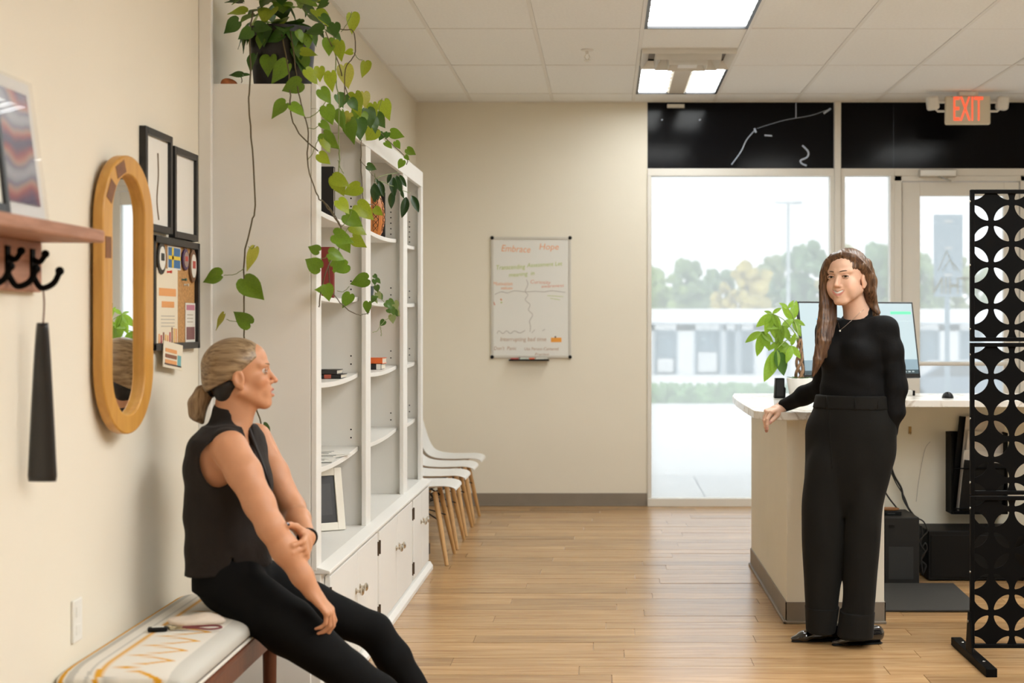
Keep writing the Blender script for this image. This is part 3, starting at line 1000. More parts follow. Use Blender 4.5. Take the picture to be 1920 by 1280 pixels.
def chair(x, y, label):
    t = thing('shell_chair', label, 'chair', (x, y, 0), 'white shell chairs along the wall')
    o = inst('seat_shell', shell_me, t)
    md = o.modifiers.new('solid', 'SOLIDIFY'); md.thickness = 0.007; md.offset = -1
    md = o.modifiers.new('sub', 'SUBSURF'); md.levels = 1; md.render_levels = 1
    br = MB()
    for sx in (-1, 1):
        for sy in (-1, 1):
            top = Vector((sx * 0.115 - 0.01, sy * 0.125, 0.408))
            bot = Vector((sx * 0.195 - 0.01, sy * 0.225, 0.0))
            lb = MB().tube([bot, bot.lerp(top, 0.55), top], [0.0105, 0.0155, 0.0145], 12)
            lb.build('leg', M_beech, t, smooth='auto')
            br.tube([Vector((sx * 0.05, sy * 0.06, 0.412)), top.lerp(bot, 0.12)], 0.005, 6)
            br.tube([top.lerp(bot, 0.12), bot.lerp(top, 0.5) * 1.0 + Vector((-sx * 0.01, -sy * 0.32 * 0 , 0))], 0.004, 6)
    for sy in (-1, 1):
        br.tube([(0.145, sy * 0.16, 0.24), (-0.135, -sy * 0.13, 0.37)], 0.004, 6)
        br.tube([(-0.165, sy * 0.16, 0.24), (0.115, -sy * 0.13, 0.37)], 0.004, 6)
    br.box(-0.07, 0.06, -0.07, 0.07, 0.408, 0.418)
    br.build('wire_brace', M_wire, t)
    return t
for yy, lb in ((8.86, 'white shell chair nearest the bookcase, all its wooden legs showing'), (9.46, 'second white shell chair from the bookcase'),
               (10.05, 'third white shell chair from the bookcase'), (10.65, 'white shell chair farthest back, closest to the end wall')):
    chair(-1.085, yy, lb)

# ================================================================== WHITEBOARD
wb = thing('whiteboard', 'aluminium framed whiteboard with coloured handwriting on the end wall', 'whiteboard', (0, YB, 0))
x0, x1 = P(921, 0, YB).x, P(1071, 0, YB).x
z0, z1 = P(0, 671, YB).z, P(0, 444, YB).z
M_wbs = mat('whiteboard_enamel', (0.78, 0.77, 0.72), 0.18, spec=0.5)
M_wbf = mat('whiteboard_alu', (0.62, 0.60, 0.54), 0.35, metal=0.3)
MB().box(x0 + 0.01, x1 - 0.01, -0.012, -0.002, z0 + 0.01, z1 - 0.01).build('board_surface', M_wbs, wb)
MB().box(x0, x0 + 0.02, -0.018, 0, z0, z1).box(x1 - 0.02, x1, -0.018, 0, z0, z1).box(x0, x1, -0.018, 0, z0, z0 + 0.02).box(x0, x1, -0.018, 0, z1 - 0.02, z1).build('board_frame', M_wbf, wb, bevel=0.003)
for a in (x0 + 0.008, x1 - 0.008):
    for b in (z0 + 0.008, z1 - 0.008):
        MB().lathe([(0.014, 0), (0.014, 0.003), (0.011, 0.006)], 16, M=T_((a, -0.018, b)) @ RX(math.pi / 2)).build('corner_cap', M_blk, wb, smooth='auto')
def inkm(n, c):
    return mat('ink_' + n, c, 0.6)
I_or, I_gr, I_rd, I_bk, I_br = inkm('orange', (0.80, 0.36, 0.16)), inkm('green', (0.42, 0.52, 0.10)), inkm('red', (0.68, 0.30, 0.20)), inkm('grey', (0.42, 0.39, 0.36)), inkm('brown', (0.45, 0.28, 0.18))
def wtext(body, px, py, hpx, m, tilt=0.0, wpx=None):
    p = P(px, py, YB)
    o = text('handwriting', body, hpx / F * YB * 1.35, m, wb, T_((p.x, -0.0125, p.z)) @ RX(math.pi / 2) @ RZ(tilt), extrude=0.0002, shear=0.15)
    if wpx:
        w = max(v.co.x for v in o.data.vertices) - min(v.co.x for v in o.data.vertices)
        s_ = wpx / F * YB / w
        for v in o.data.vertices:
            v.co.x *= s_
    return o
wtext('Embrace', 967, 467, 13, I_or, -0.05, 54)
wtext('Hope', 1029, 463, 12, I_or, 0.0, 36)
wtext('Transcending', 957, 501, 9, I_gr, 0.04, 54)
wtext('Assessment Let', 1021, 496, 8, I_gr, 0.05, 66)
wtext('meaning  in', 978, 514, 8, I_gr, 0.08, 48)
wtext('Motivation', 943, 532, 7, I_or, 0.0, 36)
wtext('values', 950, 540, 6, I_or, 0.0, 22)
wtext('Curiosity', 1013, 529, 7, I_rd, -0.04, 38)
wtext('awareness', 1036, 536, 6, I_rd, 0.05, 42)
wtext('Interrupting bad time', 981, 636, 8, I_br, 0.0, 86)
wtext("Don't  Panic", 947, 653, 7, I_br, 0.0, 42)
wtext('Use Person-Centered', 1015, 654, 6, I_br, 0.0, 64)
wtext('Practice', 1016, 664, 5, I_br, 0.0, 26)
def wline(pts, m, r=0.0022):
    MB().tube([Vector((P(a, b, YB).x, -0.0125, P(a, b, YB).z)) for a, b in bez([(p[0], p[1], 0) for p in pts], 4) for a, b in ((a, b),)] if False else
              [Vector((P(q.x, q.y, YB).x, -0.0125, P(q.x, q.y, YB).z)) for q in bez([(p[0], p[1], 0) for p in pts], 4)], r, 5).build('drawn_line', m, wb)
wline([(987, 524), (990, 533), (985, 546), (990, 553), (985, 562), (994, 571), (991, 581), (999, 590), (993, 602), (995, 611), (994, 622)], I_bk)
wline([(928, 552), (940, 547), (952, 549), (965, 545), (985, 547), (1005, 546), (1020, 547), (1035, 545), (1060, 548)], I_bk)
wline([(932, 625), (936, 620), (943, 625), (950, 620), (957, 625), (965, 620), (975, 624), (985, 619)], I_bk)
wline([(997, 624), (1003, 618)], I_bk); wline([(1017, 620), (1022, 617)], I_bk)
wline([(1026, 554), (1056, 556)], I_gr, 0.0015); wline([(1032, 559), (1050, 562)], I_gr, 0.0015)
wline([(926, 566), (928, 572)], I_rd, 0.004); wline([(939, 560), (941, 563)], I_or, 0.005); wline([(940, 566), (941, 568)], I_gr, 0.005)
p = P(1043, 637, YB)
MB().box(p.x - 0.040, p.x + 0.040, -0.0132, -0.012, p.z - 0.017, p.z + 0.017).build('pumpkin_drawing', inkm('pumpkin', (0.85, 0.36, 0.05)), wb, bevel=0.0005)
wline([(1041, 630), (1042, 633)], inkm('stem', (0.12, 0.07, 0.04)), 0.006)
a0, a1 = P(955, 0, YB).x, P(1030, 0, YB).x
tz = P(0, 674, YB).z
MB().box(a0, a1, -0.07, -0.001, tz - 0.008, tz - 0.003).box(a0, a1, -0.072, -0.068, tz - 0.008, tz + 0.004).build('pen_tray', M_blk, wb, bevel=0.001)
for k, (a, b, c, n) in enumerate(((958, 973, (0.5, 0.1, 0.08), 'red'), (976, 991, (0.7, 0.74, 0.62), 'pale green'), (993, 1003, (0.86, 0.16, 0.06), 'orange'), (1006, 1027, (0.72, 0.70, 0.6), 'white'))):
    t = thing('marker_pen', '%s marker pen lying in the whiteboard tray' % n, 'marker', ((P(a, 0, YB).x + P(b, 0, YB).x) / 2, YB - 0.04, tz + 0.006), 'marker pens on the whiteboard tray')
    L = (b - a) / F * YB / 2
    MB().tube([(-L, 0, 0), (L * 0.3, 0, 0)], 0.008, 10).build('pen_barrel', mat('pen_' + n, c, 0.4), t)
    MB().tube([(L * 0.3, 0, 0), (L, 0, 0)], 0.0088, 10).build('pen_cap', mat('pen_cap_' + n, tuple(x * 0.8 for x in c), 0.4), t)

# ================================================================== LEFT WALL
def wallM(y, z, x=XL):
    """local x runs along the wall away from the camera, local -y points into the room"""
    return T_((x, y, z)) @ RZ(math.pi / 2)
yw = lambda px, x=XL: x * F / (px - VPX)
def zw(py, y): return CAMZ + (VPY - py) * y / F
M_matb = mat('picture_mat_cream', (0.80, 0.78, 0.72), 0.6)
ya, yb = 4.66, 4.95
t = picture('black_picture_frame', 'larger black picture frame with a twig print on the wall above the corkboard', 'picture frame', yb - ya, 0.318, 0.022, 0.022, wallM((ya + yb) / 2, 1.662), M_frb, M_matb, group=None)
MB().tube(bez([(0.02, -0.0125, 0.04), (0.0, -0.0125, 0.10), (0.015, -0.0125, 0.18), (0.01, -0.0125, 0.25)], 5), 0.0022, 5).build('twig_print', mat('twig_brown', (0.18, 0.13, 0.07), 0.7), t)
ya, yb = 4.975, 5.26
picture('slim_picture_frame', 'black picture frame with plain white print nearest the bookcase', 'picture frame', yb - ya, 0.30, 0.022, 0.022, wallM((ya + yb) / 2, 1.655), M_frb, M_matb)
# corkboard
ya, yb = 4.74, 5.275
H_ = 0.362
cb = thing('corkboard', 'black framed corkboard covered with papers below the two frames', 'corkboard')
cb.matrix_world = wallM((ya + yb) / 2, 1.288)
W2_ = (yb - ya) / 2
MB().box(-W2_, -W2_ + 0.022, -0.024, 0, 0, H_).box(W2_ - 0.022, W2_, -0.024, 0, 0, H_).box(-W2_, W2_, -0.024, 0, 0, 0.022).box(-W2_, W2_, -0.024, 0, H_ - 0.022, H_).build('board_frame', M_frb, cb, bevel=0.0015)
MB().box(-W2_ + 0.022, W2_ - 0.022, -0.010, -0.002, 0.022, H_ - 0.022).build('cork_sheet', mat('cork', (0.50, 0.27, 0.10), 0.85, var=0.25, vscale=120, bump=0.2, bscale=200), cb)
def pinned(name, label, cat, x0, x1, z0, z1, m, tilt=0.0, yo=-0.012):
    t = thing(name, label, cat)
    t.matrix_world = cb.matrix_world @ T_(((x0 + x1) / 2, yo, (z0 + z1) / 2)) @ RY(tilt)
    w, h = (x1 - x0) / 2, (z1 - z0) / 2
    MB().box(-w, w, -0.0008, 0.0008, -h, h).build('sheet', m, t)
    return t, w, h
def dec(t, nm, m, x0, x1, z0, z1):
    MB().box(x0, x1, -0.0016, -0.0008, z0, z1).build(nm, m, t)
M_cream = mat('flyer_cream', (0.80, 0.72, 0.56), 0.7)
M_orp = mat('print_orange', (0.78, 0.36, 0.13), 0.6)
M_brn = mat('print_brown', (0.25, 0.10, 0.05), 0.6)
M_txt = mat('print_grey', (0.50, 0.46, 0.38), 0.7)
t, w, h = pinned('autumn_flyer', 'tall cream flyer with orange headline pinned to the corkboard', 'flyer', -0.205, 0.03, 0.015, 0.262, M_cream)
dec(t, 'headline_bar', M_orp, -0.095, 0.095, 0.035, 0.060); dec(t, 'headline_bar', M_orp, -0.065, 0.075, -0.002, 0.018)
for k in range(4):
    dec(t, 'text_line', M_txt, -0.07, 0.08, -0.028 - 0.011 * k, -0.031 - 0.011 * k)
rr = random.Random(4)
for k in range(9):
    xx = -0.10 + 0.024 * k
    dec(t, 'leaf_print', [M_orp, mat('print_red', (0.45, 0.06, 0.07), 0.6), M_brn, mat('print_gold', (0.75, 0.45, 0.10), 0.6)][k % 4], xx, xx + 0.014, -h, -h + rr.uniform(0.03, 0.06))
t, w, h = pinned('hanging_leaflet', 'small leaflet with brown wooden steps hanging below the corkboard', 'leaflet', -0.185, 0.035, -0.062, 0.022, M_cream, 0.09, -0.027)
for k in range(3):
    dec(t, 'step_print', M_brn if k % 2 else M_orp, -0.09, 0.04, -0.028 + 0.018 * k, -0.016 + 0.018 * k)
dec(t, 'backdrop_print', mat('print_dark', (0.10, 0.06, 0.05), 0.6), -0.095, 0.095, -0.033, -0.028)
dec(t, 'bottle_print', mat('print_teal', (0.16, 0.42, 0.45), 0.6), 0.05, 0.09, -0.03, 0.005)
t, w, h = pinned('pink_leaflet', 'narrow pink and white leaflet at the right of the corkboard', 'leaflet', 0.125, 0.245, 0.022, 0.155, M_paper)
dec(t, 'photo_print', mat('print_pink', (0.55, 0.22, 0.30), 0.6), -0.05, 0.05, 0.042, 0.060); dec(t, 'photo_print', mat('print_dusky', (0.22, 0.10, 0.10), 0.6), -0.05, 0.05, -0.058, -0.015)
for k in range(3):
    dec(t, 'text_line', M_txt, -0.04, 0.03, 0.028 - 0.012 * k, 0.024 - 0.012 * k)
t, w, h = pinned('flag_card', 'small card with a blue flag and yellow cross', 'card', -0.085, 0.065, 0.262, 0.338, M_paper)
dec(t, 'flag_field', mat('flag_blue', (0.05, 0.16, 0.36), 0.6), -0.068, 0.068, -0.033, 0.033)
MB().box(-0.03, -0.012, -0.0024, -0.0016, -0.033, 0.033).box(-0.068, 0.068, -0.0024, -0.0016, -0.006, 0.006).build('flag_cross', mat('flag_yellow', (0.80, 0.58, 0.05), 0.6), t)
def keyring(label, x, z, cols, hgt, wd):
    t = thing('keyring_tag', label, 'key tag', group='tags hanging on the corkboard')
    t.matrix_world = cb.matrix_world @ T_((x, -0.014, z))
    pts = []
    for k in range(16):
        a = 2 * math.pi * k / 16
        pts.append((wd * math.cos(a), hgt * math.sin(a)))
    MB().prism(pts, -0.004, 0.0, axis='y').build('tag_plate', cols[0], t)
    MB().prism([(a * 0.72, b * 0.72) for a, b in pts], -0.006, -0.004, axis='y').build('tag_inset', cols[1], t)
    MB().box(-wd * 0.4, wd * 0.4, -0.007, -0.006, -hgt * 0.15, hgt * 0.3).build('tag_mark', cols[2], t)
    MB().tube([(wd * 0.3 * math.cos(a), -0.002, hgt + 0.008 + 0.012 * math.sin(a)) for a in np.linspace(0, 6.3, 12)], 0.0015, 5).build('split_ring', M_steel, t)
M_pk = mat('tag_black', (0.02, 0.02, 0.02), 0.4)
keyring('black and cream pointed tag at the top left of the corkboard', -0.165, 0.293, (M_pk, M_matb, M_pk), 0.052, 0.045)
keyring('dark purple tag with red top beside the flag card', 0.112, 0.300, (mat('tag_purple', (0.08, 0.04, 0.12), 0.4), mat('tag_mix', (0.35, 0.25, 0.22), 0.5), mat('tag_redmark', (0.5, 0.07, 0.05), 0.5)), 0.036, 0.038)
keyring('brown and red figure tag at the top right of the corkboard', 0.205, 0.282, (mat('tag_brown', (0.20, 0.10, 0.05), 0.5), M_matb, mat('tag_redmark', (0.5, 0.1, 0.1))), 0.056, 0.042)
for nm, x, z, c in (('red', -0.09, 0.252, (0.65, 0.03, 0.02)), ('teal', 0.085, 0.232, (0.05, 0.16, 0.16)), ('clear', 0.11, 0.215, (0.7, 0.68, 0.6))):
    o = MB().lathe([(0.004, 0), (0.0025, 0.006), (0.0045, 0.012), (0.005, 0.015)], 10, M=RX(math.pi / 2)).build('push_pin', mat('pin_' + nm, c, 0.3), smooth='auto')
    o.matrix_world = cb.matrix_world @ T_((x, -0.0125, z))
    tag(o, nm + ' push pin stuck in the corkboard', 'push pin')

# mirror: stadium shape
mr = thing('oval_mirror', 'tall rounded mirror in an amber wooden frame on the left wall', 'mirror')
mr.matrix_world = wallM(4.375, 1.455, XL + 0.030) @ RZ(-math.radians(7))
def stadium(w, h, n=28):
    """half width w, half height h"""
    out = []
    for k in range(n + 1):
        a = math.pi * k / n
        out.append((w * math.cos(a), h - w * 1.15 + w * 1.15 * math.sin(a)))
    for k in range(n + 1):
        a = math.pi + math.pi * k / n
        out.append((w * math.cos(a), -h + w * 1.15 + w * 1.15 * math.sin(a)))
    return out
so, si = stadium(0.168, 0.400), stadium(0.106, 0.345)
n = len(so)
rb = MB()
vs = [(a, -0.032, b) for a, b in so] + [(a, -0.032, b) for a, b in si] + [(a, 0, b) for a, b in so] + [(a, -0.008, b) for a, b in si]
fs = []
for i in range(n):
    j = (i + 1) % n
    fs += [(i, j, n + j, n + i), (2 * n + j, 2 * n + i, 3 * n + i, 3 * n + j), (2 * n + i, 2 * n + j, j, i), (n + i, n + j, 3 * n + j, 3 * n + i)]
rb.add(vs, fs).build('mirror_frame', M_pine, mr, smooth='auto', bevel=0.004)
MB().prism(si, -0.012, -0.008, axis='y').build('mirror_glass', M_mirror, mr)
for a in (2.0, 2.62, 3.2):
    px_, pz_ = (0.137 * math.cos(a), 0.207 + 0.163 * math.sin(a)) if a < 3.14 else (-0.137, 0.13)
    MB().box(-0.018, 0.018, -0.0332, -0.0318, -0.03, 0.03, M=T_((px_, 0, pz_)) @ RY(-(a - math.pi) if a < 3.14 else 0)).build('wood_plug', mat('walnut_plug', (0.20, 0.075, 0.02), 0.5, var=0.2, vscale=30), mr)

# coat shelf with hooks
cs = thing('coat_shelf', 'reclaimed wood wall shelf with black double hooks underneath', 'shelf', (XL, 3.0, 1.575))
MB().box(0.0, 0.170, -0.4, 0.83, 0.0, 0.032).build('shelf_board', M_swood, cs, bevel=0.006)
MB().box(0.0, 0.022, -0.4, 0.80, -0.125, 0.0).build('hook_board', M_swood, cs, bevel=0.004)
for k, yy in enumerate((0.27, 0.42, 0.575, 0.73)):
    h_ = MB()
    h_.box(0.022, 0.027, yy - 0.012, yy + 0.012, -0.10, -0.02)
    h_.tube(bez([(0.025, yy, -0.085), (0.045, yy, -0.115), (0.075, yy, -0.105), (0.090, yy, -0.078)], 5), 0.0075, 8)
    h_.sphere((0.091, yy, -0.074), 0.011, 6)
    h_.tube(bez([(0.025, yy, -0.045), (0.042, yy, -0.052), (0.055, yy, -0.035)], 4), 0.007, 8)
    h_.sphere((0.056, yy, -0.032), 0.010, 6)
    h_.build('double_hook', M_blkm, cs, smooth='auto')
# shoehorn on the last hook
shx, shy = XL + 0.05, 3.73
sh = thing('shoehorn', 'long black shoehorn hanging by a cord from the last hook', 'shoehorn', (shx, shy, 1.47))
MB().tube(bez([(0.0, 0, -0.008), (0.003, 0, -0.05), (0.0, 0, -0.105)], 4), 0.0022, 6).build('cord', mat('leather_cord', (0.16, 0.07, 0.04), 0.7), sh)
zt_, zb_ = zw(605, 3.73) - 1.47, zw(902, 3.73) - 1.47
def horn(u, v_):
    z = zt_ + (zb_ - zt_) * v_
    w = 0.013 + (0.037 - 0.013) * v_ ** 0.8
    if v_ > 0.97:
        w *= 0.92
    s_ = 2 * u - 1
    return Vector((w * s_ * 0.97, -0.008 * (1 - s_ * s_) - 0.002, z))
MB().grid(horn, 9, 30).build('horn_blade', mat('shoehorn_black', (0.022, 0.020, 0.019), 0.35), sh, smooth=True, solid=0.005)
# artwork in a clear sleeve leaning on the shelf, and a black framed picture nearer
def art_mat():
    m = bpy.data.materials.new('abstract_painting')
    m.use_nodes = True
    nt = m.node_tree
    b = nt.nodes['Principled BSDF']
    b.inputs['Roughness'].default_value = 0.25
    tc = nt.nodes.new('ShaderNodeTexCoord')
    w_ = nt.nodes.new('ShaderNodeTexWave')
    w_.wave_type = 'RINGS'
    w_.inputs['Scale'].default_value = 1.7
    w_.inputs['Distortion'].default_value = 10.0
    w_.inputs['Detail'].default_value = 2.5
    w_.inputs['Detail Scale'].default_value = 1.3
    nt.links.new(tc.outputs['Object'], w_.inputs['Vector'])
    cr = nt.nodes.new('ShaderNodeValToRGB')
    els = cr.color_ramp.elements
    els[0].color = (0.07, 0.04, 0.09, 1)
    els[1].color = (0.30, 0.30, 0.33, 1)
    for p_, c_ in ((0.25, (0.26, 0.06, 0.07, 1)), (0.45, (0.36, 0.16, 0.12, 1)), (0.62, (0.30, 0.20, 0.18, 1)), (0.8, (0.14, 0.12, 0.17, 1))):
        e = els.new(p_)
        e.color = c_
    nt.links.new(w_.outputs['Fac'], cr.inputs[0])
    nt.links.new(cr.outputs[0], b.inputs['Base Color'])
    return m
ar = thing('abstract_print', 'abstract red and grey swirl painting in a clear sleeve on the coat shelf', 'artwork')
ar.matrix_world = wallM(3.475, 1.608, XL + 0.075) @ RX(-0.13)
MB().box(-0.185, 0.215, 0.002, 0.006, 0, 0.345).build('backing_card', mat('backing_card', (0.72, 0.71, 0.68), 0.5), ar)
MB().box(-0.175, 0.185, -0.001, 0.002, 0.045, 0.315).build('painting', art_mat(), ar)
MB().box(-0.19, 0.225, -0.004, -0.003, -0.0, 0.35).build('plastic_sleeve', glass_mat('clear_sleeve', 0.10, veilcol=(0.9, 0.9, 0.9)), ar)
picture('dark_framed_photo', 'black framed photo at the left edge of the photo on the coat shelf', 'picture frame', 0.26, 0.38, 0.018, 0.02, wallM(3.165, 1.608, XL + 0.125) @ RX(-0.11), mat('frame_navy_black', (0.015, 0.018, 0.022), 0.35), M_matb)
# wall outlet
op = thing('wall_outlet', 'white wall outlet plate low on the left wall above the bench', 'outlet')
op.matrix_world = wallM(4.10, 0.515)
MB().box(-0.035, 0.035, -0.008, 0, 0, 0.115).build('cover_plate', M_trimw, op, bevel=0.003)
for z in (0.033, 0.082):
    MB().box(-0.016, 0.016, -0.010, -0.008, z - 0.014, z + 0.014).build('socket_face', M_paper, op, bevel=0.003)

# ================================================================== BENCH
bn = thing('bench', 'dark wooden bench along the left wall', 'bench', (XL, 3.915, 0))
BX0, BX1, BL = 0.02, 0.352, 1.215
MB().box(BX0, BX1, 0.0, BL, 0.385, 0.405).build('seat_board', M_dwood, bn, bevel=0.004)
MB().box(BX1 - 0.03, BX1 - 0.008, 0.03, BL - 0.03, 0.325, 0.385).build('apron', M_dwood, bn)
MB().box(BX0 + 0.008, BX0 + 0.03, 0.03, BL - 0.03, 0.325, 0.385).build('apron', M_dwood, bn)
for yy in (0.06, 0.51, BL - 0.09):
    for xx in (BX0 + 0.035, BX1 - 0.035):
        MB().tube([(xx, yy, 0), (xx, yy, 0.385)], [0.020, 0.025], 14).build('leg', M_dwood, bn, smooth='auto')
def cush_mat():
    m = bpy.data.materials.new('woven_cushion')
    m.use_nodes = True
    nt = m.node_tree
    b = nt.nodes['Principled BSDF']
    b.inputs['Roughness'].default_value = 0.9
    at = nt.nodes.new('ShaderNodeAttribute')
    at.attribute_name = 'Col'
    n = nt.nodes.new('ShaderNodeTexNoise')
    n.inputs['Scale'].default_value = 300
    bp = nt.nodes.new('ShaderNodeBump')
    bp.inputs['Strength'].default_value = 0.3
    bp.inputs['Distance'].default_value = 0.002
    nt.links.new(n.outputs[0], bp.inputs['Height'])
    nt.links.new(bp.outputs[0], b.inputs['Normal'])
    nt.links.new(at.outputs['Color'], b.inputs['Base Color'])
    return m
cu = thing('bench_cushion', 'cream bench cushion with grey stripes and mustard zigzag', 'cushion', (XL, 3.905, 0.405))
CW, CL, CH = 0.352, 1.215, 0.075
NU, NV = 180, 420
cb_ = MB()
def cpt(u, v_):
    """superellipse cross-section round the cushion: u round the section, v along"""
    a = 2 * math.pi * u
    c, s_ = math.cos(a), math.sin(a)
    ex = 0.42
    X = CW / 2 * math.copysign(abs(c) ** ex, c)
    Z = CH / 2 * math.copysign(abs(s_) ** 0.75, s_)
    yy = CL * v_
    e = min(yy, CL - yy)
    k = 1.0 if e > 0.13 else math.sqrt(max(0.0, 1 - ((0.13 - e) / 0.13) ** 2)) * 0.8 + 0.2 if e > 0.0005 else 0.0
    kx = 1.0 if e > 0.06 else 0.82 + 0.18 * math.sqrt(max(0, 1 - ((0.06 - e) / 0.06) ** 2))
    return Vector((CW / 2 + 0.004 + X * kx, yy, CH / 2 + Z * k))
cb_.grid(cpt, NU, NV, close_u=True)
co = cb_.build('cushion_cover', cush_mat(), cu, smooth=True)
ca = co.data.color_attributes.new('Col', 'FLOAT_COLOR', 'POINT')
vv = np.array(cb_.v)
cc = np.tile(np.array([0.74, 0.70, 0.62, 1.0], dtype=np.float32), (len(vv), 1))
x_, y_, zz_ = vv[:, 0], vv[:, 1], vv[:, 2]
grey, mus = np.array([0.50, 0.48, 0.43, 1]), np.array([0.68, 0.33, 0.012, 1])
def paint(mask, c): cc[mask] = c
for a, b in ((0.040, 0.062), (0.090, 0.100), (0.140, 0.150), (0.158, 0.164)):
    paint((x_ > a) & (x_ < b), grey)
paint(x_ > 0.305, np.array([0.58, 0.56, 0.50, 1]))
paint((x_ > 0.112) & (x_ < 0.127), mus)
paint((x_ > 0.020) & (x_ < 0.034), mus)
per = 0.125
ph = (y_ % per) / per
zz1 = 0.178 + 0.105 * np.abs(2 * ph - 1)
dz = np.abs(x_ - zz1)
paint((dz < 0.0115) & (x_ > 0.17) & (x_ < 0.292), mus)
ca.data.foreach_set('color', cc.astype(np.float32).ravel())
MB().tube([(CW + 0.001, 0.03, 0.012), (CW + 0.001, CL - 0.03, 0.012)], 0.005, 8).build('piping', mat('piping_cream', (0.72, 0.68, 0.60), 0.8), cu)
# keys with lanyard and a pale fabric pouch
kx = P(372, 1137, 4.72)
kz = 0.405 + CH
ky = thing('key_bunch', 'bunch of keys with black fob and dark red strap on the cushion', 'keys', (XL + 0.17, 4.42, kz + 0.002))
MB().box(-0.068, -0.012, -0.020, 0.006, 0.0, 0.012, M=RZ(0.25)).build('black_fob', M_blk, ky, bevel=0.004)
MB().box(-0.056, -0.022, -0.014, 0.000, 0.0122, 0.0135, M=RZ(0.25)).build('fob_inlay', M_paper, ky)
kk = MB()
for a in np.linspace(0, 6.283, 6):
    kk.tube([Vector((0.0 + 0.012 * math.cos(q), 0.012 * math.sin(q), 0.006 + 0.004 * math.sin(a + q))) for q in np.linspace(0, 6.283, 14)], 0.0012, 5)
kk.box(0.008, 0.045, -0.006, 0.003, 0.003, 0.006).box(0.006, 0.04, 0.004, 0.010, 0.005, 0.008)
kk.build('metal_key', mat('brass_nickel', (0.45, 0.38, 0.24), 0.3, metal=1), ky)
MB().tube(bez([(0.03, 0, 0.006), (0.07, -0.012, 0.008), (0.115, -0.018, 0.006), (0.145, -0.004, 0.008), (0.125, 0.014, 0.010), (0.08, 0.006, 0.010), (0.03, 0.004, 0.008)], 5), 0.003, 6).build('red_strap', mat('strap_red', (0.18, 0.035, 0.04), 0.6), ky)
po = MB().sphere((0, 0, 0), (0.085, 0.045, 0.020), 10)
po.v = [(a, b, c + 0.012 + 0.004 * math.sin(50 * a)) for a, b, c in po.v]
po.v = [(a, b, max(c, 0.0)) for a, b, c in po.v]
o = po.build('fabric_pouch', mat('pouch_blush', (0.72, 0.62, 0.52), 0.8, bump=0.2, bscale=60), smooth=True, loc=(XL + 0.215, 4.52, kz - 0.002))
o.rotation_euler = (0, 0, 0.2)
tag(o, 'pale crumpled fabric pouch beside the keys on the cushion', 'pouch')
# ================================================================== RECEPTION DESK
DX0, DX1, DY0, DY1, DH = 0.8315, 1.279, 6.97, 8.66, 0.937
M_desk = mat('desk_cream_paint', (0.85, 0.81, 0.69), 0.6, spec=0.3, var=0.02, vscale=2)
rd = thing('reception_desk', 'cream L-shaped reception desk with grey brown base trim', 'desk', (DX0, DY0, 0))
ro = Vector((-DX0, -DY0, 0))
def rdp(b, name, m=M_desk, bevel=0.003, smooth=False):
    b.v = [tuple(Vector(p) + ro) for p in b.v]
    return b.build(name, m, rd, bevel=bevel, smooth=smooth)
rdp(MB().box(DX0, DX1, DY0, DY1, 0, DH), 'wing_wall')
rdp(MB().box(DX1, 3.4, 8.45, DY1, 0, DH), 'long_wall')
rdp(MB().box(DX0 + 0.055, DX1 - 0.002, DY0 - 0.004, DY0, DH - 0.075, DH), 'fascia_strip')
rdp(MB().box(DX0 - 0.006, DX0, DY0 - 0.006, DY1, 0, 0.098).box(DX0 - 0.006, DX1 + 0.006, DY0 - 0.006, DY0, 0, 0.098).box(DX1, DX1 + 0.006, DY0 - 0.006, 8.45, 0, 0.098), 'base_trim', M_base, bevel=0.001)
rdp(MB().box(DX0 - 0.016, DX0, DY0 - 0.016, DY1, 0, 0.014).box(DX0 - 0.016, DX1 + 0.008, DY0 - 0.016, DY0, 0, 0.012), 'base_trim', M_base, bevel=0.003)
def marble():
    m = bpy.data.materials.new('white_marble_laminate')
    m.use_nodes = True
    nt = m.node_tree
    b = nt.nodes['Principled BSDF']
    b.inputs['Roughness'].default_value = 0.16
    tc = nt.nodes.new('ShaderNodeTexCoord')
    n = nt.nodes.new('ShaderNodeTexNoise')
    n.inputs['Scale'].default_value = 2.2
    n.inputs['Detail'].default_value = 8
    n.inputs['Distortion'].default_value = 2.2
    nt.links.new(tc.outputs['Object'], n.inputs['Vector'])
    cr = nt.nodes.new('ShaderNodeValToRGB')
    e = cr.color_ramp.elements
    e[0].position, e[0].color = 0.47, (0.80, 0.77, 0.71, 1)
    e[1].position, e[1].color = 0.53, (0.80, 0.77, 0.71, 1)
    k = e.new(0.5)
    k.color = (0.52, 0.46, 0.38, 1)
    nt.links.new(n.outputs['Fac'], cr.inputs[0])
    nt.links.new(cr.outputs[0], b.inputs['Base Color'])
    return m
ct = [(0.740, 8.74), (0.705, 8.45), (0.690, 8.0), (0.684, 7.5), (0.684, 7.12)]
for k in range(7):
    a = math.pi + (math.pi / 2) * k / 6
    ct.append((0.684 + 0.14 + 0.14 * math.cos(a), 6.87 + 0.14 + 0.14 * math.sin(a)))
ct += [(1.31, 6.87), (1.31, 7.95), (3.42, 7.95), (3.42, 8.74)]
pk = thing('marble_counter', 'white marbled counter top on the reception desk', 'counter top', (DX0, DY0, DH))
ctb = MB().prism(ct, DH, DH + 0.037)
ctb.v = [tuple(Vector(p) + ro - Vector((0, 0, DH))) for p in ctb.v]
ctb.build('counter_slab', marble(), pk, bevel=0.003)
ZD = DH + 0.037
def onto(px, py):
    """point on the counter seen at this pixel"""
    d = (CAMZ - ZD) * F / (py - VPY)
    return Vector(((px - VPX) * d / F, d, ZD))
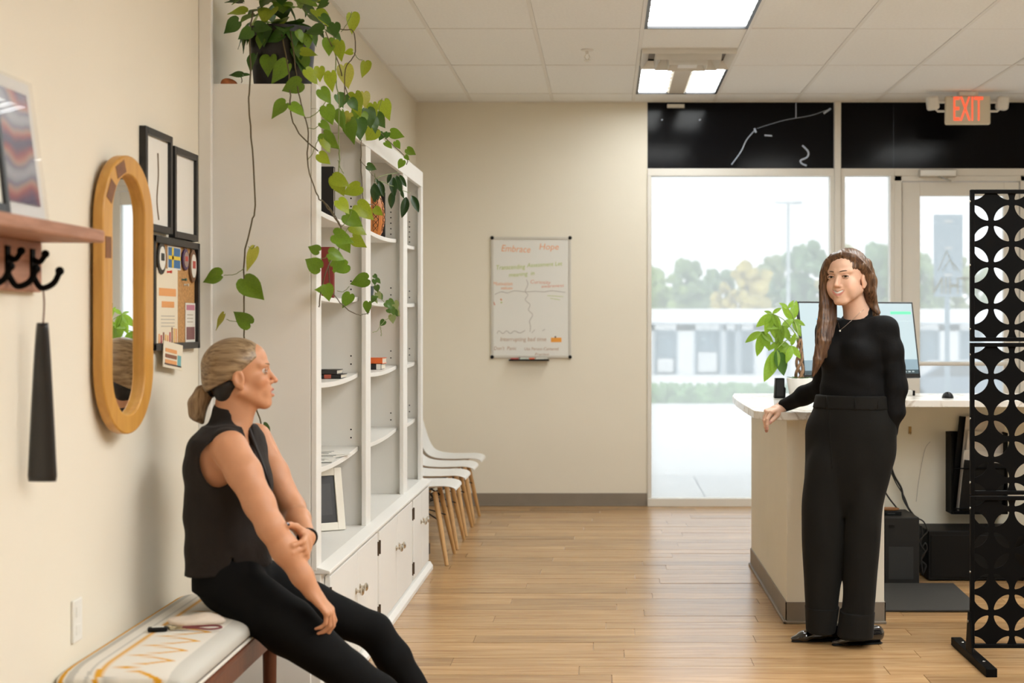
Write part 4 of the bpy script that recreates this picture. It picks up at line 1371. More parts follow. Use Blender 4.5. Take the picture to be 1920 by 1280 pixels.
# brass hook under the counter
hk = MB().box(-0.008, 0.008, -0.004, 0, -0.02, 0.02).tube(bez([(0, -0.004, -0.005), (0, -0.02, -0.02), (0, -0.03, -0.005)], 4), 0.0035, 6)
rdh = hk.build('wall_hook', mat('hook_brass', (0.45, 0.32, 0.14), 0.35, metal=1), smooth='auto', loc=(P(1706, 0, 8.45).x, 8.45, P(0, 806, 8.45).z))
tag(rdh, 'small brass hook screwed to the inside of the desk', 'hook')

# monitor
mo = thing('computer_monitor', 'large thin-bezel computer monitor standing on the counter behind the woman', 'monitor', (P(1612, 0, 8.25).x, 8.25, ZD))
MW, MH = 0.715, 0.425
Mm = T_((0, 0, 0.30)) @ RZ(0.35) @ RX(-0.20)
def moved(b, M):
    b.v = [tuple(M @ Vector(p)) for p in b.v]
    return b
MZ = -0.20
moved(MB().box(-MW / 2, MW / 2, 0, 0.022, MZ, MZ + MH), Mm).build('casing', mat('monitor_black', (0.008, 0.008, 0.009), 0.35), mo, bevel=0.004)
M_scr2 = mat('screen_glow', (0.1, 0.12, 0.13), 0.3, emit=(0.55, 0.68, 0.71), estr=0.95)
moved(MB().box(-MW / 2 + 0.010, MW / 2 - 0.010, -0.001, 0.0, MZ + 0.024, MZ + MH - 0.010), Mm).build('screen', M_scr2, mo)
def scr(nm, c, e, x0, x1, z0, z1):
    moved(MB().box(-MW / 2 + 0.01 + x0 * 0.695, -MW / 2 + 0.01 + x1 * 0.695, -0.002, -0.001, MZ + 0.024 + z0 * 0.391, MZ + 0.024 + z1 * 0.391), Mm).build(nm, mat('ui_' + nm, c, 0.4, emit=c, estr=e), mo)
scr('task_bar', (0.03, 0.05, 0.06), 0.6, 0, 1, 0, 0.055)
scr('footer_panel', (0.14, 0.20, 0.24), 0.9, 0, 1, 0.055, 0.20)
scr('title_bar', (0.10, 0.34, 0.52), 0.9, 0.14, 0.45, 0.765, 0.785)
scr('green_button', (0.10, 0.52, 0.26), 0.9, 0.80, 0.985, 0.845, 0.885)
scr('menu_line', (0.40, 0.48, 0.50), 0.8, 0.62, 0.985, 0.745, 0.75)
scr('menu_mark', (0.35, 0.42, 0.45), 0.8, 0.68, 0.74, 0.775, 0.79)
scr('text_mark', (0.40, 0.48, 0.52), 0.8, 0.14, 0.22, 0.66, 0.67)
for k in range(5):
    scr('tray_icon', (0.55, 0.62, 0.62), 0.8, 0.80 + 0.035 * k, 0.82 + 0.035 * k, 0.018, 0.036)
moved(MB().box(-0.035, 0.035, 0.03, 0.05, 0, 0.30), RZ(0.35)).build('stand_column', M_steel, mo, bevel=0.004)
moved(MB().box(-0.13, 0.13, -0.08, 0.12, 0, 0.010), RZ(0.35)).build('stand_base', M_steel, mo, bevel=0.004)
# mouse
p = onto(1777, 746)
ms = thing('computer_mouse', 'black computer mouse on the counter', 'mouse', p)
q = MB().sphere((0, 0, 0), (0.030, 0.05, 0.034), 10)
q.v = [(a, b, max(c, 0)) for a, b, c in q.v]
q.build('mouse_body', M_blk, ms, smooth=True)
MB().box(-0.003, 0.003, -0.035, -0.015, 0.022, 0.031).build('scroll_wheel', mat('grey_rubber', (0.1, 0.1, 0.1), 0.6), ms)
# small white box with a black end by the monitor
p = onto(1706, 741)
wbx = thing('white_power_brick', "small white box with a black end beside the standing woman's elbow", 'box', p)
MB().box(-0.05, 0.012, -0.02, 0.03, 0, 0.028).build('box_body', M_trimw, wbx, bevel=0.003)
MB().box(0.012, 0.026, -0.02, 0.03, 0, 0.028).build('box_end', M_blk, wbx, bevel=0.003)
# black card holder
p = onto(1461, 746)
sk = thing('black_desk_speaker', 'narrow black box standing beside the white plant pot', 'box', p)
MB().prism([(-0.028, 0), (0.030, 0), (0.033, 0.055), (0.026, 0.06), (0.026, 0.108), (-0.022, 0.108)], -0.03, 0.03, axis='y').build('box_body', M_blk, sk, bevel=0.003)
MB().box(-0.018, 0.02, -0.032, -0.03, 0.012, 0.10).build('front_grille', mat('grille_black', (0.02, 0.02, 0.02), 0.8), sk)

# pachira in a white pot
p = onto(1499, 748)
pc = thing('money_tree_plant', 'money tree with braided trunk in a white pot on the counter', 'plant', p)
sc_ = p.y / F
MB().lathe([(0.046, 0), (0.050, 0.004), (0.069, 0.110), (0.066, 0.112), (0.060, 0.100)], 28).build('pot', mat('white_ceramic', (0.78, 0.76, 0.72), 0.3), pc, smooth='auto')
MB().lathe([(0.061, 0.098), (0.02, 0.104), (0.001, 0.105)], 20).build('soil', mat('soil', (0.03, 0.022, 0.015), 0.9), pc)
M_bark = mat('braided_bark', (0.26, 0.15, 0.08), 0.8, var=0.3, vscale=40)
for k in range(3):
    a0 = 2 * math.pi * k / 3
    pts = [(0.020 * (1 - 0.45 * t_) * math.cos(a0 + 7 * t_), 0.020 * (1 - 0.45 * t_) * math.sin(a0 + 7 * t_), 0.10 + 0.22 * t_) for t_ in np.linspace(0, 1, 16)]
    MB().tube(pts, [0.0095 - 0.004 * t_ for t_ in np.linspace(0, 1, 16)], 8).build('trunk', M_bark, pc, smooth=True)
def leafy(name, c1, rough=0.4, transl=0.35):
    m = bpy.data.materials.new(name)
    m.use_nodes = True
    nt = m.node_tree
    b = nt.nodes['Principled BSDF']
    b.inputs['Roughness'].default_value = rough
    oi = nt.nodes.new('ShaderNodeObjectInfo')
    mr_ = nt.nodes.new('ShaderNodeMapRange')
    mr_.inputs[3].default_value = 0.78
    mr_.inputs[4].default_value = 1.25
    nt.links.new(oi.outputs['Random'], mr_.inputs[0])
    tc = nt.nodes.new('ShaderNodeTexCoord')
    n = nt.nodes.new('ShaderNodeTexNoise')
    n.inputs['Scale'].default_value = 14
    nt.links.new(tc.outputs['Object'], n.inputs['Vector'])
    mr2 = nt.nodes.new('ShaderNodeMapRange')
    mr2.inputs[3].default_value = 0.75
    mr2.inputs[4].default_value = 1.25
    nt.links.new(n.outputs['Fac'], mr2.inputs[0])
    mu = nt.nodes.new('ShaderNodeMath')
    mu.operation = 'MULTIPLY'
    nt.links.new(mr_.outputs[0], mu.inputs[0])
    nt.links.new(mr2.outputs[0], mu.inputs[1])
    mx = nt.nodes.new('ShaderNodeMix')
    mx.data_type = 'RGBA'
    mx.blend_type = 'MULTIPLY'
    mx.inputs[0].default_value = 1
    mx.inputs[6].default_value = (*c1, 1)
    nt.links.new(mu.outputs[0], mx.inputs[7])
    nt.links.new(mx.outputs[2], b.inputs['Base Color'])
    tl = nt.nodes.new('ShaderNodeBsdfTranslucent')
    nt.links.new(mx.outputs[2], tl.inputs[0])
    ms_ = nt.nodes.new('ShaderNodeMixShader')
    ms_.inputs[0].default_value = transl
    out = nt.nodes['Material Output']
    nt.links.new(b.outputs[0], ms_.inputs[1])
    nt.links.new(tl.outputs[0], ms_.inputs[2])
    nt.links.new(ms_.outputs[0], out.inputs[0])
    return m
def lance_leaf(name, m, w=0.26, cup=0.10, droop=0.18):
    """unit length leaf along +Y from the base, blade normal +Z"""
    def fn(u, v_):
        s_ = 2 * u - 1
        hw = w * math.sin(math.pi * min(1, v_ ** 0.85)) ** 0.85 if 0 < v_ < 1 else 0.0
        return Vector((s_ * hw, v_, cup * abs(s_) * hw * 2 - droop * v_ * v_))
    return MB().grid(fn, 5, 10).mesh(name, m, smooth=True)
def heart_leaf(name, m, fold=0.25, droop=0.22, curl=0.0):
    """unit length heart-shaped leaf; petiole joins at origin, tip at +Y"""
    prof = [(-0.10, 0.08), (-0.115, 0.18), (-0.05, 0.31), (0.08, 0.385), (0.25, 0.405), (0.42, 0.37), (0.60, 0.275), (0.78, 0.15), (0.92, 0.05), (1.0, 0.0)]
    vs, fs = [], []
    ys_ = [0.0, 0.0, 0.0, 0.08, 0.25, 0.42, 0.60, 0.78, 0.92, 1.0]
    cols = (-1.0, -0.55, 0.0, 0.55, 1.0)
    for i, (ye, xe) in enumerate(prof):
        for c in cols:
            yy = ys_[i] + (ye - ys_[i]) * abs(c)
            xx = xe * c
            zz = fold * abs(xx) * (1 - 0.6 * yy) - droop * max(yy, 0) ** 2 + curl * xx * yy + 0.02 * math.sin(9 * yy + 4 * c)
            vs.append((xx, yy, zz))
    for i in range(len(prof) - 1):
        for k in range(4):
            a = i * 5 + k
            fs.append((a, a + 1, a + 6, a + 5))
    return MB().add(vs, fs).mesh(name, m, smooth=True)
def place_leaf(me, parent, base, direction, normal, size, name='leaf', wide=1.0):
    d = Vector(direction).normalized()
    n = Vector(normal)
    n = (n - d * n.dot(d))
    if n.length < 1e-4:
        n = frame_axes(d)[0]
    n.normalize()
    x = d.cross(n)
    R = Matrix((x, d, n)).transposed().to_4x4()
    o = bpy.data.objects.new(name, me)
    COL.objects.link(o)
    o.parent = parent
    o.matrix_local = T_(Vector(base) - Vector(parent.location)) @ R @ Matrix.Diagonal((size * wide, size, size, 1))
    return o
M_pach = leafy('pachira_green', (0.26, 0.43, 0.04), 0.35, 0.45)
M_pachd = leafy('pachira_dark_green', (0.07, 0.17, 0.025), 0.3, 0.25)
pl1, pl2 = lance_leaf('leaflet', M_pach, 0.205), lance_leaf('leaflet', M_pachd, 0.27)
dP = p.y
tops = [((1448, 588), [(-0.95, -0.75, 34), (-0.35, -1, 36), (0.1, -1, 42), (0.55, -0.9, 30), (-0.9, 0.35, 14), (0.6, 0.45, 18)]),
        ((1428, 622), [(-1, -0.55, 32), (-0.1, -1, 42), (0.5, -1, 34), (0.9, -0.8, 26)]),
        ((1466, 610), [(-0.9, -0.1, 26), (-0.1, -1, 30), (0.5, -0.9, 30), (0.9, 0.5, 24), (-0.3, -0.9, 32)]),
        ((1462, 640), [(-0.9, -0.6, 24), (-0.2, -1, 34), (0.2, -1, 36), (0.85, -0.5, 22)]),
        ((1456, 655), [(-0.15, -1, 40), (0.35, -1, 44), (-0.35, -1, 56)]),
        ((1486, 600), [(-0.6, 0.8, 30), (0.2, 1, 34), (0.9, -0.3, 24), (0.5, -0.9, 30), (-0.7, -0.6, 26)]),
        ((1484, 648), [(-0.8, -0.4, 22), (0.6, -0.8, 26), (0.2, 0.9, 22), (-0.3, -1, 30)]),
        ((1478, 578), [(0.5, 0.8, 16), (-0.6, 0.4, 18)])]
st = MB()
rl = random.Random(11)
for ti, ((cx, cy), lv) in enumerate(tops):
    dd = dP + rl.uniform(-0.05, 0.05)
    c = P(cx, cy, dd)
    trunk = p + Vector((0, 0, 0.31))
    st.tube([v_ - p for v_ in bez([trunk, (trunk + c) / 2 + Vector((0, 0, 0.03)), c], 5)], 0.0025, 6)
    for k, (dx, dz, L) in enumerate(lv):
        dirv = Vector((dx, rl.uniform(-0.35, 0.1), dz))
        big = (ti == 4 and k == 1)
        place_leaf(pl2 if big else pl1, pc, c, dirv, Vector((rl.uniform(-0.4, 0.4), -1, 0.45)), L * 1.15 * sc_, 'leaflet', 1.0)
st.build('petiole', mat('petiole_green', (0.25, 0.35, 0.08), 0.5), pc, smooth=True)
for k in range(9):
    a = 2 * math.pi * k / 9
    place_leaf(pl2, pc, p + Vector((0.03 * math.cos(a), 0.03 * math.sin(a), 0.105)), Vector((math.cos(a), math.sin(a), 0.5)), Vector((0, 0, 1)), 0.045, 'moss_leaf')

# ------------------------------------------------------------------ under the desk
pcb = thing('computer_tower', 'dark grey computer tower on the floor inside the desk', 'computer', (P(1659, 0, 8.0).x, 8.0, 0))
MB().box(0, 0.182, 0, 0.36, 0.004, 0.354).build('tower_case', mat('case_charcoal', (0.019, 0.018, 0.0165), 0.55, spec=0.2), pcb, bevel=0.004)
MB().box(0.02, 0.15, -0.003, 0, 0.03, 0.20).build('front_grille', mat('case_mesh', (0.018, 0.018, 0.017), 0.7), pcb)
MB().box(0.02, 0.05, -0.003, 0, 0.30, 0.315).build('drive_slot', M_blk, pcb)
rt = thing('black_router', 'flat black box lying on the computer tower', 'router', (P(1659, 0, 8.05).x, 8.08, 0.355))
MB().box(0.0, 0.095, 0, 0.12, 0, 0.022).build('router_body', M_blk, rt, bevel=0.003)
MB().box(0.02, 0.06, -0.001, 0.001, 0.008, 0.012).build('status_strip', mat('led_off', (0.05, 0.06, 0.06), 0.3), rt)
tw = thing('wooden_tray', 'small orange brown wooden tray on the flat black box', 'tray', (P(1659, 0, 8.05).x, 8.09, 0.3775))
MB().lathe([(0.04, 0), (0.05, 0.003), (0.052, 0.009), (0.047, 0.009), (0.044, 0.005)], 24, M=T_((0.042, 0.05, 0))).build('tray_body', mat('tray_wood', (0.34, 0.15, 0.05), 0.5), tw, smooth='auto')
MB().box(0.01, 0.07, 0.03, 0.05, 0.005, 0.008).build('tray_insert', mat('tray_insert', (0.20, 0.09, 0.03), 0.6), tw)
b2 = thing('black_storage_box', 'wide black drawer box standing on the floor behind the metal screen', 'box', (P(1741, 0, 8.12).x, 8.12, 0))
MB().box(0, 0.56, 0, 0.30, 0.004, 0.268).build('box_body', mat('box_black', (0.006, 0.0055, 0.005), 0.55, spec=0.2), b2, bevel=0.004)
MB().box(0.012, 0.548, -0.004, 0, 0.02, 0.245).build('front_panel', mat('box_black_panel', (0.005, 0.0048, 0.0045), 0.5, spec=0.2), b2, bevel=0.003)
fm = MB().prism([(1.29, 7.24), (1.80, 7.24), (1.83, 7.99), (1.29, 7.99)], 0.0015, 0.012)
tag(fm.build('floor_mat', mat('mat_charcoal', (0.028, 0.026, 0.023), 0.7, bump=0.15, bscale=400), bevel=0.003), 'dark grey anti-fatigue mat on the floor inside the desk', 'floor mat')
M_cab = mat('cable_black', (0.01, 0.01, 0.01), 0.5)
def cable(label, pts, r, name='power_cable', m=None):
    o = MB().tube(bez([P(*q) for q in pts], 6), r, 7).build(name, m or M_cab, smooth=True)
    tag(o, label, 'cable', 'cables behind the computer tower')
cable('thick black cable running down to the computer tower', [(1668, 862, 8.40), (1676, 890, 8.40), (1690, 915, 8.41), (1694, 935, 8.40), (1705, 955, 8.38), (1716, 969, 8.33)], 0.006)
cable('thin black cable twisted round the thick one', [(1667, 876, 8.42), (1680, 905, 8.41), (1695, 930, 8.42), (1706, 958, 8.40), (1713, 968, 8.36)], 0.0035)
cable('short black cable dropping to the flat black box', [(1655, 915, 8.38), (1668, 935, 8.33), (1680, 950, 8.25), (1686, 958, 8.17)], 0.0045)
cable('black cable looping right of the computer tower', [(1722, 972, 8.07), (1732, 978, 8.07), (1739, 995, 8.07), (1730, 1005, 8.07), (1724, 1013, 8.07), (1728, 1025, 8.07), (1735, 1018, 8.07), (1738, 1030, 8.07), (1728, 1045, 8.07), (1730, 1075, 8.07)], 0.004)
cable('tangled black cable between tower and drawer box', [(1727, 985, 8.095), (1729, 1000, 8.095), (1726, 1020, 8.095), (1734, 1035, 8.095), (1727, 1050, 8.095), (1736, 1060, 8.095), (1729, 1078, 8.095)], 0.005)
cable('fine grey wire arching up the desk wall', [(1744, 828, 8.44), (1735, 840, 8.44), (1728, 870, 8.44), (1722, 905, 8.44), (1718, 940, 8.43)], 0.0012, 'thin_wire', mat('wire_grey', (0.35, 0.32, 0.27), 0.5))

# wall rack with folders
rx0, rz0, rz1 = P(1773, 0, 8.45).x, P(0, 958, 8.45).z, P(0, 808, 8.45).z
rk = thing('wall_file_rack', 'black wall file rack hanging inside the desk behind the screen', 'file rack', (rx0, 8.45, rz0))
RH, RW = rz1 - rz0, 0.31
MB().box(0, 0.012, -0.14, 0, 0, RH).build('side_plate', M_blkm, rk, bevel=0.002)
MB().box(RW - 0.012, RW, -0.14, 0, 0, RH).build('side_plate', M_blkm, rk, bevel=0.002)
MB().box(0.012, RW - 0.012, -0.006, 0, 0, RH).build('back_plate', M_blkm, rk)
MB().box(0.012, RW - 0.012, -0.14, 0, 0, 0.012).build('bottom_plate', M_blkm, rk)
for z in (0.03, 0.25):
    MB().tube([(0.01, -0.135, z), (RW - 0.01, -0.135, z)], 0.004, 8).build('front_bar', M_blkm, rk)
M_fold = mat('folder_grey_white', (0.66, 0.60, 0.53), 0.6)
def folder(name, label, m, w, h, y, tilt, dx, dz, cat='folder'):
    t = thing(name, label, cat, group='folders in the wall rack')
    t.matrix_world = T_((rx0 + 0.014 + dx, 8.45 + y, rz0 + 0.014 + dz)) @ RX(tilt) @ RY(0.10)
    MB().box(0, w, -0.004, 0.004, 0, h).build('cover', m, t, bevel=0.003)
    MB().box(0.006, w - 0.006, -0.0015, 0.0015, 0.006, h + 0.002).build('sheets', M_paper, t)
    return t
folder('black_clipboard', 'black clipboard sticking out highest from the wall rack', M_blk, 0.24, 0.52, -0.018, 0.02, 0.003, 0.0, 'clipboard')
folder('tall_white_folder', 'tall white folder in front of the black clipboard', M_fold, 0.22, 0.52, -0.042, 0.03, 0.034, 0.0)
folder('middle_white_folder', 'white folder in the middle of the wall rack', M_fold, 0.22, 0.44, -0.066, 0.03, 0.046, 0.0)
folder('low_white_folder', 'lower white folder at the front of the wall rack', M_fold, 0.22, 0.335, -0.09, 0.02, 0.030, 0.0)
folder('front_black_clipboard', 'black clipboard with metal clip at the front of the rack', M_blk, 0.23, 0.285, -0.115, 0.02, 0.034, 0.0, 'clipboard')

# potted leaves glimpsed through the lower holes of the screen
gp = thing('green_floor_plant', 'green leafy plant glimpsed through the right holes of the black screen', 'plant', (2.34, 7.9, 0.28))
tbs = thing('small_stool', 'small light wooden stool under the green plant behind the screen', 'stool', (2.34, 7.9, 0))
MB().lathe([(0.13, 0.25), (0.135, 0.255), (0.135, 0.275), (0.13, 0.28)], 24).build('stool_top', M_beech, tbs, smooth='auto')
for k in range(3):
    a = 2 * math.pi * k / 3
    MB().tube([(0.12 * math.cos(a), 0.12 * math.sin(a), 0), (0.08 * math.cos(a), 0.08 * math.sin(a), 0.25)], 0.013, 8).build('leg', M_beech, tbs)
MB().lathe([(0.06, 0), (0.085, 0.12), (0.08, 0.125), (0.07, 0.11)], 20).build('pot', mat('pale_pot', (0.7, 0.66, 0.58), 0.5), gp, smooth='auto')
M_gpl = leafy('bright_leaf', (0.14, 0.33, 0.04), 0.4, 0.35)
gl_ = lance_leaf('leaf', M_gpl, 0.24)
for k in range(22):
    a, e = rl.uniform(0, 6.28), rl.uniform(0.2, 1.2)
    place_leaf(gl_, gp, Vector((2.34, 7.9, 0.38)) + Vector((0.03 * math.cos(a), 0.03 * math.sin(a), rl.uniform(0, 0.12))), (math.cos(a), math.sin(a), math.tan(e) * 0.7), (0, 0, 1), rl.uniform(0.10, 0.17))

# ================================================================== BLACK LASER-CUT SCREEN
SY = 6.2
sx0 = P(1819, 0, SY).x
ds = thing('metal_room_divider', 'black metal room divider with leaf-shaped cutouts at the right edge', 'room divider', (sx0, SY, 0))
CELL = 0.0846
NX, NZ, FWD = 10, 7, 0.016
PWID = 2 * FWD + (NX - 0.36) * CELL
def leaf_cell(flip):
    """square plate cell with an almond hole along one diagonal"""
    n = 32
    hl, hw = 0.365 * math.sqrt(2) * CELL / 1.0 * 1.03, 0.165 * CELL * 1.25
    R = (hl * hl + hw * hw) / (2 * hw)
    inner, outer = [], []
    for k in range(n):
        a = 2 * math.pi * (k + 0.5) / n + math.pi / 4 * 0
        # almond in its own frame (long axis x)
        c, s_ = math.cos(a), math.sin(a)
        # parametric: upper arc then lower arc by angle
        tpar = a / (2 * math.pi)
        if tpar < 0.5:
            u = 1 - 4 * tpar
            sg = 1
        else:
            u = -1 + 4 * (tpar - 0.5)
            sg = -1
        x = u * hl
        y = sg * (math.sqrt(max(0, R * R - x * x)) - (R - hw))
        an = math.pi / 4 if not flip else -math.pi / 4
        inner.append((x * math.cos(an) - y * math.sin(an), x * math.sin(an) + y * math.cos(an)))
        # matching point on the square boundary
        aa = math.atan2(inner[-1][1], inner[-1][0])
        q = CELL / 2 / max(abs(math.cos(aa)), abs(math.sin(aa)))
        outer.append((q * math.cos(aa), q * math.sin(aa)))
    return outer, inner
def add_cell(b, cx, cz, flip, xmin=None):
    outer, inner = leaf_cell(flip)
    n = len(outer)
    T2 = 0.0012
    ci = [(math.copysign(CELL / 2, o[0]), math.copysign(CELL / 2, o[1])) for o in outer]
    vs, fs = [], []
    for yy in (-T2, T2):
        for (x, z) in outer:
            vs.append((max(cx + x, xmin), yy, cz + z))
        for (x, z) in inner:
            vs.append((max(cx + x, xmin), yy, cz + z))
    for k in range(n):
        j = (k + 1) % n
        fs.append((k, j, n + j, n + k))
        fs.append((2 * n + j, 2 * n + k, 3 * n + k, 3 * n + j))
        fs.append((n + k, n + j, 3 * n + j, 3 * n + k))
    # corner triangles of the square
    for k in range(n):
        j = (k + 1) % n
        a, c = outer[k], outer[j]
        onx = lambda q: abs(abs(q[0]) - CELL / 2) < 1e-6
        if onx(a) != onx(c):
            cr = (a[0] if onx(a) else c[0], c[1] if onx(a) else a[1])
            o_ = len(vs)
            vs += [(max(cx + cr[0], xmin), -T2, cz + cr[1]), (max(cx + cr[0], xmin), T2, cz + cr[1])]
            fs += [(k, o_, j), (2 * n + j, o_ + 1, 2 * n + k)]
    b.add(vs, fs)
for pi_ in range(3):
    zb = 0.052 + pi_ * 0.6245
    pn = MB()
    for i in range(NX):
        for j in range(NZ + 1):
            cx = FWD + (i + 0.5 - 0.36 * 0.5) * CELL
            cz = FWD + j * CELL
            add_cell(pn, cx, cz, (i + j) % 2 == 0, FWD * 0.5)
    # trim the half cells that stick out past the frame
    zl, zh = FWD * 0.4, 0.618 - FWD * 0.4
    pn.v = [(min(x, PWID - FWD * 0.5), yy, min(max(z, zl), zh)) for x, yy, z in pn.v]
    pn.v = [(x, yy, z + zb) for x, yy, z in pn.v]
    pn.build('cutout_panel', M_blkm, ds)
    fr = MB().box(0, FWD, -0.013, 0.013, zb, zb + 0.618).box(PWID - FWD, PWID, -0.013, 0.013, zb, zb + 0.618)
    fr.box(FWD, PWID - FWD, -0.013, 0.013, zb, zb + FWD).box(FWD, PWID - FWD, -0.013, 0.013, zb + 0.618 - FWD, zb + 0.618)
    fr.build('panel_frame', M_blkm, ds, bevel=0.002)
    for z in (zb + 0.05, zb + 0.31, zb + 0.57):
        MB().lathe([(0.006, 0), (0.006, 0.002), (0.003, 0.004)], 10, M=T_((0.0, -0.004, z)) @ RY(-math.pi / 2)).build('screw', M_steel, ds, smooth='auto')
for xx in (0.012, PWID - 0.012):
    ft = MB().box(xx - 0.022, xx + 0.022, -0.30, 0.30, 0.0, 0.034)
    ft.build('foot_bar', M_blkm, ds, bevel=0.003)
    MB().prism([(-0.055, 0.034), (0.055, 0.034), (0.018, 0.20), (-0.018, 0.20)], xx - 0.018, xx - 0.013, axis='x').build('foot_bracket', M_blkm, ds, bevel=0.001)
    for yy in (-0.18, 0.18):
        MB().lathe([(0.006, 0), (0.006, 0.003), (0.003, 0.005)], 10, M=T_((xx, yy, 0.034))).build('screw', M_steel, ds, smooth='auto')
    MB().lathe([(0.006, 0), (0.006, 0.003), (0.003, 0.005)], 10, M=T_((xx - 0.018, 0, 0.16)) @ RY(-math.pi / 2)).build('screw', M_steel, ds, smooth='auto')
# ================================================================== POTHOS AND OTHER HANGING PLANTS
M_pd, M_pm, M_pl, M_py = leafy('pothos_dark', (0.055, 0.135, 0.018), 0.35, 0.25), leafy('pothos_mid', (0.165, 0.295, 0.022), 0.35, 0.35), leafy('pothos_lime', (0.36, 0.46, 0.030), 0.35, 0.4), leafy('pothos_yellow', (0.42, 0.42, 0.06), 0.4, 0.45)
PM = {'d': M_pd, 'm': M_pm, 'l': M_pl, 'y': M_py}
HL = {k: [heart_leaf('leaf', m, 0.22, 0.20), heart_leaf('leaf', m, 0.40, 0.30, 0.1), heart_leaf('leaf', m, 0.12, 0.10, -0.12)] for k, m in PM.items()}
M_vine = mat('vine_stem', (0.10, 0.075, 0.03), 0.6)
M_vineg = mat('vine_green_stem', (0.17, 0.22, 0.05), 0.5)
rp = random.Random(21)
PX_, PY_ = -1.18, 5.56
po = thing('pothos_plant', 'large trailing pothos in a black pot on top of the bookcase', 'plant', (PX_, PY_, ZT))
MB().lathe([(0.098, 0), (0.102, 0.004), (0.118, 0.19), (0.126, 0.195), (0.128, 0.225), (0.120, 0.226), (0.114, 0.20)], 32).build('pot', mat('black_pot', (0.014, 0.012, 0.013), 0.4), po, smooth='auto')
MB().lathe([(0.116, 0.198), (0.05, 0.206), (0.002, 0.208)], 20).build('soil', bpy.data.materials['soil'], po)
def dpo(px):
    return 5.27 if px < 603 else max(5.27, 0.965 * F / (VPX - px))
def leaf2d(par, p0, p1, tone, d, name='leaf', wide=1.0, tilt=0.7, shapes=HL):
    a, b = P(p0[0], p0[1], d), P(p1[0], p1[1], d)
    L = (b - a).length * 0.93
    dy = rp.uniform(-0.25, 0.25)
    dirv = (b - a).normalized() + Vector((0, dy, 0))
    nrm = Vector((rp.uniform(-tilt, tilt), -1, rp.uniform(-0.1, tilt)))
    base = a + (b - a) * 0.12
    return place_leaf(rp.choice(shapes[tone]), par, base, dirv, nrm, L, name, wide)
Z3 = lambda zx, zy: (380 + zx / 3.2, zy / 3.2)
Z4 = lambda zx, zy: (360 + zx / 3.2, 360 + zy / 3.2)
L3 = [((228, 120), (118, 190), 'd'), ((300, 175), (215, 235), 'd'), ((300, 160), (415, 170), 'd'), ((505, 210), (370, 228), 'd'), ((565, 180), (602, 250), 'm'), ((735, 185), (612, 178), 'd'),
      ((580, 312), (684, 316), 'l'), ((525, 370), (400, 485), 'm'), ((605, 490), (478, 545), 'm'), ((610, 410), (690, 500), 'l'), ((700, 395), (705, 485), 'l'), ((890, 70), (908, 197), 'l'), ((760, 10), (680, 40), 'd'),
      ((700, 95), (785, 150), 'd'), ((790, 130), (800, 225), 'd'), ((755, 222), (758, 330), 'm'), ((825, 235), (812, 362), 'l'), ((905, 308), (850, 318), 'l'), ((840, 380), (880, 522), 'y'), ((975, 358), (968, 466), 'l'),
      ((770, 420), (768, 545), 'l'), ((700, 528), (768, 615), 'm'), ((510, 610), (410, 695), 'm'), ((520, 625), (615, 685), 'm'), ((735, 625), (775, 745), 'm'), ((835, 650), (825, 785), 'm'), ((885, 668), (850, 742), 'y'),
      ((885, 700), (890, 858), 'm'), ((930, 700), (955, 838), 'd'), ((912, 545), (930, 692), 'l'), ((965, 545), (985, 645), 'y'), ((1085, 592), (1110, 718), 'l'), ((1020, 612), (1026, 716), 'l'), ((1030, 680), (1095, 762), 'd'),
      ((985, 640), (1010, 765), 'd'), ((1050, 762), (955, 848), 'l'), ((700, 732), (772, 778), 'm'), ((715, 790), (802, 895), 'm'), ((712, 828), (766, 912), 'l'), ((690, 918), (762, 982), 'l'), ((790, 1045), (840, 1175), 'l'), ((770, 1060), (880, 1110), 'l'),
      ((955, 1110), (848, 1168), 'l'), ((1085, 790), (1058, 842), 'd'), ((1112, 790), (1098, 836), 'd'), ((1118, 788), (1206, 822), 'm'), ((1090, 850), (1138, 888), 'm'), ((1155, 843), (1182, 893), 'm'), ((1220, 888), (1276, 930), 'm'),
      ((1212, 930), (1238, 960), 'm'), ((1205, 955), (1174, 1010), 'm'), ((860, 560), (820, 640), 'd'), ((800, 560), (850, 640), 'd'), ((930, 640), (905, 720), 'm'), ((1010, 700), (1050, 790), 'd'), ((980, 990), (1042, 1015), 'd'),
      ((880, 590), (930, 660), 'd'), ((960, 660), (940, 770), 'm')]
for a, b, t_ in L3:
    pa, pb = Z3(*a), Z3(*b)
    if pa[1] < 150 and pa[0] < 640:
        d_ = PY_ - 0.14 - rp.uniform(0, 0.07)
    else:
        d_ = dpo(pa[0]) + rp.uniform(-0.03, 0.02)
    leaf2d(po, pa, pb, t_, d_, wide=1.0, tilt=0.85)
L4 = [((870, 42), (945, 122), 'l'), ((980, 68), (1086, 156), 'l'), ((910, 128), (1018, 202), 'm'), ((938, 200), (1046, 244), 'l'), ((885, 250), (940, 362), 'm'), ((840, 250), (960, 300), 'm'), ((955, 262), (1042, 332), 'l'), ((1090, 92), (1142, 140), 'l'),
      ((772, 358), (692, 325), 'm'), ((782, 465), (668, 400), 'm'), ((850, 360), (838, 450), 'm'), ((810, 365), (915, 395), 'm'), ((905, 390), (835, 478), 'm'), ((945, 430), (840, 475), 'm'), ((1068, 518), (955, 548), 'm'), ((955, 602), (905, 692), 'm'),
      ((1060, 652), (1048, 728), 'm'), ((800, 548), (825, 652), 'm'), ((835, 590), (740, 582), 'm'), ((192, 498), (56, 522), 'm'), ((303, 503), (412, 652), 'm'), ((382, 318), (334, 472), 'y'), ((362, 798), (252, 725), 'm'), ((200, 720), (132, 825), 'y')]
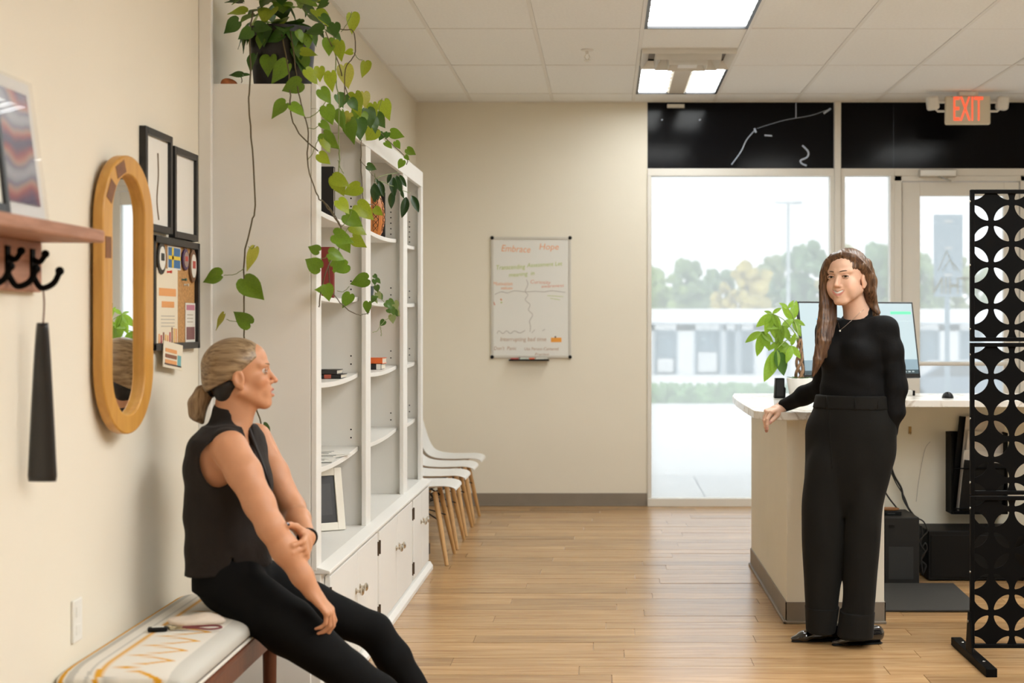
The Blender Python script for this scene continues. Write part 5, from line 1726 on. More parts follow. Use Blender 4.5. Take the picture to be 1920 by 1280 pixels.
for a, b, t_ in L4:
    pa, pb = Z4(*a), Z4(*b)
    leaf2d(po, pa, pb, t_, dpo(pa[0]) + rp.uniform(-0.03, 0.02), wide=(0.55 if t_ == 'y' else 1.03), tilt=0.65)
leaf2d(po, (492, 792), (505, 828), 'd', 5.29)
# the mass of leaves over the pot
for k in range(46):
    a, u = rp.uniform(0, 6.283), rp.random() ** 0.6
    r_ = 0.17 * u
    base = Vector((PX_ + r_ * math.cos(a), PY_ + r_ * math.sin(a) * 0.8, ZT + 0.225 + rp.uniform(-0.02, 0.20) * (1 - 0.4 * u)))
    out = Vector((math.cos(a), math.sin(a), rp.uniform(-0.9, 0.25)))
    place_leaf(rp.choice(HL[rp.choice('dddmml')]), po, base, out, Vector((math.cos(a) * 0.5, -0.7, 0.9)), rp.uniform(0.055, 0.088), 'leaf', 1.12)
for k in range(16):
    a = rp.uniform(3.4, 6.0)
    base = Vector((PX_ + 0.12 * math.cos(a), PY_ + 0.12 * math.sin(a), ZT + rp.uniform(0.10, 0.24)))
    place_leaf(rp.choice(HL['d' if k % 3 else 'm']), po, base, Vector((math.cos(a) * 0.6, math.sin(a) * 0.4, -0.8)), Vector((math.cos(a), math.sin(a), 0.4)), rp.uniform(0.05, 0.075), 'leaf', 1.1)
# vines
def vine(par, pts, r, m, ds=None, nm='vine'):
    w = [P(a, b, (ds[i] if ds else dpo(a))) - Vector(par.location) for i, (a, b) in enumerate(pts)]
    w = bez(w, 5)
    w = [q + Vector((rp.uniform(-1, 1), 0, rp.uniform(-1, 1))) * 0.0015 for q in w]
    MB().tube(w, r, 6).build(nm, m, par, smooth=True)
vine(po, [(474, 20), (468, 70), (470, 120), (468, 165), (467, 200), (474, 300), (478, 385), (470, 425), (458, 480), (458, 550), (458, 630), (468, 720), (490, 795)], 0.0028, M_vine, [5.45, 5.38, 5.33, 5.30] + [5.29] * 9)
vine(po, [(528, 60), (540, 130), (544, 170), (546, 215), (561, 250), (596, 284)], 0.0024, M_vine, [5.42, 5.33] + [5.28] * 4)
vine(po, [(545, 60), (556, 140), (558, 165), (570, 215), (578, 250), (577, 312), (596, 368), (606, 378), (618, 395), (640, 425)], 0.0024, M_vine, [5.42, 5.33] + [5.27] * 5 + [5.30, 5.40, 5.50])
vine(po, [(612, 40), (628, 75), (630, 150), (636, 190), (635, 266), (637, 300), (633, 332)], 0.0022, M_vineg, [5.45, 5.42] + [5.40] * 5)
vine(po, [(600, 45), (640, 55), (662, 58), (666, 90), (664, 105), (648, 130), (646, 190)], 0.0020, M_vine, [5.5] * 3 + [5.55] * 4)
vine(po, [(610, 60), (632, 110), (650, 170), (668, 200), (700, 232), (722, 258), (750, 284), (764, 300), (762, 308)], 0.0022, M_vine)
vine(po, [(678, 262), (677, 300), (679, 350), (683, 378), (700, 384)], 0.0018, M_vine)
vine(po, [(612, 190), (590, 215), (570, 222)], 0.0015, M_vineg, [5.29] * 3)
vine(po, [(606, 378), (625, 400), (640, 430), (634, 470), (614, 500), (602, 545), (598, 576)], 0.0024, M_vine)
vine(po, [(616, 500), (620, 540), (632, 560), (650, 578), (672, 590), (692, 586)], 0.0020, M_vine)
vine(po, [(676, 300), (690, 318), (700, 330)], 0.0012, M_vine)
for a, b in (((458, 503), (420, 516)), ((466, 462), (478, 460)), ((455, 550), (446, 525)), ((457, 597), (425, 599)), ((632, 545), (655, 537)), ((620, 470), (600, 485)), ((636, 440), (655, 425)), ((640, 425), (660, 395)),
             ((577, 300), (596, 262)), ((578, 240), (600, 232)), ((640, 60), (660, 22)), ((664, 100), (680, 112)), ((700, 232), (716, 185)), ((546, 195), (540, 200)), ((634, 300), (645, 325))):
    mid_ = ((a[0] + b[0]) / 2, (a[1] + b[1]) / 2 + 5)
    vine(po, [a, mid_, b], 0.0013, M_vineg, [dpo(a[0])] * 3, 'petiole')
# tiny sprout beside the pot
vine(po, [(453, 155), (453, 146), (448, 141)], 0.0015, M_vine, [5.47] * 3)
leaf2d(po, (458, 141), (430, 139), 'd', 5.47, wide=0.6)
leaf2d(po, (455, 141), (470, 138), 'd', 5.47, wide=0.6)

# dark philodendron spray in the vase
va2 = thing('philodendron_cuttings', 'dark green drooping leaf cuttings growing out of the patterned vase', 'plant', (-1.105, 7.2, vz + 0.19))
DL = {'d': [lance_leaf('leaf', leafy('philodendron_dark', (0.028, 0.075, 0.018), 0.3, 0.2), 0.24, 0.25, 0.15)]}
Z5 = lambda zx, zy: (590 + zx / 6.4, 280 + zy / 6.4)
for a, b in (((925, 272), (875, 405)), ((945, 300), (955, 560)), ((950, 470), (908, 702)), ((975, 282), (1035, 512)), ((1010, 285), (1095, 445)), ((1102, 535), (1062, 812)), ((1150, 525), (1250, 742)), ((750, 350), (832, 555)),
             ((715, 375), (718, 628)), ((765, 390), (742, 610)), ((700, 380), (790, 560)), ((1040, 470), (1066, 585)), ((735, 340), (760, 420))):
    pa, pb = Z5(*a), Z5(*b)
    leaf2d(va2, pa, pb, 'd', 0.985 * F / (VPX - pa[0]), wide=0.85, tilt=0.4, shapes=DL)
for pts in ([(720, 400), (735, 350), (870, 300), (1000, 280)], [(725, 420), (780, 380), (860, 410), (1000, 470), (1150, 522)], [(720, 400), (725, 350), (720, 290)]):
    pp = [Z5(*q) for q in pts]
    vine(va2, pp, 0.0018, M_vineg, [7.2] + [0.985 * F / (VPX - q[0]) for q in pp[1:]], 'stem')

# small trailing plant on the middle bay's second shelf
tz_ = sagz(1, 1, 7.15)
tpn = thing('trailing_ivy', 'small trailing variegated ivy on the second shelf of the middle bay', 'plant', (-1.13, 7.12, tz_))
MB().lathe([(0.035, 0), (0.038, 0.004), (0.048, 0.075), (0.044, 0.076), (0.04, 0.066)], 22).build('pot', mat('pot_dark_teal', (0.03, 0.045, 0.05), 0.4), tpn, smooth='auto')
M_ivy = leafy('ivy_green', (0.085, 0.175, 0.030), 0.35, 0.3)
M_ivv = leafy('ivy_variegated', (0.30, 0.36, 0.14), 0.35, 0.3)
IV = {'d': [heart_leaf('leaf', M_ivy, 0.3, 0.3)], 'l': [heart_leaf('leaf', M_ivv, 0.3, 0.3)]}
Z6 = lambda zx, zy: (590 + zx / 6.4, 460 + zy / 6.4)
for a, b in (((705, 350), (755, 400)), ((745, 390), (780, 460)), ((720, 400), (712, 480)), ((735, 470), (760, 560)), ((740, 560), (800, 640)), ((720, 600), (690, 690)), ((780, 570), (805, 650)), ((735, 640), (740, 700)), ((840, 680), (935, 745)), ((880, 655), (960, 700)),
             ((950, 660), (985, 780)), ((960, 740), (1000, 860)), ((930, 820), (935, 935)), ((870, 760), (905, 815)), ((990, 840), (1020, 815)), ((950, 770), (990, 850)), ((845, 895), (780, 965)), ((700, 640), (760, 600)), ((910, 740), (960, 830))):
    pa, pb = Z6(*a), Z6(*b)
    leaf2d(tpn, pa, pb, rp.choice('ddl'), 1.02 * F / (VPX - pa[0]), wide=1.1, shapes=IV)
for pts in ([(720, 560), (790, 640), (860, 690), (960, 700), (990, 780)], [(960, 800), (900, 865), (850, 895), (790, 960), (755, 1020), (695, 1040)], [(790, 980), (800, 1050), (795, 1085)]):
    pp = [Z6(*q) for q in pts]
    vine(tpn, pp, 0.0015, M_vineg, [1.02 * F / (VPX - q[0]) for q in pp], 'stem')
# ================================================================== FIGURES: smooth-blended volumes turned into one skin
def V(*a):
    return np.array(a, dtype=np.float64)
def nz(a):
    a = np.asarray(a, dtype=np.float64)
    return a / np.linalg.norm(a)
def W(px, py, d):
    return np.array(P(px, py, d))


class Fr:
    """local frame: x = the person's left, y = forward, z = up"""
    def __init__(self, o, fwd, up=(0, 0, 1), scale=1.0):
        self.o = np.asarray(o, float)
        self.y = nz(fwd)
        z = np.asarray(up, float)
        z = z - self.y * z.dot(self.y)
        self.z = nz(z)
        self.x = np.cross(self.z, self.y)
        self.s = scale

    def p(self, x, y, z):
        return self.o + (self.x * x + self.y * y + self.z * z) * self.s


class Prim:
    """tapered capsule with elliptical section: centre line a-b, radii along u, v (and along the axis)"""
    def __init__(self, a, b, ra, rb, u=None, k=0.01, op='add', cap=None):
        self.a, self.b = np.asarray(a, float), np.asarray(b, float)
        self.ra = np.asarray(ra if np.ndim(ra) else (ra, ra), float)
        self.rb = np.asarray(rb if np.ndim(rb) else (rb, rb), float)
        ax = self.b - self.a
        self.L = np.linalg.norm(ax)
        ax = ax / self.L if self.L > 1e-9 else V(0, 0, 1)
        if u is None:
            u = V(1, 0, 0) if abs(ax[0]) < 0.9 else V(0, 1, 0)
        u = np.asarray(u, float)
        u = u - ax * u.dot(ax)
        self.u = nz(u)
        self.ax = ax
        self.v = np.cross(ax, self.u)
        self.k, self.op, self.cap = k, op, cap

    def bounds(self, m):
        r = max(self.ra.max(), self.rb.max(), self.cap or 0) + m
        return np.minimum(self.a, self.b) - r, np.maximum(self.a, self.b) + r

    def f(self, X, Y, Z):
        dx, dy, dz = X - self.a[0], Y - self.a[1], Z - self.a[2]
        h = dx * self.ax[0] + dy * self.ax[1] + dz * self.ax[2]
        t = np.clip(h / self.L, 0, 1) if self.L > 1e-9 else 0.0 * h
        e = h - t * self.L
        qu = dx * self.u[0] + dy * self.u[1] + dz * self.u[2]
        qv = dx * self.v[0] + dy * self.v[1] + dz * self.v[2]
        ru = self.ra[0] + (self.rb[0] - self.ra[0]) * t
        rv = self.ra[1] + (self.rb[1] - self.ra[1]) * t
        rc = self.cap if self.cap else np.minimum(ru, rv)
        g = np.sqrt((qu / ru) ** 2 + (qv / rv) ** 2 + (e / rc) ** 2)
        gr = np.sqrt((qu / ru ** 2) ** 2 + (qv / rv ** 2) ** 2 + (e / rc ** 2) ** 2) + 1e-9
        return np.where(g > 1e-6, g * (g - 1) / gr, -np.minimum(ru, rv))


class Ell:
    def __init__(self, c, r, R=None, k=0.01, op='add'):
        """R rows: axes in world"""
        self.c, self.r = np.asarray(c, float), np.asarray(r, float)
        self.R = np.eye(3) if R is None else np.asarray(R, float)
        self.k, self.op = k, op

    def bounds(self, m):
        r = self.r.max() + m
        return self.c - r, self.c + r

    def f(self, X, Y, Z):
        d = [X - self.c[0], Y - self.c[1], Z - self.c[2]]
        g2, gr2 = 0, 0
        for i in range(3):
            q = d[0] * self.R[i][0] + d[1] * self.R[i][1] + d[2] * self.R[i][2]
            g2 = g2 + (q / self.r[i]) ** 2
            gr2 = gr2 + (q / self.r[i] ** 2) ** 2
        g = np.sqrt(g2)
        return g * (g - 1) / (np.sqrt(gr2) + 1e-9)


class VLoft:
    """stack of ellipses over height: keys (z, cx, cy, ru, rv, angle)"""
    def __init__(self, keys, k=0.01, op='add', power=2.0):
        K = np.array(sorted(keys, key=lambda q: q[0]), float)
        # resample smoothly
        z = np.linspace(K[0, 0], K[-1, 0], 80)
        cols = []
        for c in range(1, 6):
            y_ = np.interp(z, K[:, 0], K[:, c])
            ker = np.ones(9) / 9
            yp = np.concatenate([np.full(4, y_[0]), y_, np.full(4, y_[-1])])
            cols.append(np.convolve(yp, ker, 'valid'))
        self.z, self.c = z, cols
        self.k, self.op, self.pw = k, op, power

    def bounds(self, m):
        r = max(self.c[2].max(), self.c[3].max()) + m
        return (V(self.c[0].min() - r, self.c[1].min() - r, self.z[0] - m), V(self.c[0].max() + r, self.c[1].max() + r, self.z[-1] + m))

    def f(self, X, Y, Z):
        zz = Z[0, 0, :] if Z.ndim == 3 and Z.shape[0] == 1 else Z
        I = [np.interp(zz, self.z, c) for c in self.c]
        dx, dy = X - I[0], Y - I[1]
        ca, sa = np.cos(I[4]), np.sin(I[4])
        u, v = dx * ca + dy * sa, -dx * sa + dy * ca
        p = self.pw
        if p == 2.0:
            g = np.sqrt((u / I[2]) ** 2 + (v / I[3]) ** 2)
            gr = np.sqrt((u / I[2] ** 2) ** 2 + (v / I[3] ** 2) ** 2) + 1e-9
            d = np.where(g > 1e-6, g * (g - 1) / gr, -np.minimum(I[2], I[3]))
        else:
            g = (np.abs(u / I[2]) ** p + np.abs(v / I[3]) ** p) ** (1 / p)
            d = (g - 1) * np.minimum(I[2], I[3])
        ez = np.maximum(self.z[0] - zz, zz - self.z[-1])
        return np.maximum(d, ez + 0 * d)


class Half:
    """cut: keep the side n points away from (removes points with (x-p).n > 0)"""
    op = 'cut'
    def __init__(self, p, n, lo=None, hi=None, k=0.0):
        self.p, self.n, self.k = np.asarray(p, float), nz(n), k


def chain(pts, rs, k=0.015, u=None, op='add'):
    out = []
    for i in range(len(pts) - 1):
        out.append(Prim(pts[i], pts[i + 1], rs[i], rs[i + 1], u=u, k=k if i else k, op=op))
    return out


def smin(a, b, k):
    if k <= 1e-6:
        return np.minimum(a, b)
    h = np.clip(0.5 + 0.5 * (b - a) / k, 0, 1)
    return b * (1 - h) + a * h - k * h * (1 - h)


def field(prims, lo, hi, h, noise=None):
    lo, hi = np.asarray(lo, float), np.asarray(hi, float)
    n = np.ceil((hi - lo) / h).astype(int) + 1
    ax = [lo[i] + h * np.arange(n[i]) for i in range(3)]
    Fd = np.full(n, 0.08, dtype=np.float32)
    for pr in prims:
        if pr.op == 'cut':
            X, Y, Z = ax[0][:, None, None], ax[1][None, :, None], ax[2][None, None, :]
            d = (X - pr.p[0]) * pr.n[0] + (Y - pr.p[1]) * pr.n[1] + (Z - pr.p[2]) * pr.n[2]
            Fd = np.maximum(Fd, d).astype(np.float32)
            continue
        m = 0.012 + 2.0 * pr.k + 2 * h
        b0, b1 = pr.bounds(m)
        i0 = np.clip(np.floor((b0 - lo) / h).astype(int), 0, n)
        i1 = np.clip(np.ceil((b1 - lo) / h).astype(int) + 1, 0, n)
        if np.any(i1 <= i0):
            continue
        sl = tuple(slice(a, b) for a, b in zip(i0, i1))
        X, Y, Z = ax[0][sl[0]][:, None, None], ax[1][sl[1]][None, :, None], ax[2][sl[2]][None, None, :]
        d = pr.f(X, Y, Z)
        cur = Fd[sl]
        if pr.op == 'add':
            Fd[sl] = smin(cur, d, pr.k)
        elif pr.op == 'sub':
            Fd[sl] = -smin(-cur, d, pr.k)
    if noise is not None:
        X, Y, Z = ax[0][:, None, None], ax[1][None, :, None], ax[2][None, None, :]
        Fd = Fd + noise(X, Y, Z).astype(np.float32)
    # close the box
    Fd[0], Fd[-1] = np.maximum(Fd[0], h), np.maximum(Fd[-1], h)
    Fd[:, 0], Fd[:, -1] = np.maximum(Fd[:, 0], h), np.maximum(Fd[:, -1], h)
    Fd[:, :, 0], Fd[:, :, -1] = np.maximum(Fd[:, :, 0], h), np.maximum(Fd[:, :, -1], h)
    return Fd


def nets(Fd, lo, h):
    ins = Fd < 0
    nx, ny, nz_ = Fd.shape
    c8 = [(0, 0, 0), (1, 0, 0), (0, 1, 0), (1, 1, 0), (0, 0, 1), (1, 0, 1), (0, 1, 1), (1, 1, 1)]
    cnt = np.zeros((nx - 1, ny - 1, nz_ - 1), dtype=np.int8)
    for a, b, c in c8:
        cnt += ins[a:nx - 1 + a, b:ny - 1 + b, c:nz_ - 1 + c]
    act = np.argwhere((cnt > 0) & (cnt < 8))
    idx = np.full(cnt.shape, -1, dtype=np.int64)
    idx[act[:, 0], act[:, 1], act[:, 2]] = np.arange(len(act))
    vals = [Fd[act[:, 0] + a, act[:, 1] + b, act[:, 2] + c].astype(np.float64) for a, b, c in c8]
    acc, num = np.zeros((len(act), 3)), np.zeros(len(act))
    ed = [(0, 1), (2, 3), (4, 5), (6, 7), (0, 2), (1, 3), (4, 6), (5, 7), (0, 4), (1, 5), (2, 6), (3, 7)]
    for i, j in ed:
        s = (vals[i] < 0) != (vals[j] < 0)
        t = np.where(s, vals[i] / np.where(s, vals[i] - vals[j], 1), 0)
        p0, p1 = np.array(c8[i]), np.array(c8[j])
        acc += np.where(s[:, None], p0 + t[:, None] * (p1 - p0), 0)
        num += s
    verts = (act + acc / num[:, None]) * h + np.asarray(lo)
    faces = []
    for ax in range(3):
        s0 = [slice(None)] * 3
        s1 = [slice(None)] * 3
        s0[ax], s1[ax] = slice(0, -1), slice(1, None)
        a, b = ins[tuple(s0)], ins[tuple(s1)]
        q = np.argwhere(a != b)
        o1, o2 = [(1, 2), (2, 0), (0, 1)][ax]
        ok = (q[:, o1] > 0) & (q[:, o2] > 0) & (q[:, o1] < Fd.shape[o1] - 1) & (q[:, o2] < Fd.shape[o2] - 1)
        q = q[ok]
        flip = a[q[:, 0], q[:, 1], q[:, 2]]
        def cell(d1, d2):
            c = q.copy()
            c[:, o1] += d1
            c[:, o2] += d2
            return idx[c[:, 0], c[:, 1], c[:, 2]]
        f4 = np.stack([cell(-1, -1), cell(0, -1), cell(0, 0), cell(-1, 0)], 1)
        f4[~flip] = f4[~flip][:, ::-1]
        faces.append(f4)
    return verts, np.concatenate(faces)


def relax(v, f, it=1, lam=0.5):
    e = np.concatenate([f[:, [0, 1]], f[:, [1, 2]], f[:, [2, 3]], f[:, [3, 0]]])
    e = np.concatenate([e, e[:, ::-1]])
    deg = np.bincount(e[:, 0], minlength=len(v)).astype(float)
    for _ in range(it):
        s = np.zeros_like(v)
        for c in range(3):
            s[:, c] = np.bincount(e[:, 0], weights=v[e[:, 1], c], minlength=len(v))
        v = v + lam * (s / np.maximum(deg, 1)[:, None] - v)
    return v


def sdf_object(name, regions, mtl, parent=None, color=None, it=1):
    """regions: list of (prims, lo, hi, h); all surfaces go into ONE mesh"""
    VV, FF, o = [], [], 0
    for rg in regions:
        prims, lo, hi, h = rg[:4]
        nf = rg[4] if len(rg) > 4 else None
        v, f = nets(field(prims, lo, hi, h, nf), lo, h)
        v = relax(v, f, it)
        VV.append(v)
        FF.append(f + o)
        o += len(v)
    v, f = np.concatenate(VV), np.concatenate(FF)
    org = np.array(parent.location) if parent is not None else np.zeros(3)
    me = bpy.data.meshes.new(name)
    me.vertices.add(len(v))
    me.vertices.foreach_set('co', (v - org).ravel())
    me.loops.add(len(f) * 4)
    me.loops.foreach_set('vertex_index', f.ravel().astype(np.int32))
    me.polygons.add(len(f))
    me.polygons.foreach_set('loop_start', np.arange(len(f), dtype=np.int32) * 4)
    me.polygons.foreach_set('use_smooth', np.ones(len(f), dtype=bool))
    me.update(calc_edges=True)
    me.validate()
    me.materials.append(mtl)
    if color is not None:
        ca = me.color_attributes.new('Col', 'FLOAT_COLOR', 'POINT')
        c = color(v)
        ca.data.foreach_set('color', np.concatenate([c, np.ones((len(c), 1))], 1).astype(np.float32).ravel())
    ob = bpy.data.objects.new(name, me)
    COL.objects.link(ob)
    ob.parent = parent
    return ob


def bbox(prims, m=0.03):
    b = [p.bounds(m) for p in prims if p.op == 'add']
    return np.min([x[0] for x in b], 0), np.max([x[1] for x in b], 0)


# ------------------------------------------------------------------ heads and hands
def head_prims(H, smile=False, jawopen=0.0):
    """H: frame at the middle of the head (eye line); sizes in metres"""
    R = np.array([H.x, H.y, H.z])
    E = lambda c, r, k=0.012, op='add': Ell(H.p(*c), np.array(r) * H.s, R, k, op)
    C = lambda a, b, ra, rb, k=0.008, op='add': Prim(H.p(*a), H.p(*b), ra * H.s, rb * H.s, k=k, op=op)
    P_ = [E((0, -0.014, 0.028), (0.070, 0.090, 0.080)),
          E((0, 0.030, 0.040), (0.056, 0.050, 0.052), 0.02),
          E((0, 0.026, -0.032), (0.0595 if smile else 0.057, 0.056, 0.066), 0.02)]
    jz = -jawopen
    P_ += [E((0, 0.060, -0.094 + jz), (0.020, 0.020, 0.015), 0.022)]
    for s in (-1, 1):
        P_ += [C((s * 0.050, -0.006, -0.052), (s * 0.014, 0.058, -0.094 + jz), 0.017, 0.014, 0.02),
               E((s * 0.040, 0.054, -0.026), (0.019, 0.018, 0.017), 0.02),
               C((s * 0.012, 0.078, 0.020), (s * 0.046, 0.060, 0.022), 0.008, 0.007, 0.014)]
        if smile:
            P_ += [E((s * 0.036, 0.062, -0.042), (0.016, 0.014, 0.014), 0.014)]
    # muzzle
    P_ += [E((0, 0.066, -0.062 + 0.4 * jz), (0.030, 0.020, 0.024), 0.018)]
    # nose
    nl = 0.0925 if smile else 0.0970
    P_ += [C((0, 0.078, 0.006), (0, nl, -0.028), 0.0068, 0.0078, 0.010),
           E((0, nl + 0.0012, -0.032), (0.0088, 0.0092, 0.0078), 0.006)]
    for s in (-1, 1):
        P_ += [E((s * 0.0110, 0.084, -0.0355), (0.0068, 0.0095, 0.0068), 0.005)]
        # eye sockets
        P_ += [E((s * 0.0315, 0.088, 0.001), (0.0165, 0.0115, 0.0095), 0.010, 'sub')]
    # lips and mouth
    if smile:
        # open smiling mouth: lips follow an upward curve
        for s in (-1, 1):
            P_ += [C((0, 0.0860, -0.0550), (s * 0.030, 0.0690, -0.0490), 0.0040, 0.0026, 0.003),
                   C((0, 0.0840, -0.0750), (s * 0.029, 0.0690, -0.0525), 0.0048, 0.0026, 0.003),
                   E((s * 0.041, 0.040, -0.052), (0.020, 0.028, 0.030), 0.020)]
        for s in (-1, 1):
            P_ += [C((0, 0.0915, -0.0640), (s * 0.0255, 0.0755, -0.0515), 0.0066, 0.0022, 0.002, 'sub')]
    else:
        for s in (-1, 1):
            P_ += [C((0, 0.0880, -0.0585), (s * 0.023, 0.0745, -0.0610), 0.0046, 0.0026, 0.003),
                   C((0, 0.0865, -0.0720 + jz), (s * 0.022, 0.0745, -0.0640 + 0.5 * jz), 0.0054, 0.0028, 0.003)]
        P_ += [E((0, 0.092, -0.0650 + 0.5 * jz), (0.0200, 0.0120, 0.0022 + 0.45 * jawopen), 0.003, 'sub')]
    # ears
    for s in (-1, 1):
        P_ += [Ell(H.p(s * 0.0715, -0.010, -0.014), np.array([0.0105, 0.0185, 0.0295]) * H.s, R, 0.003),
               Ell(H.p(s * 0.0830, -0.008, -0.010), np.array([0.0080, 0.0115, 0.0190]) * H.s, R, 0.004, 'sub'),
               Ell(H.p(s * 0.0715, -0.004, -0.040), np.array([0.0060, 0.0085, 0.0090]) * H.s, R, 0.004)]
    return P_


def skin_color(H, base, lip, lipcurve=0.0, lipw=0.0245):
    base, lip = np.array(base), np.array(lip)
    def fn(v):
        q = (v - H.o) / H.s
        x, y, z = q @ H.x, q @ H.y, q @ H.z
        c = np.tile(base, (len(v), 1))
        def blend(w, col):
            c[:] = c * (1 - w[:, None]) + np.asarray(col) * w[:, None]
        # blush on the cheeks and nose tip
        bl = np.exp(-(((np.abs(x) - 0.042) / 0.018) ** 2 + ((z + 0.034) / 0.018) ** 2)) * (y > 0.03)
        blend(0.35 * bl, base * np.array([1.0, 0.72, 0.66]))
        bl = np.exp(-((x / 0.014) ** 2 + ((z + 0.034) / 0.012) ** 2)) * (y > 0.08)
        blend(0.35 * bl, base * np.array([1.0, 0.72, 0.66]))
        zc = -0.0655 + (lipcurve * (x / 0.03) ** 2)
        lp = np.clip(1.3 - np.sqrt((x / lipw) ** 2 + ((z - zc) / 0.0120) ** 2) * 1.3, 0, 1) * (y > 0.066)
        blend(np.clip(lp * 3, 0, 1), lip)
        return c
    return fn


def face_details(H, par, iris, brow, brow_m, smile=False, lash=True, far=False):
    M4 = Matrix(((H.x[0], H.y[0], H.z[0], 0), (H.x[1], H.y[1], H.z[1], 0), (H.x[2], H.y[2], H.z[2], 0), (0, 0, 0, 1)))
    org = Vector(par.location)
    def pt(x, y, z): return Vector(H.p(x, y, z)) - org
    M_eye = mat('eye_white', (0.72, 0.69, 0.66), 0.15)
    M_iris = mat('iris_' + iris, {'brown': (0.055, 0.028, 0.014), 'grey': (0.10, 0.12, 0.12)}[iris], 0.1)
    M_lash = mat('eyelash_dark', (0.015, 0.010, 0.008), 0.6)
    for s in (-1, 1):
        c = (s * 0.0315, 0.0662, 0.0005)
        e = MB().sphere((0, 0, 0), 0.0118 * H.s, 10)
        e.v = [tuple(Vector(p) + pt(*c)) for p in e.v]
        eo = e.build('eye', M_eye, par, smooth=True)
        g = MB()
        # iris disc as a slightly domed cap looking forward
        look = H.y * 1.0 + H.x * (0.12) - H.z * 0.03
        look = Vector(nz(look))
        u, v_ = frame_axes(look)
        vs = [pt(*c) + look * 0.0122 * H.s]
        ring = 14
        for r_, dp in ((0.0030, 0.0120), (0.0056, 0.01085)):
            for k in range(ring):
                a = 2 * math.pi * k / ring
                vs.append(pt(*c) + look * dp * H.s + (u * math.cos(a) + v_ * math.sin(a)) * r_ * H.s)
        fs = [(0, 1 + k, 1 + (k + 1) % ring) for k in range(ring)] + [(1 + k, 1 + ring + k, 1 + ring + (k + 1) % ring, 1 + (k + 1) % ring) for k in range(ring)]
        g.add(vs, fs).build('iris', M_iris, eo, smooth=True)
        # lids: skin coloured upper lid band and a dark lash line
        up, lo_ = [], []
        for t_ in np.linspace(-1, 1, 9):
            a = t_ * 0.0150
            yy = 0.0792 - 16.0 * a * a - 0.0005
            zz = (0.0062 if not smile else 0.0048) * (1 - t_ * t_) + 0.0002
            up.append(pt(c[0] + a, yy + 0.0006, c[2] + zz))
            lo_.append(pt(c[0] + a, yy - 0.0004, c[2] - (0.0052 if not smile else 0.0040) * (1 - t_ * t_)))
        MB().tube(up, [0.0006, 0.0010, 0.0013, 0.0014, 0.0015, 0.0014, 0.0013, 0.0011, 0.0006], 6).build('eyelashes', M_lash, par, smooth=True)
        lid = [q + Vector(H.z) * 0.0026 * H.s - Vector(H.y) * 0.0016 * H.s for q in up]
        MB().tube(lid, 0.0029 * H.s, 8).build('eyelid', bpy.data.materials[brow_m], par, smooth=True)
        lid = [q - Vector(H.z) * 0.0018 * H.s - Vector(H.y) * 0.0010 * H.s for q in lo_]
        MB().tube(lid, 0.0020 * H.s, 8).build('eyelid', bpy.data.materials[brow_m], par, smooth=True)
        # brow
        bw = []
        for t_ in np.linspace(0, 1, 9):
            x = s * (0.0125 + 0.036 * t_)
            z = 0.0205 + 0.0055 * math.sin(t_ * 2.2) - 0.003 * t_
            yy = 0.0868 - 0.9 * max(0, abs(x) - 0.012) ** 1.35 * 2.1
            bw.append(pt(x, yy, z))
        MB().tube(bw, [0.0016, 0.0024, 0.0026, 0.0025, 0.0023, 0.0020, 0.0016, 0.0011, 0.0006], 6).build('eyebrow', mat('brow_' + brow, {'brown': (0.06, 0.032, 0.018), 'fair': (0.22, 0.13, 0.07)}[brow], 0.7), par, smooth=True)
    if smile:
        tb = MB()
        rows = []
        for t_ in np.linspace(-1, 1, 11):
            x = 0.0255 * t_
            y_ = 0.0842 - 0.0125 * t_ * t_
            rows.append([pt(x, y_, -0.0560 + 0.0075 * t_ * t_), pt(x, y_ + 0.0012, -0.0610 + 0.0090 * t_ * t_), pt(x, y_ - 0.0002, -0.0670 + 0.0130 * t_ * t_)])
        vs = [q for r in rows for q in r]
        fs = []
        for i in range(10):
            for j in range(2):
                fs.append((i * 3 + j, i * 3 + 3 + j, i * 3 + 4 + j, i * 3 + 1 + j))
        tb.add(vs, fs).build('teeth', mat('teeth_ivory', (0.86, 0.84, 0.79), 0.2), par, smooth=True)


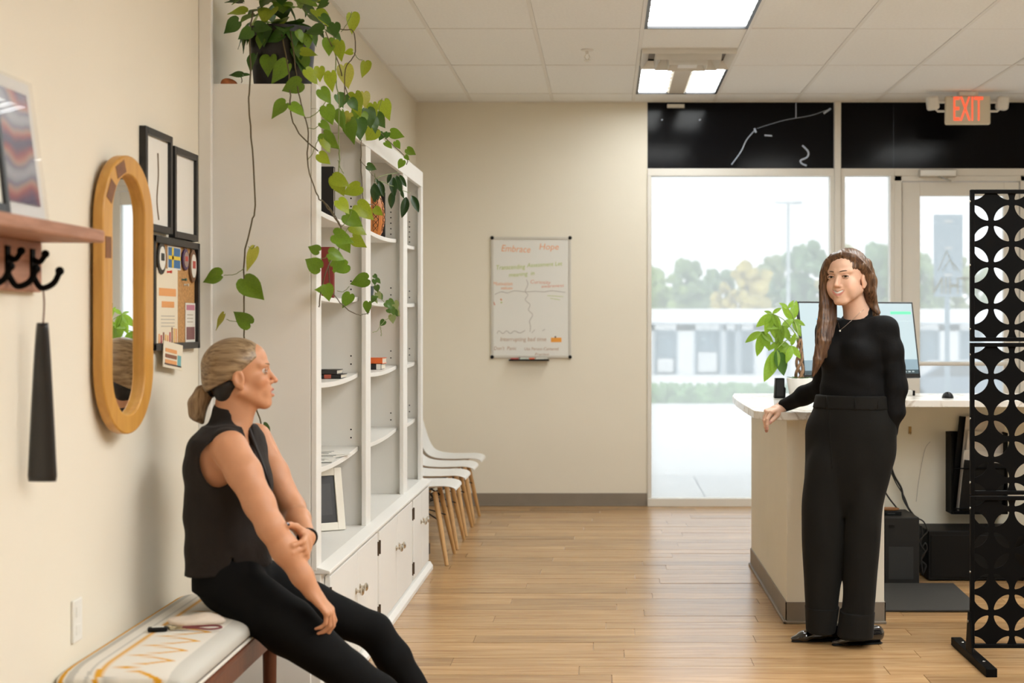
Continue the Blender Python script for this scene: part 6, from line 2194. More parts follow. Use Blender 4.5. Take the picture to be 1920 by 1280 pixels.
def hand_prims(wrist, fdir, palm_n, thumb_side, curls, spread=0.10, s=1.0, thumb=(0.5, 0.4), thumb_dir=None):
    """fdir: from wrist to knuckles; palm_n: direction the palm faces; thumb_side: unit vector towards the thumb.
    curls: four (mcp, pip, dip) bends, index to little"""
    f = nz(fdir)
    n = nz(np.asarray(palm_n) - f * np.dot(palm_n, f))
    t = nz(np.asarray(thumb_side) - f * np.dot(thumb_side, f) - n * np.dot(thumb_side, n))
    w = np.asarray(wrist, float)
    out = []
    kn = []
    offs = [0.030, 0.010, -0.010, -0.029]
    lens = [(0.040, 0.024, 0.020), (0.044, 0.028, 0.021), (0.041, 0.026, 0.021), (0.032, 0.020, 0.018)]
    ylen = [0.083, 0.087, 0.083, 0.076]
    rad = [0.0086, 0.0088, 0.0084, 0.0075]
    tips = []
    for i in range(4):
        k0 = w + f * ylen[i] * s + t * offs[i] * s
        kn.append(k0)
        out.append(Prim(w + t * offs[i] * 0.55 * s + f * 0.008 * s, k0, (0.0135 * s, 0.0115 * s), (0.0105 * s, 0.0105 * s), u=t, k=0.010))
    out.append(Prim(w - f * 0.012 * s, w + f * 0.035 * s, (0.026 * s, 0.0165 * s), (0.031 * s, 0.0155 * s), u=t, k=0.012))
    fingers = []
    for i in range(4):
        d = nz(f + t * spread * (1.5 - i) / 1.5)
        p = kn[i]
        a = 0.0
        seg = [p]
        for j in range(3):
            a += curls[i][j]
            dd = nz(d * math.cos(a) + n * math.sin(a))
            q = p + dd * lens[i][j] * s
            r0, r1 = rad[i] * (1 - 0.07 * j) * s, rad[i] * (1 - 0.07 * (j + 1)) * s
            if j == 2:
                r1 *= 0.9
            out.append(Prim(p, q, r0, r1, k=0.0035))
            p = q
            seg.append(q)
        tips.append((p, dd, nz(np.cross(t, dd)) * -1 if False else nz(-n * math.cos(a) + d * math.sin(a)), rad[i] * s))
        fingers.append(seg)
    # thumb
    b0 = w + f * 0.018 * s + t * 0.024 * s + n * 0.004 * s
    td = nz(f * 0.62 + t * 0.68 + n * 0.38) if thumb_dir is None else nz(thumb_dir)
    b1 = b0 + td * 0.042 * s
    td2 = nz(td + f * thumb[0] - t * 0.25 * thumb[0] + n * 0.1)
    b2 = b1 + td2 * 0.032 * s
    td3 = nz(td2 + f * thumb[1] - t * 0.3 * thumb[1])
    b3 = b2 + td3 * 0.026 * s
    out.append(Prim(b0, b1, 0.0165 * s, 0.0115 * s, k=0.012))
    out.append(Prim(b1, b2, 0.0108 * s, 0.0098 * s, k=0.004))
    out.append(Prim(b2, b3, 0.0098 * s, 0.0080 * s, k=0.004))
    tips.append((b3, td3, nz(t * 0.6 - n * 0.6), 0.0085 * s))
    return out, tips


def nails(tips, par, m, name='fingernail', only=None):
    for i, (p, d, up, r) in enumerate(tips):
        if only is not None and i not in only:
            continue
        u = nz(up - d * np.dot(up, d))
        s_ = np.cross(d, u)
        b = MB()
        def fn(a, c):
            th = (2 * a - 1) * 0.95
            along = (c - 0.75) * 0.0125
            tap = 1.0 if c < 0.7 else 1 - (c - 0.7) * 1.2
            return Vector(p + d * along + (u * math.cos(th) + s_ * math.sin(th) * tap) * (r * 1.06)) - Vector(par.location)
        b.grid(fn, 6, 5).build(name, m, par, smooth=True)
from mathutils.bvhtree import BVHTree
def ray_on(objs, px, py, lift=0.002):
    """where the line of sight through this pixel first meets the given (already placed) meshes"""
    o = Vector((0, 0, CAMZ))
    d = (P(px, py, 1.0) - o).normalized()
    best = None
    for ob in objs:
        par = Vector(ob.parent.location) if ob.parent else Vector((0, 0, 0))
        bv = BVHTree.FromPolygons([v.co + par for v in ob.data.vertices], [tuple(p.vertices) for p in ob.data.polygons])
        h = bv.ray_cast(o, d)
        if h[0] is not None and (best is None or h[3] < best[1]):
            best = (h[0] - d * lift, h[3])
    return best[0] if best else None


def skin_mat(name, rough=0.45):
    return mat(name, (0.7, 0.45, 0.33), rough, spec=0.35, attr='Col', sub=0.06, bump=0.03, bscale=250, var=0.03, vscale=30)


def hair_mat(name, c1, c2, stretch, rough=0.38):
    m = bpy.data.materials.new(name)
    m.use_nodes = True
    nt = m.node_tree
    b = nt.nodes['Principled BSDF']
    b.inputs['Roughness'].default_value = rough
    b.inputs['Specular IOR Level'].default_value = 0.45
    tc = nt.nodes.new('ShaderNodeTexCoord')
    mp = nt.nodes.new('ShaderNodeMapping')
    mp.inputs['Rotation'].default_value = stretch[1]
    mp.inputs['Scale'].default_value = stretch[0]
    nt.links.new(tc.outputs['Object'], mp.inputs[0])
    n = nt.nodes.new('ShaderNodeTexNoise')
    n.inputs['Scale'].default_value = 1.0
    n.inputs['Detail'].default_value = 4
    nt.links.new(mp.outputs[0], n.inputs['Vector'])
    cr = nt.nodes.new('ShaderNodeValToRGB')
    e = cr.color_ramp.elements
    e[0].position, e[0].color = 0.33, (*c1, 1)
    e[1].position, e[1].color = 0.68, (*c2, 1)
    nt.links.new(n.outputs['Fac'], cr.inputs[0])
    nt.links.new(cr.outputs[0], b.inputs['Base Color'])
    bp = nt.nodes.new('ShaderNodeBump')
    bp.inputs['Strength'].default_value = 0.35
    bp.inputs['Distance'].default_value = 0.004
    nt.links.new(n.outputs['Fac'], bp.inputs['Height'])
    nt.links.new(bp.outputs[0], b.inputs['Normal'])
    return m


def strands(chains, par, m, name, n, r, rs):
    """fine locks riding on the outside of the hair masses"""
    b = MB()
    for pts, rad in chains:
        pts = [Vector(p) for p in pts]
        sp_ = bez(pts, 5)
        rr_ = np.interp(np.linspace(0, len(pts) - 1, len(sp_)), range(len(pts)), [max(np.atleast_1d(q)) if np.ndim(q) else q for q in rad])
        rv_ = np.interp(np.linspace(0, len(pts) - 1, len(sp_)), range(len(pts)), [min(np.atleast_1d(q)) if np.ndim(q) else q for q in rad])
        for k in range(n):
            a = rs.uniform(0, 2 * math.pi)
            wob = rs.uniform(-0.25, 0.25)
            path = []
            L = rs.randint(int(len(sp_) * 0.7), len(sp_))
            for i in range(L):
                d = (sp_[min(i + 1, len(sp_) - 1)] - sp_[max(i - 1, 0)]).normalized()
                u = d.cross(Vector((0, 1, 0)))
                u = u.normalized() if u.length > 1e-3 else Vector((1, 0, 0))
                v_ = d.cross(u)
                aa = a + wob * i / len(sp_)
                path.append(sp_[i] + u * math.cos(aa) * rr_[i] * 1.0 + v_ * math.sin(aa) * rv_[i] * 1.0 - Vector(par.location))
            if len(path) > 3:
                b.tube(path, [r * 0.7] + [r] * (len(path) - 3) + [r * 0.7, r * 0.2], 4)
    return b.build(name, m, par, smooth=True)


def fold_noise(amp, fx, fz, ph=0.0):
    def fn(X, Y, Z):
        return amp * (np.sin(fx * X + 2.1 * np.sin(fz * Z + ph) + 7 * Y) * np.sin(fz * 0.8 * Z + 5 * X + ph) + 0.5 * np.sin(1.9 * fx * X + fz * 1.7 * Z + 11 * Y + ph))
    return fn


# ================================================================== STANDING WOMAN
th = math.radians(36)
f1, l1 = V(-math.sin(th), -math.cos(th), 0), V(math.cos(th), -math.sin(th), 0)
w1 = thing('person', 'standing woman in black sweater and dark wide trousers leaning a hand on the counter', 'person', tuple(V(*W(1585, 1205, 6.5)[:2], 0)))
SK1 = (0.74, 0.47, 0.335)
H1 = Fr(W(1588, 519.5, 6.46), f1 + V(0, 0, -0.02), (-0.03, 0, 1), 1.06)
hp = head_prims(H1, smile=True)
nb = W(1609, 596, 6.51)
neck1 = [Prim(H1.p(0, -0.018, -0.045), nb, (0.050, 0.054), (0.052, 0.055), k=0.018), Prim(nb, nb + V(0, 0.005, -0.08), (0.056, 0.056), (0.10, 0.075), u=l1, k=0.03)]
# torso and legs of the body itself (under the clothes)
def PX1(px, d=6.5): return (px - VPX) * d / F
def PZ1(py, d=6.5): return CAMZ + (VPY - py) * d / F
ang = -th
torso_keys = lambda e: [(PZ1(598), PX1(1608), 6.51, 0.075 + e, 0.060 + e, ang), (PZ1(606), PX1(1607), 6.51, 0.140 + e, 0.075 + e, ang), (PZ1(625), PX1(1606), 6.50, 0.165 + e, 0.092 + e, ang), (PZ1(660), PX1(1602), 6.50, 0.150 + e, 0.108 + e, ang),
                        (PZ1(700), PX1(1600), 6.50, 0.135 + e, 0.104 + e, ang), (PZ1(738), PX1(1600), 6.50, 0.138 + e, 0.104 + e, ang), (PZ1(800), PX1(1596), 6.50, 0.165 + e, 0.120 + e, ang), (PZ1(860), PX1(1592), 6.50, 0.160 + e, 0.12 + e, ang)]
shL, elL, wrL = W(1660, 617, 6.42), W(1681, 722, 6.40), W(1668, 806, 6.37)
shR, elR, wrR = W(1553, 617, 6.60), W(1543, 724, 6.74), W(1466, 762, 6.925)
handR, tipsR = hand_prims(wrR + V(0.004, 0, 0), W(1433, 774, 6.885) - wrR, V(-0.05, 0.0, -1.0), V(0.4, -0.9, 0), [(0.62, 0.55, 0.3), (0.82, 0.6, 0.3), (0.95, 0.62, 0.32), (1.05, 0.6, 0.3)], spread=0.16, s=0.98, thumb=(0.2, 0.1),
                          thumb_dir=V(-0.62, -0.45, -0.62))
arms1 = chain([shL, elL, W(1677, 770, 6.405), W(1654, 828, 6.49)], [0.038, 0.033, 0.028, 0.022], 0.02) + chain([shR, elR, wrR], [0.040, 0.036, 0.025], 0.02)
hipsL, hipsR = W(1630, 850, 6.47), W(1556, 850, 6.53)
legs1 = chain([hipsR, W(1543, 1010, 6.53), W(1545, 1165, 6.57)], [0.075, 0.055, 0.034], 0.02) + chain([hipsL, W(1618, 1010, 6.46), W(1606, 1172, 6.50)], [0.075, 0.055, 0.034], 0.02)
feet1 = [Prim(W(1552, 1186, 6.59), W(1530, 1192, 6.58), 0.022, 0.014, k=0.02), Prim(W(1612, 1190, 6.52), W(1592, 1196, 6.51), 0.022, 0.014, k=0.02)]
body_low = [VLoft(torso_keys(-0.02), k=0.02)] + arms1 + legs1 + feet1 + neck1
lo_h, hi_h = bbox(hp + neck1[:1], 0.02)
lo_h[2] = nb[2] - 0.055
lo_b, hi_b = bbox(body_low, 0.02)
lo_hd, hi_hd = bbox(handR, 0.015)
body1 = sdf_object('body', [(hp + neck1, lo_h, hi_h + V(0, 0, 0.01), 0.0021), (body_low + [Half(nb - V(0, 0, 0.02), (0, 0, 1))], lo_b, hi_b, 0.008), (handR + [Prim(wrR, wrR + (elR - wrR) * 0.3, 0.0235, 0.029, k=0.012)], lo_hd, hi_hd + V(0.05, 0, 0.0), 0.0017)],
                   skin_mat('skin_fair'), w1, skin_color(H1, SK1, (0.60, 0.25, 0.20), 0.014, 0.031), it=1)
mat('lid_fair', (0.66, 0.40, 0.285), 0.5)
face_details(H1, w1, 'brown', 'brown', 'lid_fair', smile=True)
nails(tipsR, w1, mat('nail_natural', (0.60, 0.30, 0.24), 0.25))

# sweater
M_knit = mat('black_fine_knit', (0.0045, 0.0044, 0.0045), 0.8, spec=0.18, bump=0.10, bscale=140)
tk = [q for q in torso_keys(0.006) if q[0] > PZ1(770)]
tk[-1:] = [(PZ1(738), PX1(1600), 6.50, 0.154, 0.106, ang), (PZ1(758), PX1(1599), 6.50, 0.152, 0.104, ang)]
sw = [VLoft(tk, k=0.02)]
bc_ = W(1600, 662, 6.5)
for s_ in (-1, 1):
    sw.append(Ell(bc_ + f1 * 0.072 + l1 * 0.066 * s_, (0.064, 0.062, 0.066), k=0.03))
sw += [Prim(W(1608, 600, 6.51), W(1609, 588, 6.51), (0.072, 0.066), (0.061, 0.060), u=l1, k=0.015)]
midL = shL + (elL - shL) * 0.4 + V(0.006, 0, 0)
sw += chain([shL + V(-0.03, 0, 0.004), shL, midL, elL, W(1677, 770, 6.40), W(1666, 806, 6.43), W(1652, 835, 6.49)], [0.050, 0.054, 0.0515, 0.0445, 0.041, 0.034, 0.030], 0.022)
cuffR = wrR + nz(elR - wrR) * 0.020
sw += chain([shR + V(0.03, 0, 0.004), shR, elR, elR + (cuffR - elR) * 0.5, cuffR], [0.050, 0.053, 0.046, 0.041, 0.0305], 0.022)
sw += [Half(cuffR, -nz(elR - wrR))] if False else []
# neck opening
sw += [Prim(nb + V(0, 0, 0.055) + f1 * 0.028, nb + V(0, 0, -0.006) + f1 * 0.010, (0.062, 0.066), (0.050, 0.052), u=l1, k=0.004, op='sub')]
lo_, hi_ = bbox([p for p in sw if not isinstance(p, Half)], 0.03)
sweater = sdf_object('sweater', [(sw, lo_, hi_, 0.0050, fold_noise(0.0022, 22, 34))], M_knit, w1, it=2)
# wide trousers
def lk(py, a, b, d, rv, e=0.0):
    z = PZ1(py, d)
    return (z, PX1((a + b) / 2, d), d, (b - a) / 2 * d / F + e, rv + e, 0.0)
legA = VLoft([lk(800, 1540, 1582, 6.51, 0.07), lk(860, 1511, 1592, 6.52, 0.112), lk(948, 1504, 1584, 6.525, 0.108), lk(1010, 1503.5, 1582, 6.53, 0.104), lk(1073, 1506, 1578, 6.54, 0.100), lk(1130, 1511, 1572, 6.55, 0.096), lk(1182, 1514, 1563, 6.56, 0.094)], k=0.012, power=2.4)
legB = VLoft([lk(800, 1605, 1650, 6.48, 0.07), lk(860, 1590, 1675, 6.47, 0.112), lk(932, 1585, 1656, 6.465, 0.108), lk(1000, 1584.5, 1650, 6.46, 0.104), lk(1052, 1583, 1645, 6.465, 0.100), lk(1114, 1581, 1640, 6.475, 0.098), lk(1147, 1578, 1637, 6.48, 0.096), lk(1191, 1572, 1634, 6.485, 0.094)], k=0.012, power=2.4)
def hk(py, ru, rv, cx=1597):
    return (PZ1(py), PX1(cx), 6.5, ru, rv, ang)
hipV = VLoft([hk(741, 0.166, 0.116, 1600), hk(765, 0.177, 0.121, 1599), hk(785, 0.197, 0.127), hk(803, 0.208, 0.129, 1595), hk(861, 0.204, 0.122, 1592), hk(905, 0.190, 0.098, 1585), hk(940, 0.165, 0.075, 1581), hk(965, 0.14, 0.05, 1580)], k=0.03)
tr = [hipV, legA, legB]
# pressed creases and the pocket bulge
tr += [Ell(W(1660, 842, 6.42), (0.036, 0.05, 0.062), k=0.03)]
M_trou = mat('charcoal_wool', (0.0100, 0.0094, 0.0080), 0.85, spec=0.12, sheen=0.03, bump=0.08, bscale=220, var=0.08, vscale=12)
lo_, hi_ = bbox(tr, 0.02)
trousers = sdf_object('trousers', [(tr, lo_, hi_, 0.0055, fold_noise(0.0020, 30, 9, 1.0))], M_trou, w1, it=2)
# waistband, belt loops, hem cuffs, fly
wbk = VLoft([hk(740, 0.170, 0.120, 1600), hk(766, 0.182, 0.126, 1599)], k=0.0)
lo_, hi_ = bbox([wbk], 0.02)
sdf_object('waistband', [([wbk], lo_, hi_, 0.005)], mat('charcoal_wool_band', (0.011, 0.0103, 0.0088), 0.85, spec=0.12, sheen=0.03, bump=0.08, bscale=220), w1, it=1)
bl = MB()
for px in (1551, 1603, 1646):
    a, b = ray_on([bpy.data.objects['waistband']], px, 742.5), ray_on([bpy.data.objects['waistband']], px, 764)
    if a and b:
        o_ = Vector(w1.location)
        bl.tube([a - o_, (a + b) / 2 - o_ + Vector((0, -0.003, 0)), b - o_ + Vector((0, 0.002, -0.004))], 0.0042, 6)
bl.build('belt_loop', M_trou, w1, smooth=True)
for nm, kk_ in (('hem_cuff', [lk(1135, 1510, 1573, 6.55, 0.100), lk(1183, 1512, 1565, 6.56, 0.098)]), ('hem_cuff', [lk(1144, 1576, 1639, 6.48, 0.102), lk(1193, 1570, 1636, 6.485, 0.100)])):
    vl = VLoft(kk_, k=0, power=2.4)
    lo_, hi_ = bbox([vl], 0.02)
    sdf_object(nm, [([vl], lo_, hi_, 0.005)], bpy.data.materials['charcoal_wool_band'], w1, it=1)
seam = []
for py in range(768, 880, 10):
    q = ray_on([trousers], 1553 + (py - 768) * 0.07, py, 0.0005)
    if q:
        seam.append(q - Vector(w1.location))
if len(seam) > 3:
    MB().tube(seam, 0.0018, 5).build('fly_seam', M_trou, w1, smooth=True)
# loafers
M_pat = mat('black_patent', (0.006, 0.006, 0.007), 0.10, spec=0.7, coat=0.8)
M_gold = mat('gold_bit', (0.75, 0.50, 0.16), 0.25, metal=1)
def loafer(heel, toe):
    heel, toe = np.asarray(heel), np.asarray(toe)
    d = nz(toe - heel)
    s_ = V(-d[1], d[0], 0)
    L = np.linalg.norm(toe - heel)
    up = V(0, 0, 1)
    pr = [Prim(heel + d * 0.034 + up * 0.040, heel + d * 0.12 + up * 0.042, (0.034, 0.036), (0.039, 0.036), u=s_, k=0.02),
          Prim(heel + d * 0.12 + up * 0.038, heel + d * (L - 0.060) + up * 0.024, (0.039, 0.034), (0.036, 0.020), u=s_, k=0.02),
          Prim(heel + d * (L - 0.065) + up * 0.023, heel + d * (L - 0.014) + up * 0.015, (0.034, 0.019), (0.013, 0.009), u=s_, k=0.015),
          Half(heel + up * 0.006, (0, 0, -1))]
    lo_, hi_ = bbox([p for p in pr if not isinstance(p, Half)], 0.02)
    sh = sdf_object('loafer', [(pr, lo_, hi_, 0.0035)], M_pat, w1, it=1)
    so = [Prim(heel + d * 0.02 + up * 0.004, heel + d * 0.12 + up * 0.004, (0.033, 0.0045), (0.037, 0.0045), u=s_, k=0.005), Prim(heel + d * 0.12 + up * 0.004, heel + d * (L - 0.012) + up * 0.004, (0.037, 0.0045), (0.012, 0.0045), u=s_, k=0.005)]
    lo_, hi_ = bbox(so, 0.02)
    sl_ = sdf_object('sole', [(so, lo_, hi_, 0.0035)], M_blk, sh if False else w1, it=1)
    bt = MB()
    c = heel + d * (L * 0.60) + up * 0.052
    for k in (-1, 0, 1):
        cc_ = Vector(c + s_ * 0.016 * k) - Vector(w1.location)
        bt.tube([cc_ + Vector((0.007 * math.cos(a) * d[0] + 0.009 * math.sin(a) * s_[0], 0.007 * math.cos(a) * d[1] + 0.009 * math.sin(a) * s_[1], 0.002 * k * k)) for a in np.linspace(0, 6.28, 12)], 0.0020, 6)
    bt.build('gold_buckle', M_gold, w1, smooth=True)
tA, tB = W(1481, 1202, 6.555), W(1557, 1211, 6.48)
tA[2] = tB[2] = 0
loafer(tA + V(0.245, 0.055, 0), tA)
loafer(tB + V(0.24, 0.075, 0), tB)

# hair
M_hair1 = hair_mat('chestnut_hair', (0.040, 0.019, 0.010), (0.19, 0.098, 0.046), ((120, 120, 5), (0, 0.08, 0)))
R1 = np.array([H1.x, H1.y, H1.z])
s1 = H1.s
cap = [Ell(H1.p(0, -0.018, 0.032), np.array([0.079, 0.099, 0.0865]) * s1, R1, 0.012)]
cap += [Ell(H1.p(0.004, 0.100, -0.026), np.array([0.0620, 0.067, 0.102]) * s1, R1, 0.006, 'sub')]
cap += [Ell(H1.p(0.062, 0.034, -0.034), np.array([0.042, 0.052, 0.062]) * s1, R1, 0.010, 'sub')]
cR = [H1.p(0.006, 0.070, 0.088), H1.p(-0.045, 0.062, 0.066), H1.p(-0.070, 0.048, 0.020), H1.p(-0.078, 0.038, -0.035), W(1549, 572, 6.47), W(1547, 605, 6.455), W(1543, 640, 6.43), W(1534, 675, 6.42), W(1524, 704, 6.42)]
rR = [(0.010, 0.010), (0.017, 0.013), (0.024, 0.013), (0.027, 0.014), (0.030, 0.018), (0.033, 0.020), (0.031, 0.020), (0.022, 0.015), (0.007, 0.006)]
cR2 = [H1.p(-0.050, 0.010, 0.085), H1.p(-0.080, 0.002, 0.020), H1.p(-0.080, 0.0, -0.06), W(1556, 600, 6.50), W(1553, 640, 6.455), W(1548, 668, 6.43)]
rR2 = [(0.018, 0.02), (0.028, 0.016), (0.03, 0.018), (0.03, 0.02), (0.022, 0.016), (0.008, 0.008)]
cL = [H1.p(0.010, 0.066, 0.090), H1.p(0.048, 0.040, 0.078), H1.p(0.072, 0.008, 0.042), H1.p(0.080, -0.030, 0.000), H1.p(0.078, -0.042, -0.050), W(1636, 568, 6.49), W(1646, 586, 6.47)]
rL = [(0.010, 0.010), (0.016, 0.014), (0.018, 0.016), (0.022, 0.020), (0.025, 0.022), (0.022, 0.02), (0.012, 0.010)]
cB = [H1.p(0.02, -0.085, 0.05), H1.p(0.03, -0.098, -0.02), H1.p(0.03, -0.085, -0.09), W(1625, 600, 6.60), W(1620, 660, 6.64)]
rB = [(0.05, 0.03), (0.055, 0.03), (0.055, 0.032), (0.06, 0.03), (0.04, 0.015)]
hm = list(cap)
for c_, r_ in ((cR, rR), (cR2, rR2), (cL, rL), (cB, rB)):
    hm += chain(c_, r_, 0.010, u=V(1, 0.15, 0))
hm += [Ell(H1.p(0.010, 0.110, -0.012), np.array([0.050, 0.052, 0.082]) * s1, R1, 0.004, 'sub'), Ell(H1.p(0.066, 0.034, -0.034), np.array([0.034, 0.044, 0.052]) * s1, R1, 0.006, 'sub')]
lo_, hi_ = bbox([p for p in hm if p.op == 'add'], 0.02)
hair1 = sdf_object('hair', [(hm, lo_, hi_, 0.0034, lambda X, Y, Z: 0.0010 * np.sin(420 * X + 60 * Y + 3 * np.sin(25 * Z)) + 0.0 * Z)], M_hair1, w1, it=1)
rs_ = random.Random(5)
M_hairs = mat('hair_strand_brown', (0.125, 0.060, 0.029), 0.4, var=0.35, vscale=30)
strands([(cR, rR), (cR2, rR2), (cL, rL)], w1, M_hairs, 'hair_strands', 90, 0.0007, rs_)
# necklace
nk = []
for a, b in ((1569, 592), (1571, 602), (1573, 611), (1575, 619), (1584, 612), (1594, 603), (1603, 595), (1612, 586), (1620, 580)):
    q = ray_on([sweater, body1], a, b, 0.0022)
    if q:
        nk.append(q - Vector(w1.location))
if len(nk) > 3:
    MB().tube(nk, 0.0009, 5).build('necklace_chain', mat('silver_chain', (0.75, 0.72, 0.66), 0.2, metal=1), w1, smooth=True)
    q = ray_on([sweater, body1], 1575, 620, 0.004)
    MB().sphere(q - Vector(w1.location), 0.0042, 8).build('pearl_pendant', mat('pearl', (0.85, 0.82, 0.76), 0.15), w1, smooth=True)

# ================================================================== SEATED WOMAN
w2 = thing('person', 'seated woman in dark sleeveless shirt and black leggings perched on the bench', 'person', tuple(V(*W(430, 1110, 4.74)[:2], 0)))
SK2 = (0.60, 0.295, 0.162)
D2 = 4.75
ph2 = math.radians(12)
H2 = Fr(W(453.5, 701, D2), V(math.cos(ph2), math.sin(ph2), 0.11), (-0.11, 0, 1), 1.0)
hp2 = head_prims(H2, smile=False, jawopen=0.004)
nb2 = W(431, 797, 4.755)
neck2 = [Prim(H2.p(0, -0.030, -0.045), nb2, (0.050, 0.050), (0.054, 0.054), k=0.02), Prim(H2.p(0, 0.01, -0.075), W(448, 800, 4.75), (0.034, 0.034), (0.036, 0.036), k=0.02)]
f2 = nz(V(0.95, -0.30, 0))
l2 = V(-f2[1], f2[0], 0)
a2 = math.atan2(f2[1], f2[0])
def PX2(px, d=D2): return (px - VPX) * d / F
def PZ2(py, d=D2): return CAMZ + (VPY - py) * d / F
def tk2(e):
    return [(PZ2(797), PX2(432), D2, 0.058 + e, 0.075 + e, a2), (PZ2(806), PX2(430), D2, 0.068 + e, 0.135 + e, a2), (PZ2(825), PX2(427), D2, 0.088 + e, 0.160 + e, a2), (PZ2(860), PX2(424), D2, 0.104 + e, 0.152 + e, a2),
            (PZ2(905), PX2(427), D2, 0.116 + e, 0.142 + e, a2), (PZ2(960), PX2(424), D2, 0.112 + e, 0.132 + e, a2), (PZ2(1010), PX2(425), D2, 0.110 + e, 0.138 + e, a2), (PZ2(1072), PX2(430), D2, 0.112 + e, 0.150 + e, a2)]
sh2, el2, wr2 = W(436, 843, 4.605), W(508, 988, 4.53), W(586, 1110, 4.56)
shF, elF, wrF = W(480, 822, 4.90), W(549, 952, 4.83), W(576, 1008, 4.62)
arm_n = [Prim(sh2 + V(-0.012, 0.01, 0.004), sh2 + (el2 - sh2) * 0.30, (0.056, 0.054), (0.052, 0.050), k=0.03)] + chain([sh2 + (el2 - sh2) * 0.30, sh2 + (el2 - sh2) * 0.7, el2, el2 + (wr2 - el2) * 0.35, el2 + (wr2 - el2) * 0.75, wr2], [0.051, 0.045, 0.040, 0.0405, 0.031, 0.0255], 0.02)
arm_f = chain([shF, shF + (elF - shF) * 0.5, elF, elF + (wrF - elF) * 0.4, wrF], [0.050, 0.044, 0.038, 0.036, 0.026], 0.02)
hN, tN = hand_prims(wr2, V(0.62, 0.10, -0.76), V(-0.68, 0.10, -0.60), V(0, 1, 0.1), [(0.45, 0.6, 0.4), (0.55, 0.7, 0.4), (0.65, 0.8, 0.4), (0.75, 0.8, 0.4)], spread=0.08, s=0.95)
hF, tF = hand_prims(wrF, W(571, 1034, 4.535) - wrF, V(-1, 0.0, -0.12), V(0, 0, 1), [(0.85, 0.75, 0.5), (0.88, 0.78, 0.5), (0.9, 0.8, 0.5), (0.95, 0.8, 0.5)], spread=0.14, s=0.95, thumb_dir=V(-0.45, -0.55, 0.6))
hipN, knN, anN = W(432, 1092, 4.66), W(652, 1259, 4.60), W(846, 1402, 4.62)
hipF, knF, anF = W(462, 1086, 4.86), W(702, 1183, 4.92), W(822, 1352, 4.95)
legs2 = chain([hipN + V(0.03, 0.03, -0.02), knN, anN], [0.055, 0.048, 0.032], 0.02) + chain([hipF + V(0.03, -0.02, -0.02), knF, anF], [0.055, 0.044, 0.032], 0.02)
feet2 = [Prim(anN, anN + V(0.10, 0.0, -0.045), 0.032, 0.024, k=0.02), Prim(anF, anF + V(0.12, 0.02, -0.045), 0.032, 0.024, k=0.02)]
torso2 = VLoft(tk2(-0.012), k=0.02)
upper = [torso2] + arm_n + arm_f + hN + hF + neck2
lo_h, hi_h = bbox(hp2 + neck2[:1], 0.02)
lo_h[2] = nb2[2] - 0.02
lo_u, hi_u = bbox(upper, 0.02)
lo_u[2] = PZ2(1190)
lower2 = [VLoft(tk2(-0.02), k=0.02), Half((0, 0, PZ2(1040)), (0, 0, 1))]
lower2 = [VLoft(tk2(-0.02), k=0.02)] + legs2 + feet2 + [Half((0, 0, PZ2(1060)), (0, 0, 1))]
lo_l, hi_l = bbox([p for p in lower2 if p.op == 'add'], 0.02)
body2 = sdf_object('body', [(hp2 + neck2, lo_h, hi_h + V(0, 0, 0.01), 0.0022), (upper, lo_u, hi_u, 0.0033), (lower2, lo_l, hi_l, 0.009)], skin_mat('skin_tanned'), w2, skin_color(H2, SK2, (0.48, 0.16, 0.12)), it=2)
mat('lid_tanned', (0.58, 0.29, 0.17), 0.5)
face_details(H2, w2, 'grey', 'fair', 'lid_tanned')
M_nail = mat('dark_nail_polish', (0.025, 0.014, 0.03), 0.15, coat=0.6)
nails(tF, w2, M_nail)
nails(tN, w2, M_nail)
# bracelet on the far wrist
br_ = nz(hF[0].b - wrF) * 0
ax_ = nz(wrF - elF)
u_, v_ = frame_axes(Vector(ax_))
c_ = Vector(wrF + ax_ * 0.0) - Vector(w2.location)
MB().tube([c_ + u_ * 0.029 * math.cos(a) + v_ * 0.029 * math.sin(a) for a in np.linspace(0, 6.2832, 22)], 0.0042, 8).build('hair_tie_bracelet', M_blk, w2, smooth=True)

# sleeveless shirt
M_shirt = mat('dark_brown_shirt', (0.0195, 0.0150, 0.0128), 0.8, spec=0.2, sheen=0.04, bump=0.7, bscale=13, var=0.06, vscale=9)
st_ = [VLoft(tk2(0.010) + [(PZ2(1080), PX2(431), D2, 0.128, 0.172, a2)], k=0.02)]
st_ += [Prim(W(430, 800, 4.755), W(433, 782, 4.755), (0.066, 0.066), (0.061, 0.061), k=0.012)]
st_ += [Prim(W(424, 801, 4.76), W(424, 816, 4.62), (0.034, 0.026), (0.036, 0.022), u=V(1, 0, 0), k=0.015)]
st_ += [Ell(W(470, 905, 4.72), (0.055, 0.10, 0.07), k=0.04)]
# armholes
st_ += [Prim(W(410, 868, 4.67), W(409, 868, 4.36), (0.054, 0.074), (0.062, 0.080), u=V(1, 0, 0), k=0.004, op='sub')]
st_ += [Prim(shF + V(0.0, 0.0, 0), shF + V(0.06, 0.15, -0.02), (0.066, 0.075), (0.08, 0.09), u=V(1, 0, 0), k=0.004, op='sub')]
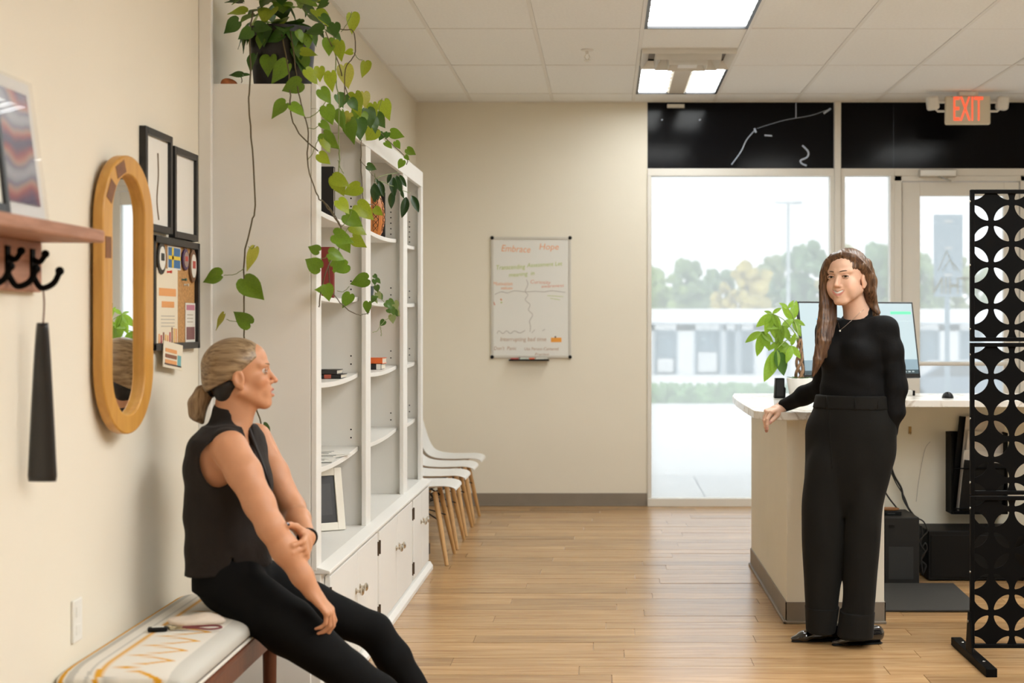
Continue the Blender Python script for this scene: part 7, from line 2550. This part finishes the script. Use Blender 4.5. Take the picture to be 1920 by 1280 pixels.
# open collar
st_ += [Prim(W(437, 772, 4.755), W(434, 812, 4.755), (0.055, 0.055), (0.050, 0.050), k=0.003, op='sub'), Prim(W(452, 768, 4.73), W(474, 846, 4.70), (0.040, 0.052), (0.008, 0.018), u=V(0, 1, 0), k=0.003, op='sub')]
st_ += [Prim(W(431, 1050, 4.60), W(437, 1082, 4.60), (0.0012, 0.08), (0.010, 0.08), u=V(1, 0, 0), k=0.001, op='sub')]
st_ += [Half(W(364, 1073, D2), nz(V(0.10, 0, -1)))]
lo_, hi_ = bbox([p for p in st_ if p.op == 'add'], 0.03)
shirt2 = sdf_object('sleeveless_shirt', [(st_, lo_, hi_, 0.0042, fold_noise(0.0028, 14, 28, 0.6))], M_shirt, w2, it=2)
# collar leaf and placket
pts = []
for a, b in ((466, 800), (474, 822), (484, 848), (494, 874), (503, 900), (508, 930)):
    q = ray_on([shirt2], a, b, 0.002)
    if q:
        pts.append(q - Vector(w2.location))
if len(pts) > 2:
    MB().tube(bez(pts, 4), 0.006, 6).build('shirt_placket', mat('shirt_edge', (0.016, 0.013, 0.012), 0.7), w2, smooth=True)

# leggings
M_leg = mat('black_leggings', (0.0032, 0.003, 0.003), 0.8, spec=0.15, bump=0.1, bscale=25)
lg = [Ell(W(436, 1086, 4.745), (0.102, 0.150, 0.096), k=0.03), VLoft([(PZ2(1100), PX2(432), 4.745, 0.102, 0.145, a2), (PZ2(1040), PX2(432), 4.745, 0.102, 0.130, a2)], k=0.03)]
lg += [Prim(hipN + V(0, 0.015, -0.012), hipN + (knN - hipN) * 0.5, (0.090, 0.088), (0.084, 0.080), k=0.03), Prim(hipN + (knN - hipN) * 0.5, knN, (0.084, 0.080), (0.061, 0.060), k=0.02)]
lg += chain([knN, knN + (anN - knN) * 0.3, anN - (anN - knN) * 0.05], [0.060, 0.058, 0.037], 0.02)
lg += [Prim(hipF, hipF + (knF - hipF) * 0.5, (0.092, 0.090), (0.076, 0.074), k=0.03), Prim(hipF + (knF - hipF) * 0.5, knF, (0.076, 0.074), (0.056, 0.056), k=0.02)]
lg += chain([knF, knF + (anF - knF) * 0.3, anF - (anF - knF) * 0.05], [0.056, 0.055, 0.037], 0.02)
lg += [Half(W(364, 1036, D2), nz(V(-0.06, 0, 1)))]
lo_, hi_ = bbox([p for p in lg if p.op == 'add'], 0.02)
sdf_object('leggings', [(lg, lo_, hi_, 0.0055, fold_noise(0.0012, 25, 30, 2.0))], M_leg, w2, it=2)
for an, dv in ((anN, V(1, 0.05, 0)), (anF, V(1, 0.15, 0))):
    d = nz(dv)
    s_ = V(-d[1], d[0], 0)
    hl = V(an[0], an[1], 0) - d * 0.06
    pr = [Prim(hl + V(0, 0, 0.045) + d * 0.03, hl + d * 0.13 + V(0, 0, 0.042), (0.036, 0.042), (0.042, 0.036), u=s_, k=0.02), Prim(hl + d * 0.13 + V(0, 0, 0.036), hl + d * 0.215 + V(0, 0, 0.026), (0.042, 0.034), (0.034, 0.022), u=s_, k=0.02), Half(hl + V(0, 0, 0.003), (0, 0, -1))]
    lo_, hi_ = bbox([p for p in pr if p.op == 'add'], 0.02)
    sdf_object('shoe', [(pr, lo_, hi_, 0.005)], mat('shoe_black', (0.02, 0.02, 0.02), 0.5), w2)

# hair: pulled back into a low ponytail
M_hair2 = hair_mat('ash_blonde_hair', (0.15, 0.088, 0.040), (0.40, 0.285, 0.165), ((9, 90, 110), (0, -0.62, 0)), 0.36)
R2 = np.array([H2.x, H2.y, H2.z])
hc = [Ell(H2.p(0, -0.020, 0.030), np.array([0.079, 0.102, 0.087]), R2, 0.01), Ell(H2.p(0, -0.055, -0.010), np.array([0.066, 0.062, 0.055]), R2, 0.02)]
tie = W(393, 728, 4.75)
hc += [Prim(H2.p(0, -0.085, -0.02), tie, (0.035, 0.045), (0.016, 0.018), k=0.03)]
def img_cut(pa, pb, d):
    """plane through two pixels seen edge-on; removes what lies below/in front"""
    pa, pb = W(pa[0], pa[1], d), W(pb[0], pb[1], d)
    dd = nz(pb - pa)
    n = V(dd[2], 0, -dd[0])
    if n[2] > 0:
        n = -n
    return Half(pa, n)
hc += [img_cut((500, 657), (452, 704), D2), img_cut((460, 702), (394, 733), D2)]
lo_, hi_ = bbox([p for p in hc if p.op == 'add'], 0.02)
sdf_object('hair', [(hc, lo_, hi_, 0.0032)], M_hair2, w2, it=1)
M_hair2b = hair_mat('ash_blonde_ponytail', (0.16, 0.09, 0.042), (0.40, 0.27, 0.15), ((110, 110, 9), (0, 0.25, 0)), 0.36)
pt_ = [tie + V(0.006, 0, 0), W(382, 738, 4.75), W(371, 757, 4.75), W(370, 775, 4.75), W(379, 791, 4.75)]
pr_ = [(0.015, 0.015), (0.026, 0.022), (0.0275, 0.026), (0.022, 0.022), (0.007, 0.007)]
pn_ = chain(pt_, pr_, 0.02, u=V(1, 0, 0))
lo_, hi_ = bbox(pn_, 0.02)
sdf_object('ponytail', [(pn_, lo_, hi_, 0.003)], M_hair2b, w2, it=1)
strands([(pt_, pr_)], w2, mat('hair_strand_blonde', (0.30, 0.19, 0.10), 0.4, var=0.3, vscale=30), 'ponytail_strands', 60, 0.0010, rs_)
tb_ = MB()
for k in range(3):
    c_ = Vector(tie) - Vector(w2.location) + Vector((-0.004 + 0.006 * k, 0, -0.004 * k + 0.003))
    tb_.tube([c_ + Vector((0.004 * math.cos(a), 0.019 * math.cos(a), 0.019 * math.sin(a))) for a in np.linspace(0, 6.2832, 18)], 0.006, 7)
tb_.build('hair_tie', M_blk, w2, smooth=True)
nh = [Ell(H2.p(0, -0.046, -0.030), np.array([0.0655, 0.050, 0.034]), R2, 0.01), Ell(H2.p(0, -0.056, -0.056), np.array([0.052, 0.032, 0.034]), R2, 0.02)]
nh += [Half(H2.p(0, -0.018, -0.03), H2.y)]
lo_, hi_ = bbox([p for p in nh if p.op == 'add'], 0.02)
sdf_object('nape_hair', [(nh, lo_, hi_, 0.003)], mat('nape_dark_hair', (0.010, 0.008, 0.007), 0.6, bump=0.2, bscale=120), w2, it=1)
